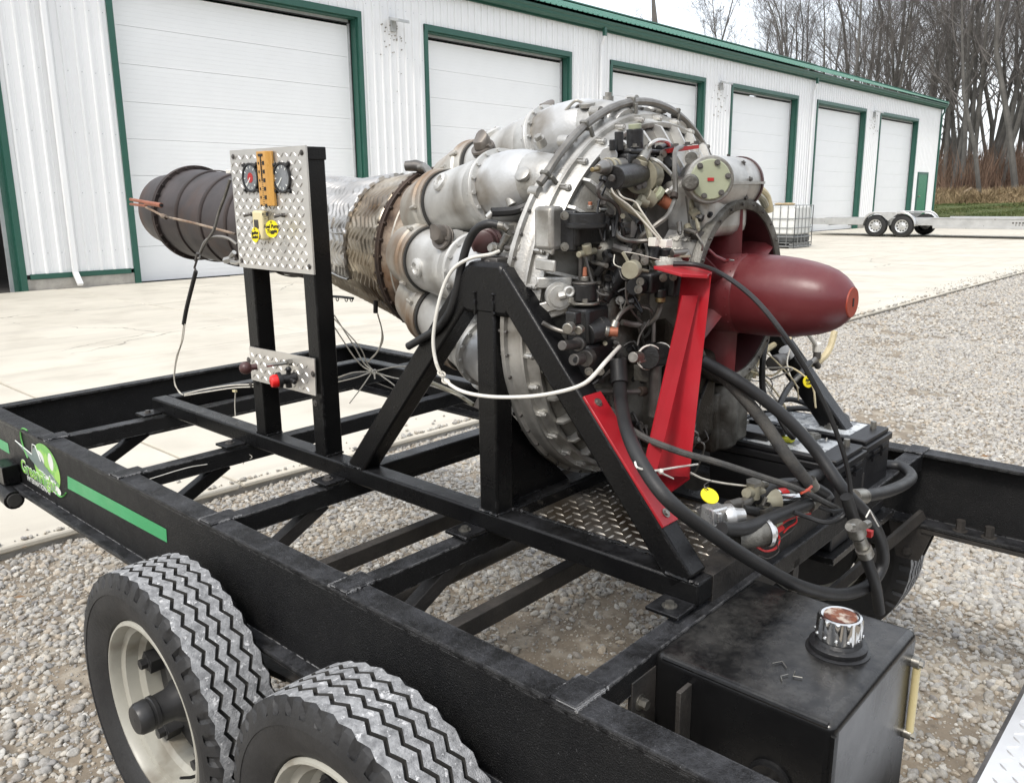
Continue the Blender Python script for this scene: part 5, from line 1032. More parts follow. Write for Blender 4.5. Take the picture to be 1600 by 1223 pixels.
cn_ = nrm((-.80, -.60, .04)); cv = np.array((1.484, 0.835, 1.447)) + cn_ * .012; m = MB(); m.lathe([(-.06, .046), (-.004, .0455), (-.001, .043), (-.001, .0001)], cv, cn_, 40); ep('cover_seat', m, CAST); m = MB(); m.lathe([(0, .038), (.005, .038), (.007, .036), (.007, .0001)], cv, cn_, 40); gc = ep('round_cover', m, PALEGRN)
a_, b_, _ = frame(cn_); m = MB()
for k in range(6): t = R_(60 * k + 20); m.bolt(cv + cn_ * .008 + (cos(t) * b_ + sin(t) * a_) * .0325, cn_, .0036, .006)
ep('cover_bolts', m, DSTEEL, gc); m = MB(); m.obox(cv + cn_ * .0085, a_ * .006, b_ * .003, cn_ * .0006); ep('red_mark', m, REDP, gc)
m = MB(); m.lathe([(0, .016), (.012, .016), (.016, .012), (.016, .0001)], (1.438, 0.85, 1.442), cn_, 20); ep('case_plug', m, CASTD); m = MB(); m.lathe([(0, .012), (.006, .012), (.006, .0001)], (1.49, 0.88, 1.488), cn_, 18); ep('case_plug', m, CASTD)
m = MB(); m.prism([(1.447, 0.9, 1.507), (1.552, 0.9, 1.516), (1.553, 0.9, 1.509), (1.448, 0.9, 1.499)], (.06, .06, 0)); ep('red_gasket', m, REDP)
m = MB()
m.bolt((1.482, 0.91, 1.511), (0, 0, 1), .006, .006); m.bolt((1.525, 0.91, 1.515), (0, 0, 1), .006, .006); m.bolt((1.559, 0.91, 1.518), (0, 0, 1), .006, .006); ep('gasket_bolts', m, DSTEEL)
_e = NO + np.array([0, .065, 0]); m = MB(); m.lathe([(-.034, .187), (-.034, .1885), (.03, .1885), (.03, .187)], _e, (0, 1, 0), 8, a0=R_(18), a1=R_(38)); ep('name_plate', m, mat('engraved_blue_plate', (.06, .065, .09), (.16, .165, .19), sc=40, rough=.3, metal=.5, streakdir=(.4, 1, 8)))
def rimpt(y, th, r=.1872): t = R_(th); return NO + np.array([-r * sin(t), y, r * cos(t)])
for s_, y_, th in (('136', .045, 44), ('15-486-86', .066, 51), ('1044', .060, 59)): t_ = R_(th); text('casting_number', s_, eng, rimpt(y_, th), (0, -1, 0), (sin(t_ - R_(0)) * 0 + cos(t_), 0, sin(t_)), .0145, WHITEH, shear=.25, bold=.0006)
# backing castings
m = MB(); m.box(1.30, .93, .93, 1.50, 1.02, 1.34); ep('wheel_case', m, CASTD, bevel=.02)
m = MB(); m.box(1.42, .855, .90, 1.60, .99, 1.10); m.box(1.44, .87, 1.10, 1.58, .99, 1.22); ep('oil_sump', m, CASTD, bevel=.025, seg=3)
m = MB(); m.lathe([(-.08, .05), (-.07, .056), (.07, .056), (.08, .05)], (1.66, .90, .94), (0, 0, 1), 28, cap=True); m.box(1.60, .86, .86, 1.76, 1.0, 1.00); ep('oil_filter_bowl', m, CASTD, bevel=.01)
m = lat([(.10, .16), (.11, .22), (.125, .255), (.14, .26)], 64); ep('dark_recess', m, DSTEEL)
def acc(name, mt, *items, bevel=.0012):
    m = MB()
    for it in items:
        if len(it) == 3 and not hasattr(it[2], '__len__'): m.cyl(it[0], it[1], it[2], 18)
        elif len(it) == 4: m.tube([it[0], it[1]], [it[2], it[3]], 18)
        elif it[0] == 'b': pass
    return ep(name, m, mt, bevel=bevel)
def blk(name, mt, c, hx, hy, hz, bevel=.004, parent=None): m = MB(); m.box(c[0] - hx, c[1] - hy, c[2] - hz, c[0] + hx, c[1] + hy, c[2] + hz); return ep(name, m, mt, parent, bevel=bevel)
def bolts(name, mt, pts, d, r=.0045, h=.006, parent=None):
    m = MB()
    for p in pts: m.bolt(p, d, r, h)
    return ep(name, m, mt, parent)
F_ = (-.60, -.80, 0)                     # facing of the fittings on the near front quarter
# top pressure control unit
blk('control_unit_plate', ACCBLK, (1.428, 0.965, 1.501), .062, .03, .005)
blk('control_unit', ACCBLK, (1.407, 0.965, 1.472), .046, .028, .026, .005)
acc('control_unit_caps', ACCBLK, ((1.422, 0.965, 1.504), (1.42, 0.965, 1.544), .0165), ((1.361, 0.96, 1.502), (1.36, 0.96, 1.537), .0085), ((1.34, 0.96, 1.502), (1.339, 0.96, 1.522), .006), ((1.48, 0.965, 1.505), (1.479, 0.965, 1.522), .007))
acc('pale_cap', PALEGRN, ((1.42, 0.965, 1.544), (1.419, 0.965, 1.554), .0125))
bolts('unit_bolts', STEEL, [(1.374, 0.955, 1.506), (1.384, 0.94, 1.509), (1.447, 0.955, 1.509), (1.493, 0.955, 1.508)], (0, 0, 1), .0045)
# ribbed starter motor and regulator behind it
acc('booster_coil', ACCBLK, ((1.26, 0.9, 1.452), (1.416, 0.945, 1.46), .0215)); acc('coil_bush', DSTEEL, ((1.256, 0.899, 1.451), (1.247, 0.895, 1.451), .0065))
acc('fuel_regulator', KHAKI, ((1.404, 0.94, 1.455), (1.449, 0.955, 1.457), .034, .036), ((1.449, 0.955, 1.457), (1.525, 0.98, 1.46), .028, .028)); acc('regulator_ring', ACCBLK, ((1.486, 0.955, 1.459), (1.533, 0.97, 1.46), .037)); acc('regulator_cap', PALEGRN, ((1.519, 0.955, 1.46), (1.568, 0.97, 1.46), .014))
bolts('regulator_nuts', DSTEEL, [(1.375, 0.93, 1.478), (1.369, 0.925, 1.454), (1.381, 0.93, 1.437), (1.397, 0.93, 1.471), (1.399, 0.93, 1.44)], F_, .0055, .010)
acc('temperature_bulb', GREYTUBE, ((1.214, 0.9, 1.467), (1.246, 0.91, 1.47), .0075, .013), ((1.246, 0.91, 1.47), (1.351, 0.945, 1.476), .014, .013)); acc('bulb_tip', BRASS, ((1.184, 0.89, 1.465), (1.214, 0.9, 1.467), .004)); acc('bulb_rings', KHAKI, ((1.262, 0.915, 1.471), (1.272, 0.918, 1.471), .0165), ((1.292, 0.925, 1.472), (1.302, 0.928, 1.473), .0155))
acc('drain_union', ACCBLK, ((1.227, 0.9, 1.446), (1.231, 0.9, 1.453), .007)); acc('bright_dome', CANB, ((1.342, 0.97, 1.493), (1.374, 0.99, 1.499), .017, .012))
acc('upper_union', STEEL, ((1.392, 0.93, 1.483), (1.412, 0.935, 1.495), .0115), ((1.412, 0.935, 1.495), (1.428, 0.94, 1.505), .0095)); acc('union_body', KHAKI, ((1.392, 0.935, 1.471), (1.394, 0.93, 1.485), .0125))
acc('shut_off_valve', KHAKI, ((1.423, 0.925, 1.43), (1.44, 0.915, 1.413), .013), ((1.401, 0.925, 1.419), (1.418, 0.915, 1.406), .016, .013)); acc('valve_collar', PALEGRN, ((1.421, 0.915, 1.424), (1.428, 0.912, 1.418), .0165)); acc('copper_plug', COPPER, ((1.435, 0.912, 1.413), (1.449, 0.9, 1.401), .0125))
acc('small_valve', KHAKI, ((1.387, 0.93, 1.412), (1.403, 0.92, 1.404), .011), ((1.37, 0.93, 1.405), (1.377, 0.92, 1.398), .010))
acc('dark_pump', ACCBLK, ((1.484, 0.94, 1.493), (1.493, 0.93, 1.472), .018), ((1.485, 0.95, 1.504), (1.523, 0.95, 1.51), .012)); bolts('pump_screws', STEEL, [(1.468, 0.93, 1.498), (1.484, 0.925, 1.486), (1.455, 0.93, 1.486)], F_, .005)
# black governor box on the near side
gb_ = blk('governor', ACCBLK, (1.286, 0.985, 1.359), .052, .026, .030, .006)
m = MB(); c = np.array((1.239, 1, 1.358)); m.box(c[0] - .006, c[1] - .035, c[2] - .037, c[0] + .006, c[1] + .035, c[2] + .037); ep('mount_flange', m, ACCBLK, gb_, bevel=.004)
m = MB(); c = np.array((1.254, 0.955, 1.377)); m.lathe([(-.014, .030), (-.012, .034), (.012, .034), (.014, .030)], c, (0, 0, 1), 26); m.lathe([(-.018, .036), (-.016, .038), (-.010, .038), (-.008, .034)], c + (0, 0, .004), (0, 0, 1), 26); ep('diaphragm_dome', m, ACCBLK, gb_)
bolts('flange_bolts', STEEL, [(1.199, 0.962, 1.387), (1.2, 0.962, 1.332)], F_, .005, .006, gb_); blk('cast_pad', CAST, (1.226, 1.02, 1.363), .020, .022, .040, .008)
acc('top_fitting', COPPER, ((1.266, 0.955, 1.402), (1.266, 0.955, 1.41), .004)); acc('top_nut', STEEL, ((1.266, 0.955, 1.396), (1.266, 0.955, 1.404), .006), ((1.289, 0.955, 1.394), (1.307, 0.95, 1.394), .0075))
# ribs on the lower casing, filter pot with copper nipple
m = MB()
for (q0, q1) in (((1.222, 1.045, 1.337), (1.217, 1, 1.324)), ((1.224, 1.05, 1.259), (1.271, 1, 1.258)), ((1.227, 1.05, 1.207), (1.267, 1, 1.224)), ((1.231, 1.05, 1.194), (1.276, 1, 1.213)), ((1.224, 1.05, 1.295), (1.221, 1, 1.293))): m.beam(q0, q1, .008, .022)
ep('case_ribs', m, CAST, bevel=.003)
m = MB(); m.lathe([(0, .026), (.012, .026), (.012, .020), (.016, .020), (.016, .0001)], (1.228, 1, 1.238), F_, 24); m.cyl((1.214, 0.985, 1.239), (1.22, 0.975, 1.242), .008, 10); m.torus((1.224, 0.97, 1.248), F_, .008, .0035, 16, 8); ep('lever_boss', m, CAST)
acc('filter_pot', ACCBLK, ((1.253, 0.955, 1.231), (1.252, 0.955, 1.261), .0225)); acc('filter_flange', STEEL, ((1.253, 0.955, 1.223), (1.253, 0.955, 1.228), .028)); acc('filter_lid', DSTEEL, ((1.252, 0.955, 1.261), (1.252, 0.955, 1.265), .0235)); acc('filter_nut', STEEL, ((1.252, 0.955, 1.266), (1.252, 0.955, 1.275), .008)); acc('copper_nipple', COPPER, ((1.252, 0.955, 1.275), (1.252, 0.955, 1.292), .0045, .0035))
bolts('filter_bolts', STEEL, [(1.193, 0.94, 1.234), (1.214, 0.925, 1.231), (1.28, 0.945, 1.227)], (0, 0, 1), .005, .008)
acc('sight_valve', KHAKI, ((1.249, 0.95, 1.334), (1.255, 0.95, 1.317), .009), ((1.232, 0.955, 1.316), (1.283, 0.955, 1.32), .006)); acc('rusty_union', RUSTD, ((1.31, 0.96, 1.328), (1.314, 0.96, 1.31), .011)); acc('dark_pipe_run', DSTEEL, ((1.259, 0.97, 1.316), (1.26, 0.97, 1.263), .005), ((1.295, 0.97, 1.311), (1.3, 0.97, 1.26), .005))
# pump cluster below the filter
blk('fuel_pump', ACCBLK, (1.262, 0.955, 1.184), .034, .026, .034, .006); blk('pump_head', ACCBLK, (1.199, 0.94, 1.205), .010, .012, .012, .003)
acc('pump_barrel', ACCBLK, ((1.236, 0.935, 1.17), (1.278, 0.925, 1.178), .020, .023)); acc('barrel_ring', DSTEEL, ((1.27, 0.928, 1.176), (1.273, 0.926, 1.177), .0235))
acc('banjo_union', STEEL, ((1.156, 0.92, 1.192), (1.173, 0.925, 1.193), .010), ((1.181, 0.915, 1.186), (1.196, 0.92, 1.187), .008)); acc('copper_union', COPPER, ((1.266, 0.91, 1.174), (1.277, 0.895, 1.173), .009)); acc('elbow_union', STEEL, ((1.275, 0.905, 1.179), (1.283, 0.905, 1.191), .009), ((1.26, 0.915, 1.176), (1.266, 0.91, 1.174), .011))
blk('lower_pump', ACCBLK, (1.277, 0.955, 1.115), .050, .028, .036, .008); acc('pump_end', DSTEEL, ((1.215, 0.925, 1.128), (1.234, 0.93, 1.129), .016), ((1.175, 0.92, 1.133), (1.204, 0.925, 1.13), .011)); acc('pump_bore', INK, ((1.175, 0.916, 1.134), (1.174, 0.914, 1.134), .006))
acc('pipe_stub', DSTEEL, ((1.154, 0.93, 1.161), (1.218, 0.945, 1.152), .009), ((1.218, 0.945, 1.152), (1.24, 0.95, 1.151), .014)); bolts('tab_bolts', STEEL, [(1.221, 0.92, 1.104), (1.257, 0.92, 1.098)], (-.8, -.6, 0), .005, .012)
blk('pump_bracket', ACCBLK, (1.258, 0.96, 1.079), .030, .015, .014, .003)
acc('round_pump', ACCBLK, ((1.333, 0.865, 1.12), (1.41, 0.885, 1.111), .0235)); m = MB(); m.torus((1.339, 0.866, 1.119), (.55, .8, .08), .0235, .002, 26, 6); m.torus((1.408, 0.885, 1.111), (.55, .8, .08), .0235, .0022, 26, 6); ep('pump_bands', m, WHITEH); acc('pump_nozzle', STEEL, ((1.261, 0.85, 1.133), (1.299, 0.86, 1.127), .010), ((1.281, 0.85, 1.121), (1.31, 0.855, 1.118), .003))
blk('pump_foot', CASTD, (1.366, 0.885, 1.082), .02, .02, .016, .002)
# valve block at the top of the red bracket
blk('valve_block', ACCBLK, (1.378, 0.89, 1.258), .034, .022, .020, .006); blk('valve_side', ACCBLK, (1.403, 0.86, 1.25), .014, .014, .020, .004); acc('valve_bores', ACCBLK, ((1.31, 0.885, 1.255), (1.339, 0.89, 1.254), .016), ((1.379, 0.87, 1.245), (1.38, 0.87, 1.23), .012)); bolts('valve_bolts', STEEL, [(1.295, 0.865, 1.253), (1.371, 0.86, 1.268), (1.304, 0.88, 1.308), (1.336, 0.88, 1.301), (1.382, 0.845, 1.27), (1.305, 0.868, 1.266)], F_, .005, .005)
acc('throttle_quadrant', KHAKI, ((1.267, 0.865, 1.29), (1.289, 0.872, 1.291), .0165)); m = MB(); m.beam((1.272, 0.87, 1.301), (1.265, 0.88, 1.322), .008, .006); m.beam((1.295, 0.87, 1.29), (1.329, 0.87, 1.283), .012, .005); ep('throttle_lever', m, KHAKI, bevel=.001)
acc('hose_joint', BRASS, ((1.38, 0.87, 1.23), (1.38, 0.87, 1.22), .010)); blk('lug_plate', DSTEEL, (1.346, 0.93, 1.348), .012, .004, .022, .002); acc('black_lug', ACCBLK, ((1.316, 0.915, 1.355), (1.331, 0.915, 1.355), .007)); acc('black_elbow', RUBBER, ((1.336, 0.93, 1.286), (1.299, 0.95, 1.227), .016))
blk('white_connector', WHITEH, (1.352, 0.845, 1.334), .0105, .008, .007, .001); blk('white_connector', WHITEH, (1.336, 0.86, 1.337), .008, .008, .008, .001); acc('relay_stack', ACCBLK, ((1.376, 0.89, 1.302), (1.383, 0.89, 1.324), .015), ((1.393, 0.87, 1.307), (1.392, 0.87, 1.321), .012)); acc('clevis', GREYTUBE, ((1.383, 0.85, 1.313), (1.422, 0.84, 1.314), .007), ((1.413, 0.84, 1.302), (1.422, 0.84, 1.311), .009)); m = MB(); m.beam((1.386, 0.86, 1.307), (1.415, 0.83, 1.307), .01, .004); ep('clevis_plate', m, KHAKI)
# pipes across the front
def pipe(name, mt, r, *P, n=8): m = MB(); m.tube(P, r, n, sm=6); return ep(name, m, mt)
pipe('fuel_pipe', ALTUBE, .0042, (1.428, 0.94, 1.503), (1.422, 0.93, 1.514), (1.44, 0.925, 1.522), (1.48, 0.93, 1.521), (1.525, 0.95, 1.51))
pipe('fuel_pipe', ALTUBE, .0040, (1.418, 0.93, 1.488), (1.411, 0.905, 1.482), (1.433, 0.895, 1.464), (1.453, 0.89, 1.447), (1.449, 0.89, 1.437), (1.439, 0.895, 1.428), (1.442, 0.905, 1.423))
pipe('fuel_pipe', GREYTUBE, .0048, (1.542, 0.92, 1.51), (1.48, 0.9, 1.509), (1.439, 0.885, 1.499), (1.423, 0.875, 1.47), (1.42, 0.87, 1.425), (1.406, 0.865, 1.404), (1.377, 0.86, 1.382), (1.359, 0.87, 1.368), (1.347, 0.89, 1.349), (1.348, 0.91, 1.33), (1.35, 0.92, 1.312))
acc('pipe_sleeve', RUSTD, ((1.414, 0.868, 1.423), (1.409, 0.866, 1.414), .0075)); acc('pipe_nut', STEEL, ((1.434, 0.9, 1.422), (1.439, 0.895, 1.429), .007), ((1.425, 0.876, 1.458), (1.423, 0.874, 1.447), .0065))
pipe('hydraulic_pipe', GREYTUBE, .0048, (1.307, 0.95, 1.394), (1.307, 0.94, 1.39), (1.306, 0.93, 1.375), (1.303, 0.92, 1.351), (1.314, 0.91, 1.34), (1.337, 0.9, 1.337), (1.35, 0.88, 1.338))
pipe('braided_lead', KHAKI, .0058, (1.27, 0.91, 1.43), (1.287, 0.91, 1.414), (1.313, 0.905, 1.397), (1.333, 0.89, 1.383), (1.34, 0.88, 1.369), (1.338, 0.87, 1.343))
pipe('drain_tube', DSTEEL, .0036, (1.227, 0.9, 1.445), (1.214, 0.9, 1.432), (1.229, 0.905, 1.419), (1.267, 0.91, 1.412), (1.298, 0.915, 1.397), (1.31, 0.92, 1.376), (1.314, 0.925, 1.357))
pipe('white_lead', WHITEW, .0018, (1.254, 0.9, 1.434), (1.261, 0.895, 1.421), (1.291, 0.885, 1.402), (1.311, 0.87, 1.377), (1.337, 0.85, 1.342)); pipe('white_lead', WHITEW, .0018, (1.272, 0.9, 1.432), (1.276, 0.89, 1.418), (1.308, 0.885, 1.409), (1.314, 0.875, 1.393), (1.33, 0.86, 1.363), (1.346, 0.85, 1.341))
pipe('return_pipe', GREYTUBE, .0042, (1.283, 0.905, 1.19), (1.299, 0.905, 1.204), (1.328, 0.905, 1.213), (1.36, 0.9, 1.212), (1.384, 0.895, 1.202), (1.389, 0.89, 1.182), (1.383, 0.885, 1.14))
pipe('return_pipe', GREYTUBE, .0060, (1.325, 0.92, 1.183), (1.35, 0.91, 1.176), (1.379, 0.9, 1.175), (1.387, 0.885, 1.188), (1.386, 0.875, 1.209), (1.38, 0.87, 1.22))
pipe('return_pipe', DSTEEL, .0040, (1.284, 0.945, 1.227), (1.34, 0.94, 1.221), (1.408, 0.935, 1.209), (1.447, 0.93, 1.197)); pipe('thin_pipe', DSTEEL, .0022, (1.321, 0.91, 1.262), (1.324, 0.91, 1.228), (1.342, 0.905, 1.199), (1.366, 0.9, 1.179)); pipe('thin_pipe', DSTEEL, .0022, (1.373, 0.89, 1.184), (1.358, 0.9, 1.155), (1.35, 0.9, 1.136))
pipe('lower_pipe', DSTEEL, .0060, (1.239, 0.93, 1.06), (1.29, 0.91, 1.053), (1.34, 0.885, 1.048), (1.36, 0.88, 1.046)); acc('pipe_union', RUSTD, ((1.337, 0.883, 1.049), (1.351, 0.88, 1.048), .0095)); pipe('lower_pipe', DSTEEL, .0045, (1.258, 0.94, 1.07), (1.283, 0.93, 1.084), (1.32, 0.92, 1.1)); pipe('lower_pipe', GREYTUBE, .0042, (1.183, 1, 1.192), (1.197, 0.99, 1.182), (1.207, 0.97, 1.175), (1.22, 0.95, 1.171))
acc('drain_column', DSTEEL, ((1.353, 0.86, 1.102), (1.354, 0.86, 1), .012))
pipe('control_wire', WHITEW, .0010, (1.267, 0.88, 1.322), (1.285, 0.87, 1.319), (1.312, 0.86, 1.312), (1.344, 0.85, 1.304)); pipe('control_wire', WHITEW, .0010, (1.268, 0.9, 1.316), (1.254, 0.89, 1.301), (1.268, 0.88, 1.292)); pipe('control_wire', DSTEEL, .0012, (1.285, 0.9, 1.285), (1.279, 0.89, 1.274), (1.281, 0.88, 1.27))
# the many small unions, studs and stubs that crowd the front of the casing
rf = random.Random(21); fm = {0: MB(), 1: MB(), 2: MB(), 3: MB()}
for k in range(150):
    x = rf.uniform(1.28, 1.56); z = rf.uniform(.90, 1.42); y = .93 if x < 1.46 else .86
    if (x - 1.62) ** 2 + (z - 1.2) ** 2 < .19 ** 2: continue
    p = np.array([x, y + rf.uniform(0, .03), z]); d = nrm((rf.gauss(-.5, .5), rf.gauss(-.7, .4), rf.gauss(0, .5))); r = rf.uniform(.004, .011); h = rf.uniform(.012, .045); q = fm[rf.choice((0, 0, 0, 1, 1, 2, 3))]
    q.cyl(p, p + d * h, r, 10); q.cyl(p + d * h, p + d * (h + r * .8), r * rf.uniform(.5, 1.25), 6)
    if rf.random() < .4: q.tube([p + d * h, p + d * (h + .02) + (0, 0, -.02), p + d * h * .6 + (rf.uniform(-.05, .05), 0, rf.uniform(-.1, .06)), p + (rf.uniform(-.07, .07), .02, rf.uniform(-.14, .1))], rf.uniform(.0018, .0034), 6, sm=5)
for k, mt_ in enumerate((ACCBLK, DSTEEL, KHAKI, GREYTUBE)): ep('small_fittings', fm[k], mt_)['kind'] = 'stuff'
# gland, oil filler and lines near the trunnion
m = MB(); c = (1.26, 1.216, 1.329); m.lathe([(-.014, .030), (-.010, .034), (0, .034), (.004, .028), (.010, .028), (.012, .024), (.034, .023), (.036, .020), (.036, .0001)], c, (-.85, -.5, .05), 30); ep('oil_filler_cap', m, BAKEL)
blk('bracket_pad', CASTD, (1.3, 1.181, 1.338), .02, .03, .03, .006); acc('trunnion_union', STEEL, ((1.245, 1.155, 1.364), (1.25, 1.146, 1.354), .007), ((1.25, 1.146, 1.347), (1.245, 1.155, 1.329), .0085), ((1.245, 1.152, 1.332), (1.24, 1.162, 1.314), .0075)); acc('trunnion_arm', DSTEEL, ((1.24, 1.144, 1.32), (1.24, 1.107, 1.319), .006), ((1.24, 1.124, 1.315), (1.24, 1.124, 1.293), .006))
blk('ignition_unit', RUSTST, (1.389, 1.26, 1.476), .030, .008, .006, .003); acc('unit_end', STEEL, ((1.338, 1.25, 1.471), (1.355, 1.255, 1.473), .006)); blk('amber_block', BRASS, (1.379, 1.245, 1.469), .028, .006, .003, .001); blk('black_clip', ACCBLK, (1.44, 1.22, 1.472), .016, .010, .016, .003); pipe('ignition_lead', GREYTUBE, .0022, (1.338, 1.25, 1.471), (1.321, 1.26, 1.465), (1.313, 1.27, 1.447), (1.32, 1.28, 1.401), (1.328, 1.28, 1.374)); pipe('ignition_lead', DSTEEL, .0022, (1.428, 1.25, 1.478), (1.441, 1.22, 1.486))
pipe('harness_tail', RUBBER, .0095, (1.39, 1.16, 1.448), (1.346, 1.14, 1.425), (1.314, 1.14, 1.405), (1.289, 1.16, 1.392), (1.265, 1.18, 1.389), (1.249, 1.19, 1.389)); acc('plug_body', CAST, ((1.316, 1.2, 1.418), (1.315, 1.19, 1.4), .012), ((1.253, 1.19, 1.388), (1.248, 1.2, 1.378), .007))
m = MB(); m.tube([(1.35, 1.622, 1.164), (1.35, 1.618, 1.155)], .004, 6); 
blk('underside_case', WHITEAL, (1.52, 1.22, .875), .09, .10, .06, .03)

# tail clips hanging below the exhaust
clp = MB(); p = np.array((1.5, 2.094, 1.123)); clp.tube([p, (1.5, 2.049, 1.125), (1.5, 1.994, 1.125)], .004, 6)
for c in ((1.5, 2.072, 1.117), (1.5, 2.028, 1.119), (1.5, 2.003, 1.121)): clp.torus(np.array(c), (1, 0, 0), .006, .0015, 12, 6)
ep('drain_clips', clp, ACCBLK)
m = MB(); m.tube([(1.45, 1.827, 1.137), (1.45, 1.83, 1.103)], .0065, 8); ep('drain_stub', m, RUBBER)
# ---------------------------------------------------------------- hoses, lines, cables and loose bits
def run(name, label, cat, mt, r, P, n=10, group=None, ends=None):
    m = MB(); m.tube(P, r, n, sm=8)
    if ends:
        m.mi(1)
        for (p, q, rr) in ends: m.cyl(p, q, rr, 14)
    return tag(m.build(name, [mt] + ([STEEL] if ends else []), base=P[0]), label, cat, group)
h1 = run('fuel_hose', 'long thick black hose looping over the fuel tank, marked with a white 1', 'hose', RUBBER, .0125,
    [(1.291, 0.9, 1.089), (1.24, 0.86, 1.055), (1.175, 0.8, 1.02), (1.136, 0.74, 0.981), (1.123, 0.68, 0.938), (1.193, 0.64, 0.87), (1.284, 0.6, 0.796), (1.402, 0.565, 0.717), (1.532, 0.54, 0.658), (1.633, 0.52, 0.644), (1.68, 0.51, 0.677), (1.656, 0.51, 0.737), (1.608, 0.525, 0.803), (1.566, 0.56, 0.86), (1.567, 0.62, 0.926), (1.543, 0.68, 0.992), (1.498, 0.75, 1.055), (1.458, 0.82, 1.1)], n=14)
m = MB(); m.tube([(1.526, 0.5, 0.832), (1.552, 0.503, 0.837), (1.6, 0.499, 0.79)], .0016, 6); o = m.build('chalk_mark', WHITEH, h1)
m = MB(); m.tube([(1.294, 0.905, 1.111), (1.271, 0.885, 1.076)], .0165, 14); m.build('hose_end', RUBBER, h1)
run('braided_hose', 'worn grey braided hose slanting down over the battery to a steel clamp', 'hose', HOSEG, .0125, [(1.481, 0.83, 1.091), (1.503, 0.78, 1.052), (1.53, 0.72, 0.981), (1.548, 0.67, 0.91), (1.601, 0.64, 0.84)], n=14, ends=[((1.599, 0.645, 0.851), (1.609, 0.637, 0.831), .0155)])
run('loop_hose', 'thick black hose in a wide flat loop at the far rail, beside the batteries', 'hose', RUBBER, .0135, [(1.681, 0.565, 0.811), (1.824, 0.56, 0.783), (1.989, 0.57, 0.754), (2.134, 0.6, 0.728), (2.194, 0.65, 0.725), (2.132, 0.7, 0.732), (1.913, 0.7, 0.779), (1.705, 0.68, 0.821), (1.567, 0.66, 0.84)], n=14, ends=[((1.634, 0.564, 0.824), (1.696, 0.565, 0.808), .0165)])
run('drain_hose', 'narrower black hose with silver couplings dropping behind the fuel tank', 'hose', RUBBER, .0115, [(1.526, 0.54, 0.863), (1.55, 0.53, 0.811), (1.563, 0.52, 0.766), (1.593, 0.51, 0.711), (1.62, 0.5, 0.656), (1.661, 0.5, 0.583)], n=12, ends=[((1.512, 0.515, 0.816), (1.525, 0.512, 0.795), .017), ((1.524, 0.51, 0.791), (1.544, 0.508, 0.766), .013), ((1.543, 0.505, 0.762), (1.555, 0.503, 0.746), .0155)])
m = MB(); m.cyl((1.459, 0.5, 0.834), (1.44, 0.5, 0.84), .007, 10); m.cyl((1.501, 0.495, 0.824), (1.524, 0.495, 0.821), .008, 10); m.mi(1); m.box(*np.array((1.552, 0.5, 0.791)) - .006, *np.array((1.552, 0.5, 0.791)) + .006); tag(m.build('hose_coupling', [STEEL, REDP]), 'silver camlock coupling with a red tab on the narrower black drain hose', 'coupling')
run('inlet_hose', 'short thick black hose from the silver pump to a steel clamp', 'hose', RUBBER, .0130, [(1.271, 0.66, 0.846), (1.33, 0.65, 0.83), (1.413, 0.64, 0.824), (1.515, 0.635, 0.815), (1.59, 0.63, 0.81)], n=14, ends=[((1.576, 0.632, 0.808), (1.6, 0.629, 0.81), .0165)])
run('pump_hose', 'black hose bending up behind the pumps', 'hose', RUBBER, .0125, [(1.486, 0.7, 0.831), (1.531, 0.7, 0.835), (1.589, 0.69, 0.835), (1.663, 0.67, 0.816), (1.719, 0.655, 0.786), (1.725, 0.645, 0.772)], n=14)
run('bleed_hose', 'small black hose between two clamps, under the short thick pump hose', 'hose', RUBBER, .009, [(1.407, 0.69, 0.835), (1.47, 0.68, 0.812), (1.54, 0.665, 0.8), (1.62, 0.65, 0.795)], n=12)
run('throttle_cable', 'thin glossy black cable arching over the maroon bullet from the red bracket', 'cable', RUBBER, .0046, [(1.356, 0.83, 1.297), (1.375, 0.79, 1.295), (1.343, 0.72, 1.284), (1.328, 0.65, 1.248), (1.331, 0.59, 1.186), (1.384, 0.56, 1.104), (1.457, 0.545, 1.01), (1.524, 0.54, 0.915), (1.55, 0.54, 0.844), (1.544, 0.55, 0.812), (1.515, 0.57, 0.806), (1.501, 0.6, 0.813), (1.481, 0.62, 0.824)], n=8)
run('control_rod', 'thin grey black cable running under the red bracket to the pumps', 'cable', HOSEG, .0062, [(1.349, 1, 1.036), (1.281, 0.9, 1.011), (1.215, 0.8, 1.005), (1.248, 0.74, 0.979), (1.316, 0.7, 0.95), (1.417, 0.66, 0.904), (1.527, 0.63, 0.854), (1.658, 0.6, 0.782)], n=8)
run('coil_lead', 'thin black lead curling back under the pumps', 'cable', RUBBER, .004, [(1.589, 0.62, 0.805), (1.624, 0.6, 0.788), (1.657, 0.58, 0.788)], n=8)
run('oil_hose', 'black hose hanging down in front of the cans with its free end pointing left', 'hose', RUBBER, .0085, [(1.215, 1.141, 1.366), (1.205, 1.159, 1.368), (1.2, 1.184, 1.358), (1.2, 1.208, 1.332), (1.195, 1.223, 1.289), (1.19, 1.234, 1.239), (1.185, 1.252, 1.191), (1.18, 1.285, 1.153), (1.175, 1.329, 1.127), (1.17, 1.37, 1.105)], n=12, ends=[((1.21, 1.15, 1.367), (1.222, 1.134, 1.363), .0085)])
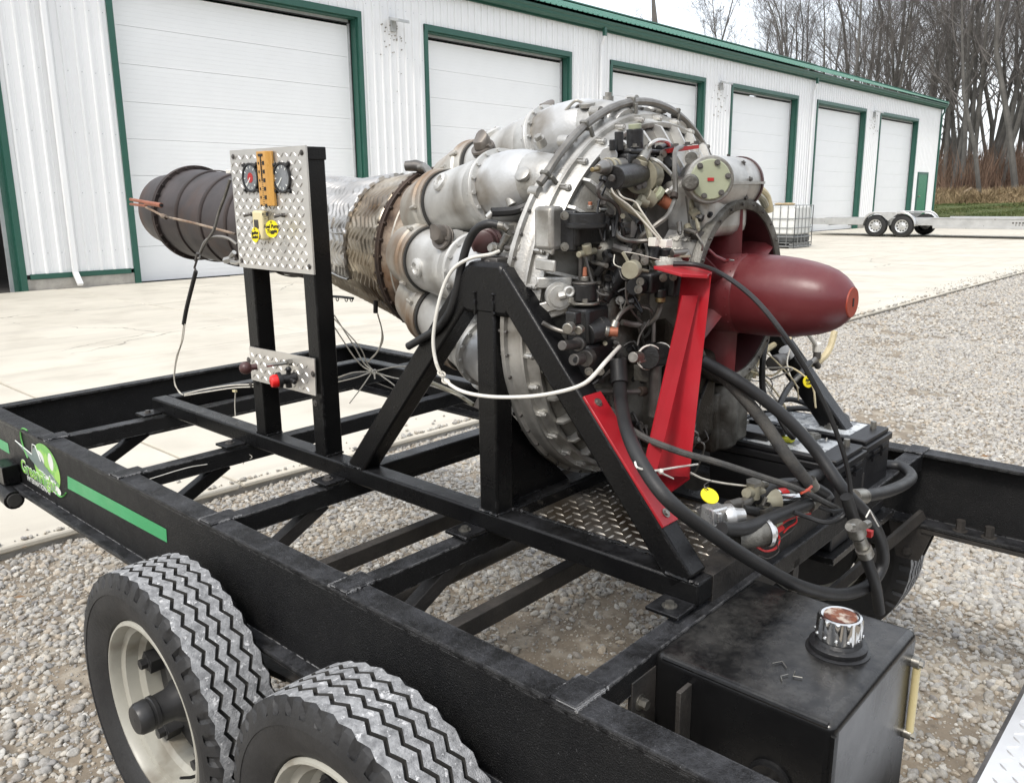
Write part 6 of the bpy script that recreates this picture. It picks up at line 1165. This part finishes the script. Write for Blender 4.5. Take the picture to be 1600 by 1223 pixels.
run('white_line', 'white plastic line sweeping down across the A shaped black legs', 'line', WHITEH, .0038, [(1.235, 1.157, 1.314), (1.215, 1.164, 1.308), (1.19, 1.194, 1.301), (1.175, 1.228, 1.279), (1.165, 1.249, 1.24), (1.155, 1.26, 1.188), (1.15, 1.267, 1.135), (1.15, 1.263, 1.095), (1.15, 1.249, 1.067), (1.15, 1.227, 1.049), (1.15, 1.18, 1.037), (1.155, 1.105, 1.038), (1.15, 1, 1.057), (1.15, 0.924, 1.079), (1.15, 0.878, 1.099), (1.16, 0.86, 1.118), (1.18, 0.854, 1.136), (1.29, 0.9, 1.143)], n=10)
m = MB(); c = np.array((1.148, 1.243, 1.066)); m.torus(c, (0, .5, -.8), .008, .002, 14, 6); m.torus(c + (0, -.012, -.014), (0, .5, -.8), .008, .002, 14, 6); m.beam(c, c + (0, .015, .02), .004, .002); tag(m.build('line_tie', WHITEW), 'two clear cable ties on the bend of the white plastic line', 'cable tie')
m = MB(); c = np.array((1.171, 0.735, 0.965)); m.tube([(1.119, 0.745, 0.991), (1.111, 0.735, 0.986), (1.131, 0.73, 0.977), (1.158, 0.727, 0.97), (1.246, 0.74, 0.95), (1.336, 0.75, 0.93)], .0019, 6, sm=4); m.tube([(1.158, 0.727, 0.97), (1.192, 0.73, 0.952), (1.226, 0.735, 0.935)], .0016, 6); m.sph(c + (0, -.008, 0), .005, 8); tag(m.build('cable_tie', WHITEH), 'white cable tie round the thick hose at the foot of the red bracket', 'cable tie')
# pumps on the deck
pu = thing('transfer_pump', 'bright cast aluminium pump on the deck plate, with a yellow tag above it', 'pump', (1.309, 0.69, 0.833))
c = np.array((1.316, 0.7, 0.85)); m = MB(); m.obox(c, (.017, -.006, 0), (.006, .017, 0), (0, 0, .017)); m.obox(c + (.0, -.004, -.026), (.022, 0, 0), (0, .02, 0), (0, 0, .008)); m.build('gear_head', PUMPAL, pu, bevel=.004)
m = MB(); m.obox(c + (-.014, -.012, .003), (.004, -.0014, 0), (.0018, .010, 0), (0, 0, .010)); m.build('head_boss', PUMPAL, pu, bevel=.003)
m = MB(); m.lathe([(0, .020), (.006, .024), (.018, .024), (.020, .018), (.034, .013), (.044, .012)], (1.327, 0.69, 0.843), (.8, -.5, .0), 22); m.build('pump_body', PUMPAL, pu); m = MB(); m.cyl((1.369, 0.7, 0.85), (1.415, 0.7, 0.843), .010, 14); m.tube([(1.405, 0.7, 0.839), (1.442, 0.7, 0.836), (1.468, 0.705, 0.838)], .0115, 12); m.build('elbow', GREYTUBE, pu)
mo = thing('pump_motor', 'silver cylinder pump motor with a black and red label, behind the short thick hose', 'motor', (1.535, 0.67, 0.808))
m = MB(); m.lathe([(-.04, .012), (-.034, .022), (-.012, .025), (.0, .025)], (1.543, 0.685, 0.813), (.85, -.5, -.05), 26); m.build('end_bell', KHAKI, mo); m = MB(); m.lathe([(0, .0245), (.042, .0245), (.046, .020)], (1.543, 0.685, 0.813), (.85, -.5, -.05), 30); mb_ = m.build('barrel', CHROME, mo); m = MB(); m.lathe([(.004, .0248), (.022, .0248)], (1.543, 0.685, 0.813), (.85, -.5, -.05), 24, a0=.5, a1=2.6); m.build('black_label', INK, mb_); m = MB(); m.lathe([(.004, .0248), (.022, .0248)], (1.543, 0.685, 0.813), (.85, -.5, -.05), 14, a0=-.6, a1=.4); m.build('red_label', REDP, mb_)
sp_ = thing('solenoid_valve', 'brass and zinc solenoid valve behind the yellow tag, feeding the black hose', 'valve', (1.473, 0.7, 0.846))
m = MB(); m.cyl((1.469, 0.7, 0.836), (1.471, 0.7, 0.865), .014, 14); m.cyl((1.44, 0.7, 0.855), (1.507, 0.7, 0.839), .010, 12); m.build('valve_body', KHAKI, sp_); m = MB(); m.cyl((1.471, 0.7, 0.865), (1.47, 0.7, 0.872), .016, 6); m.cyl((1.505, 0.7, 0.854), (1.523, 0.7, 0.851), .008, 8); m.build('hex_cap', STEEL, sp_)
p2 = thing('lower_pump', 'grey electric pump with a bright end cap on the front beam, red wires under it', 'pump', (1.407, 0.66, 0.777))
m = MB(); m.lathe([(-.012, .020), (0, .024), (.05, .024)], (1.347, 0.66, 0.806), (.85, -.5, 0), 26); m.build('pump_can', CASTD, p2); m = MB(); m.lathe([(.05, .026), (.058, .026), (.064, .016), (.07, .014), (.07, .0001)], (1.347, 0.66, 0.806), (.85, -.5, 0), 22); m.build('end_cap', PUMPAL, p2)
for (a, b, r, lb) in (((1.463, 0.675, 0.831), (1.468, 0.67, 0.815), .0135, 'upright worm drive clamp on the small black hose'), ((1.517, 0.645, 0.798), (1.585, 0.635, 0.794), .0085, 'row of silver barbed fittings at the end of the pumps')):
    m = MB(); m.lathe([(-.005, r), (-.005, r + .002), (.005, r + .002), (.005, r)], (np.array(a) + b) / 2, np.array(b) - a, 18) if r > .01 else m.cyl(a, b, r, 12); m.cyl(np.array(a) + (0, 0, .0), np.array(a) + (.004, -.004, .014), .004, 8); tag(m.build('hose_clamp', STEEL), lb, 'clamp')
wr = run('red_wire', 'red wire drooping off the front beam below the pumps', 'wire', REDW, .0024, [(1.588, 0.63, 0.786), (1.53, 0.635, 0.797), (1.478, 0.64, 0.796), (1.457, 0.64, 0.787), (1.459, 0.635, 0.771), (1.433, 0.63, 0.763), (1.389, 0.63, 0.772), (1.361, 0.635, 0.789)], n=6)
run('pink_wire', 'pale red wire pair twisted along the front beam beside the red wire', 'wire', REDW, .0018, [(1.517, 0.63, 0.806), (1.52, 0.63, 0.788), (1.49, 0.632, 0.786), (1.475, 0.635, 0.779)], n=6); run('grey_wire', 'thin grey wire looping below the red wire', 'wire', DSTEEL, .0012, [(1.521, 0.63, 0.782), (1.499, 0.63, 0.776), (1.438, 0.628, 0.776), (1.435, 0.625, 0.756), (1.391, 0.625, 0.758), (1.363, 0.63, 0.772)], n=6)
m = MB(); m.cyl((1.449, 0.638, 0.79), (1.474, 0.638, 0.789), .0055, 10); m.mi(1); m.cyl((1.451, 0.645, 0.8), (1.477, 0.645, 0.797), .007, 8); tag(m.build('wire_terminal', [REDW, PALEGRN]), 'red insulated wire terminal on a pale green block', 'terminal')
run('twisted_lead', 'twisted off white lead from the red bracket to the brass valve', 'wire', WHITEW, .0022, [(1.309, 0.75, 0.921), (1.344, 0.74, 0.901), (1.402, 0.73, 0.879), (1.469, 0.715, 0.858)], n=6)
ytag((1.249, 0.675, 0.911), .0165, (-.25, -.55, .8), (0, .2, 1), 'blank yellow round tag wired above the bright pump', ry=1)
run('tag_wire', 'thin wire holding the blank yellow tag', 'wire', DSTEEL, .0008, [(1.255, 0.68, 0.919), (1.255, 0.69, 0.925), (1.3, 0.7, 0.92)], n=5)
ytag((1.94, 0.8, 0.973), .0145, (-.5, -.8, .2), (0, .1, 1), 'yellow round tag hanging among the wires under the intake bullet', ('Start', 'Coil'))
m = MB(); m.sph((1.553, 0.625, 0.845), .006, 8); m.tube([(1.522, 0.625, 0.85), (1.545, 0.622, 0.85), (1.571, 0.625, 0.85)], .003, 6); tag(m.build('red_tape', mat('red_orange_tape', (.55, .08, .04), rough=.5)), 'twist of red orange tape round the thin cable', 'tape')

# wiring beside the intake and over the batteries
blkw = [('cream_harness', 'thick cream cloth harness curving out to the right under the bullet', CREAMW, .009, [(2.184, 0.84, 1.058), (2.158, 0.84, 1.016), (2.13, 0.85, 0.99), (2.098, 0.87, 0.979), (2.033, 0.88, 0.992)]),
 ('cream_harness', 'cream cloth sleeve bowed behind the grey strut under the intake', CREAMW, .008, [(1.911, 0.93, 0.969), (1.933, 0.93, 1.014), (1.987, 0.93, 1.031), (2.045, 0.92, 1.045), (2.044, 0.9, 1.057)]),
 ('cream_harness', 'dirty cream harness hanging below the intake, left of the black cable', KHAKI, .010, [(1.91, 0.92, 1.039), (1.875, 0.92, 0.993), (1.846, 0.92, 0.956), (1.829, 0.93, 0.932)]),
 ('black_lead', 'upright black cable dropping from the bullet to the battery', RUBBER, .0075, [(1.827, 0.86, 1.095), (1.793, 0.85, 1.047), (1.798, 0.85, 0.985), (1.801, 0.84, 0.932)]),
 ('black_lead', 'black battery cable bending from the wire bundle down to the battery terminal', RUBBER, .0075, [(2.04, 0.84, 0.999), (1.96, 0.83, 0.983), (1.875, 0.82, 0.966), (1.793, 0.8, 0.951), (1.761, 0.79, 0.934), (1.747, 0.76, 0.902), (1.761, 0.75, 0.883)]),
 ('black_lead', 'black battery cable arching over the farther battery to its red terminal', RUBBER, .007, [(2.009, 0.92, 0.882), (2.075, 0.9, 0.886), (2.119, 0.86, 0.866), (2.108, 0.8, 0.854), (2.082, 0.76, 0.853)]),
 ('black_lead', 'black battery cable lying along the back of the farther battery', RUBBER, .0075, [(2.046, 0.92, 0.86), (2.141, 0.9, 0.848), (2.218, 0.86, 0.831), (2.199, 0.8, 0.832), (2.111, 0.76, 0.837)]),
 ('grey_lead', 'grey sleeved lead slanting through the wires under the bullet', GREYTUBE, .0045, [(2.071, 0.84, 1.004), (1.981, 0.83, 0.987), (1.902, 0.82, 0.977)]),
 ('white_wire', 'thin white wire looping from the cream harness to the batteries', WHITEW, .0016, [(1.86, 0.9, 1.061), (1.818, 0.88, 1.024), (1.836, 0.86, 0.977), (1.838, 0.83, 0.942), (1.855, 0.81, 0.911), (1.886, 0.78, 0.873), (1.887, 0.75, 0.844), (1.891, 0.73, 0.84), (1.904, 0.73, 0.853)]),
 ('white_wire', 'thin white wire ending in a ring at the battery post', WHITEW, .0016, [(1.852, 0.86, 0.958), (1.862, 0.83, 0.923), (1.871, 0.8, 0.893), (1.888, 0.77, 0.855), (1.889, 0.76, 0.841), (1.845, 0.76, 0.845)]),
 ('white_wire', 'white wire crossing the grey sleeved lead under the bullet', WHITEW, .0018, [(1.965, 0.86, 1.05), (1.926, 0.85, 1.016), (1.909, 0.83, 0.984), (1.934, 0.82, 0.955)]),
 ('white_wire', 'white cable tie loop round the black upright cable', WHITEW, .0016, [(1.797, 0.9, 0.99), (1.789, 0.87, 0.993), (1.814, 0.85, 0.985), (1.843, 0.85, 0.967), (1.817, 0.85, 0.963), (1.784, 0.86, 0.971)]),
 ('cream_wire', 'pair of cream wires from the red bracket to the harness below the intake', CREAMW, .0018, [(1.54, 0.87, 1.026), (1.569, 0.87, 1.003), (1.635, 0.88, 0.969), (1.701, 0.89, 0.951), (1.77, 0.9, 0.942)]),
 ('white_wire', 'white wire bent double below the intake, nearest the wheel', WHITEW, .0014, [(1.898, 0.84, 0.968), (1.866, 0.83, 0.941), (1.834, 0.82, 0.921)])]
for nm, lb, mt, r, P in blkw: run(nm, lb, 'wire' if 'wire' in nm else 'cable', mt, r, P, n=8)
rw_ = random.Random(4)
for k in range(9):
    px, py = rw_.uniform(1190, 1290), rw_.uniform(535, 600); 
    P = [(1.86 + rw_.uniform(-.03, .05), .95 + rw_.uniform(-.06, .06), 1.02 + rw_.uniform(-.03, .05))]
    for q in range(4): P.append(tuple(np.array(P[-1]) + (rw_.uniform(-.03, .06), rw_.uniform(-.09, .06), rw_.uniform(-.075, .02))))
    run('tangled_wire', ('cream', 'white', 'pale grey')[k % 3] + ' loose wire in the tangle under the bullet', 'wire', (CREAMW, WHITEW, GREYTUBE)[k % 3], rw_.uniform(.0012, .0026), P, n=6, group='tangled wires under the intake bullet')
run('cream_harness', 'coil of dirty cream harness on the top right shoulder of the intake ring', 'cable', CREAMW, .011, [(1.909, 0.98, 1.42), (1.941, 0.98, 1.428), (1.988, 0.98, 1.425), (2.025, 0.98, 1.409), (2.042, 0.98, 1.39), (2.052, 0.98, 1.37)])
run('cream_harness', 'second turn of the cream harness behind the intake ring', 'cable', KHAKI, .009, [(1.897, 0.97, 1.408), (1.942, 0.97, 1.415), (1.985, 0.97, 1.403), (2.008, 0.97, 1.384)])
un = thing('wire_junction', 'grey clamp with silver sleeves gathering the wires at the right, under the bullet', 'clamp', (2.095, 0.85, 1.024))
m = MB(); m.cyl((2.059, 0.86, 1.07), (2.122, 0.86, 1.027), .006, 10); m.cyl((2.121, 0.86, 1.034), (2.125, 0.86, 1.01), .011, 12); m.build('sleeve', WHITEH, un); m = MB(); m.cyl((2.117, 0.855, 1.012), (2.116, 0.855, 0.995), .010, 12); m.cyl((2.088, 0.85, 0.995), (2.116, 0.85, 0.975), .009, 12); m.build('clamp_body', DSTEEL, un); m = MB(); m.cyl((2.153, 0.87, 1.08), (2.161, 0.87, 1.038), .005, 10); m.build('white_stub', WHITEH, un)
pk = thing('starter_plug', 'dark grey round plug hanging on the wires beside the far stand leg', 'plug', (1.943, 0.88, 1.006))
m = MB(); m.cyl((1.892, 0.87, 1.016), (1.956, 0.88, 1.011), .019, 16); m.cyl((1.956, 0.88, 1.011), (2.014, 0.89, 1.013), .013, 14); m.build('plug_body', DSTEEL, pk, bevel=.003); m = MB(); m.cyl((1.997, 0.89, 1.032), (2.011, 0.885, 1.014), .016, 14); m.build('plug_ring', CANB, pk)
for c, lb in (((1.882, 0.755, 0.857), 'silver battery clamp with a red wire on the nearer battery'), ((2.01, 0.76, 0.849), 'silver battery clamp on the post of the farther battery')):
    c = np.array(c); m = MB(); m.obox(c, (.014, -.006, 0), (.004, .010, 0), (0, 0, .006)); m.cyl(c + (-.008, 0, 0), c + (-.008, 0, .012), .009, 12); m.bolt(c + (.012, -.004, 0), (-.5, -.8, 0), .005, .01); tag(m.build('battery_clamp', STEEL, bevel=.001), lb, 'clamp')
run('red_lead', 'red sleeve on the cable over the nearer battery', 'cable', REDP, .0062, [(1.784, 0.78, 0.902), (1.805, 0.77, 0.888), (1.83, 0.765, 0.876)], n=8)

# wiring of the control panel
run('black_sleeve', 'black heat shrink sleeve with wires hanging left of the panel', 'cable', RUBBER, .0062, [(1.2, 2.338, 1.208), (1.2, 2.371, 1.161), (1.2, 2.416, 1.096), (1.2, 2.447, 1.042)])
w1 = run('panel_wire', 'thin pair of pale wires from the black sleeve down to the corner of the stand', 'wire', WHITEW, .0018, [(1.2, 2.447, 1.042), (1.2, 2.477, 0.981), (1.2, 2.522, 0.925), (1.2, 2.55, 0.859), (1.205, 2.543, 0.817), (1.21, 2.522, 0.805)], n=6)
run('panel_wire', 'second pale wire bowed beside the thin pair left of the panel', 'wire', WHITEW, .0018, [(1.2, 2.439, 1.043), (1.2, 2.462, 0.993), (1.205, 2.512, 0.942), (1.205, 2.544, 0.89), (1.205, 2.561, 0.836), (1.21, 2.538, 0.809)], n=6)
run('probe_lead', 'grey braided lead curving from the panel over the jet pipe', 'cable', GREYTUBE, .0042, [(1.24, 2.17, 1.466), (1.24, 2.204, 1.424), (1.24, 2.248, 1.376), (1.23, 2.268, 1.326), (1.22, 2.299, 1.293), (1.21, 2.321, 1.26), (1.2, 2.316, 1.244)], n=8); run('probe_lead', 'grey braided lead looping behind the lower corner of the panel', 'cable', GREYTUBE, .0042, [(1.21, 2.32, 1.263), (1.22, 2.299, 1.297), (1.235, 2.266, 1.308), (1.25, 2.229, 1.304), (1.26, 2.201, 1.287)], n=8)
m = MB(); m.cyl((1.2, 2.316, 1.261), (1.2, 2.332, 1.238), .005, 8); m.tube([(1.2, 2.328, 1.238), (1.2, 2.344, 1.219), (1.2, 2.338, 1.208)], .0035, 6); tag(m.build('wire_plug', [DSTEEL]), 'small dark connector joining the grey leads to the black sleeve', 'connector')
m = MB(); m.cyl((1.3, 2.345, 1.232), (1.3, 2.307, 1.239), .010, 6); m.cyl((1.3, 2.314, 1.243), (1.3, 2.289, 1.259), .007, 6); m.tube([(1.29, 2.291, 1.23), (1.28, 2.245, 1.231), (1.275, 2.214, 1.238)], .006, 8); tag(m.build('pipe_fitting', ALTUBE), 'grey elbow fitting below the jet pipe at the corner of the panel', 'fitting'); m = MB(); m.box(*np.array((1.3, 2.278, 1.489)) - (.004, .012, .006), *np.array((1.3, 2.278, 1.489)) + (.004, .012, .006)); tag(m.build('foil_tab', WHITEH, bevel=.002), 'white foil tab on the jet pipe at the upper left corner of the panel', 'tab')
for k, (P, lb) in enumerate((([(1.21, 2.513, 0.809), (1.25, 2.454, 0.827), (1.28, 2.347, 0.85), (1.3, 2.249, 0.865), (1.36, 2.185, 0.876), (1.5, 2.117, 0.893)], 'upper pale wire running along the stand behind the panel posts'), ([(1.21, 2.514, 0.804), (1.25, 2.435, 0.822), (1.28, 2.329, 0.845), (1.3, 2.232, 0.86), (1.36, 2.152, 0.869), (1.5, 2.12, 0.869)], 'lower pale wire running along the stand behind the panel posts'),
        ([(1.285, 2.329, 0.832), (1.285, 2.34, 0.789), (1.285, 2.343, 0.751)], 'short pale wire tail hanging behind the stand beam'), ([(1.33, 2.21, 0.858), (1.33, 2.218, 0.804), (1.33, 2.229, 0.752)], 'pale wire hanging between the panel posts'),
        ([(1.52, 2.121, 1.062), (1.56, 2.122, 1.001), (1.6, 2.128, 0.944), (1.64, 2.145, 0.891), (1.66, 2.132, 0.864)], 'pale wire slanting from the panel into the tied bundle, uppermost'), ([(1.52, 2.125, 1.026), (1.56, 2.132, 0.97), (1.6, 2.143, 0.919), (1.64, 2.152, 0.878), (1.66, 2.133, 0.86)], 'pale wire slanting from the panel into the tied bundle, lower'), ([(1.52, 2.122, 1.05), (1.56, 2.085, 0.985), (1.6, 2.096, 0.941), (1.64, 2.125, 0.89), (1.66, 2.119, 0.862)], 'pale wire sagging from the panel into the tied bundle'),
        ([(1.5, 1.884, 1.09), (1.54, 1.918, 1.026), (1.58, 1.987, 0.964), (1.62, 2.085, 0.911)], 'pale loop of wire from the stub under the exhaust'), ([(1.5, 1.884, 1.087), (1.52, 1.895, 1.046), (1.55, 1.929, 1), (1.59, 2.013, 0.945), (1.64, 2.124, 0.894)], 'second pale loop of wire from the stub under the exhaust'), ([(1.52, 2.142, 0.858), (1.58, 2.121, 0.871), (1.66, 2.119, 0.862), (1.7, 2.077, 0.874), (1.74, 2.035, 0.877)], 'pale wire passing right through the tied bundle'), ([(1.52, 2.143, 0.845), (1.58, 2.11, 0.856), (1.66, 2.12, 0.858), (1.66, 2.05, 0.842), (1.66, 1.989, 0.818)], 'pale wire leaving the tied bundle downward to the right'),
        ([(1.66, 2.126, 0.861), (1.6, 2.106, 0.824), (1.58, 2.129, 0.786), (1.57, 2.137, 0.77)], 'loose pale tail hanging from the tied bundle'), ([(1.66, 2.107, 0.859), (1.68, 2.045, 0.848), (1.68, 1.937, 0.851), (1.66, 1.799, 0.852), (1.62, 1.671, 0.856)], 'pale wire from the tied bundle behind the A shaped legs'), ([(1.66, 1.896, 0.873), (1.66, 1.813, 0.861), (1.64, 1.71, 0.854), (1.62, 1.625, 0.841)], 'grey harness strands behind the A shaped legs'))):
    run('loom_wire', lb, 'wire', WHITEW if k != 13 else KHAKI, .0021 if k < 13 else .006, P, n=6)
m = MB(); m.torus((1.66, 2.116, 0.86), (.2, 1, .1), .007, .0025, 14, 6); m.beam((1.655, 2.11, 0.862), (1.655, 2.109, 0.839), .005, .003); tag(m.build('loom_tie', WHITEH), 'white cable tie gathering the pale wires into a bundle', 'cable tie')
m = MB(); c = np.array((1.284, 2.331, 0.834)); m.box(*(c - (.004, .008, .003)), *(c + (.004, .008, .003))); tag(m.build('wire_clip', CREAMP), 'cream plastic clip on the pale wires left of the panel post', 'clip')
run('post_wire', 'thin dark wires hanging down the far post of the panel', 'wire', DSTEEL, .0018, [(1.245, 2.096, 1.217), (1.245, 2.105, 1.136), (1.245, 2.099, 1.046), (1.245, 2.09, 1.001)], n=6)
run('stray_wire', 'bent stray wire under the side beam of the stand', 'wire', WHITEW, .0012, [(1.2, 2.17, 0.693), (1.2, 2.152, 0.671), (1.2, 2.115, 0.687), (1.2, 2.149, 0.691), (1.2, 2.169, 0.654)], n=5)
run('white_thread', 'thin white line stretched along the second crossmember', 'line', WHITEH, .0012, [(0.902, 2.12, 0.7), (1.002, 2.12, 0.704), (1.065, 2.12, 0.699)], n=5)
# tan tray under the engine
tb = thing('tan_tray', 'grimy tan metal tray with clips under the engine, on the far beams', 'tray', (1.75, 1.456, 0.801))
c = np.array((1.72, 1.431, 0.825)); m = MB(); m.box(c[0] - .05, c[1] - .11, c[2] - .03, c[0] + .05, c[1] + .10, c[2] + .022); m.build('tray_body', TANPLAS, tb, bevel=.004); m = MB(); m.box(c[0] - .058, c[1] - .02, c[2] - .025, c[0] - .05, c[1] + .02, c[2] + .03); m.tube([c + (-.055, -.09, 0), c + (-.06, -.04, -.006), c + (-.06, .01, -.004)], .008, 8); m.build('tray_clip', DSTEEL, tb)
m = MB(); m.beam((1.70, 1.05, .75), (1.70, 1.55, .79), .05, .012); m.beam((1.78, 1.05, .75), (1.78, 1.60, .79), .03, .03); m.build('rear_mount', BLACK, std)

# flat print and handwriting become plain meshes
bpy.context.view_layer.update(); dg = bpy.context.evaluated_depsgraph_get()
for o in [o for o in C.objects if o.type == 'FONT']:
    me = bpy.data.meshes.new_from_object(o.evaluated_get(dg)); n = bpy.data.objects.new(o.name.split('.')[0], me); C.objects.link(n); n.parent = o.parent; n.matrix_local = o.matrix_local.copy(); bpy.data.objects.remove(o)
# joined runs of bolts, screws and rivets, each only a few pixels across
for o in C.objects:
    if o.type == 'MESH' and o.name.split('.')[0] in ('intake_studs', 'rivets', 'rear_flange_bolts', 'drum_bolts', 'cover_bolts', 'corner_screws', 'gauge_screws', 'plate_screws', 'unit_bolts', 'flange_bolts', 'filter_bolts', 'valve_bolts', 'pump_screws', 'regulator_nuts', 'tab_bolts', 'gasket_bolts', 'cap_studs', 'scale', 'can_flange', 'exhaust_flange', 'pipe_flange'): o['kind'] = 'stuff'
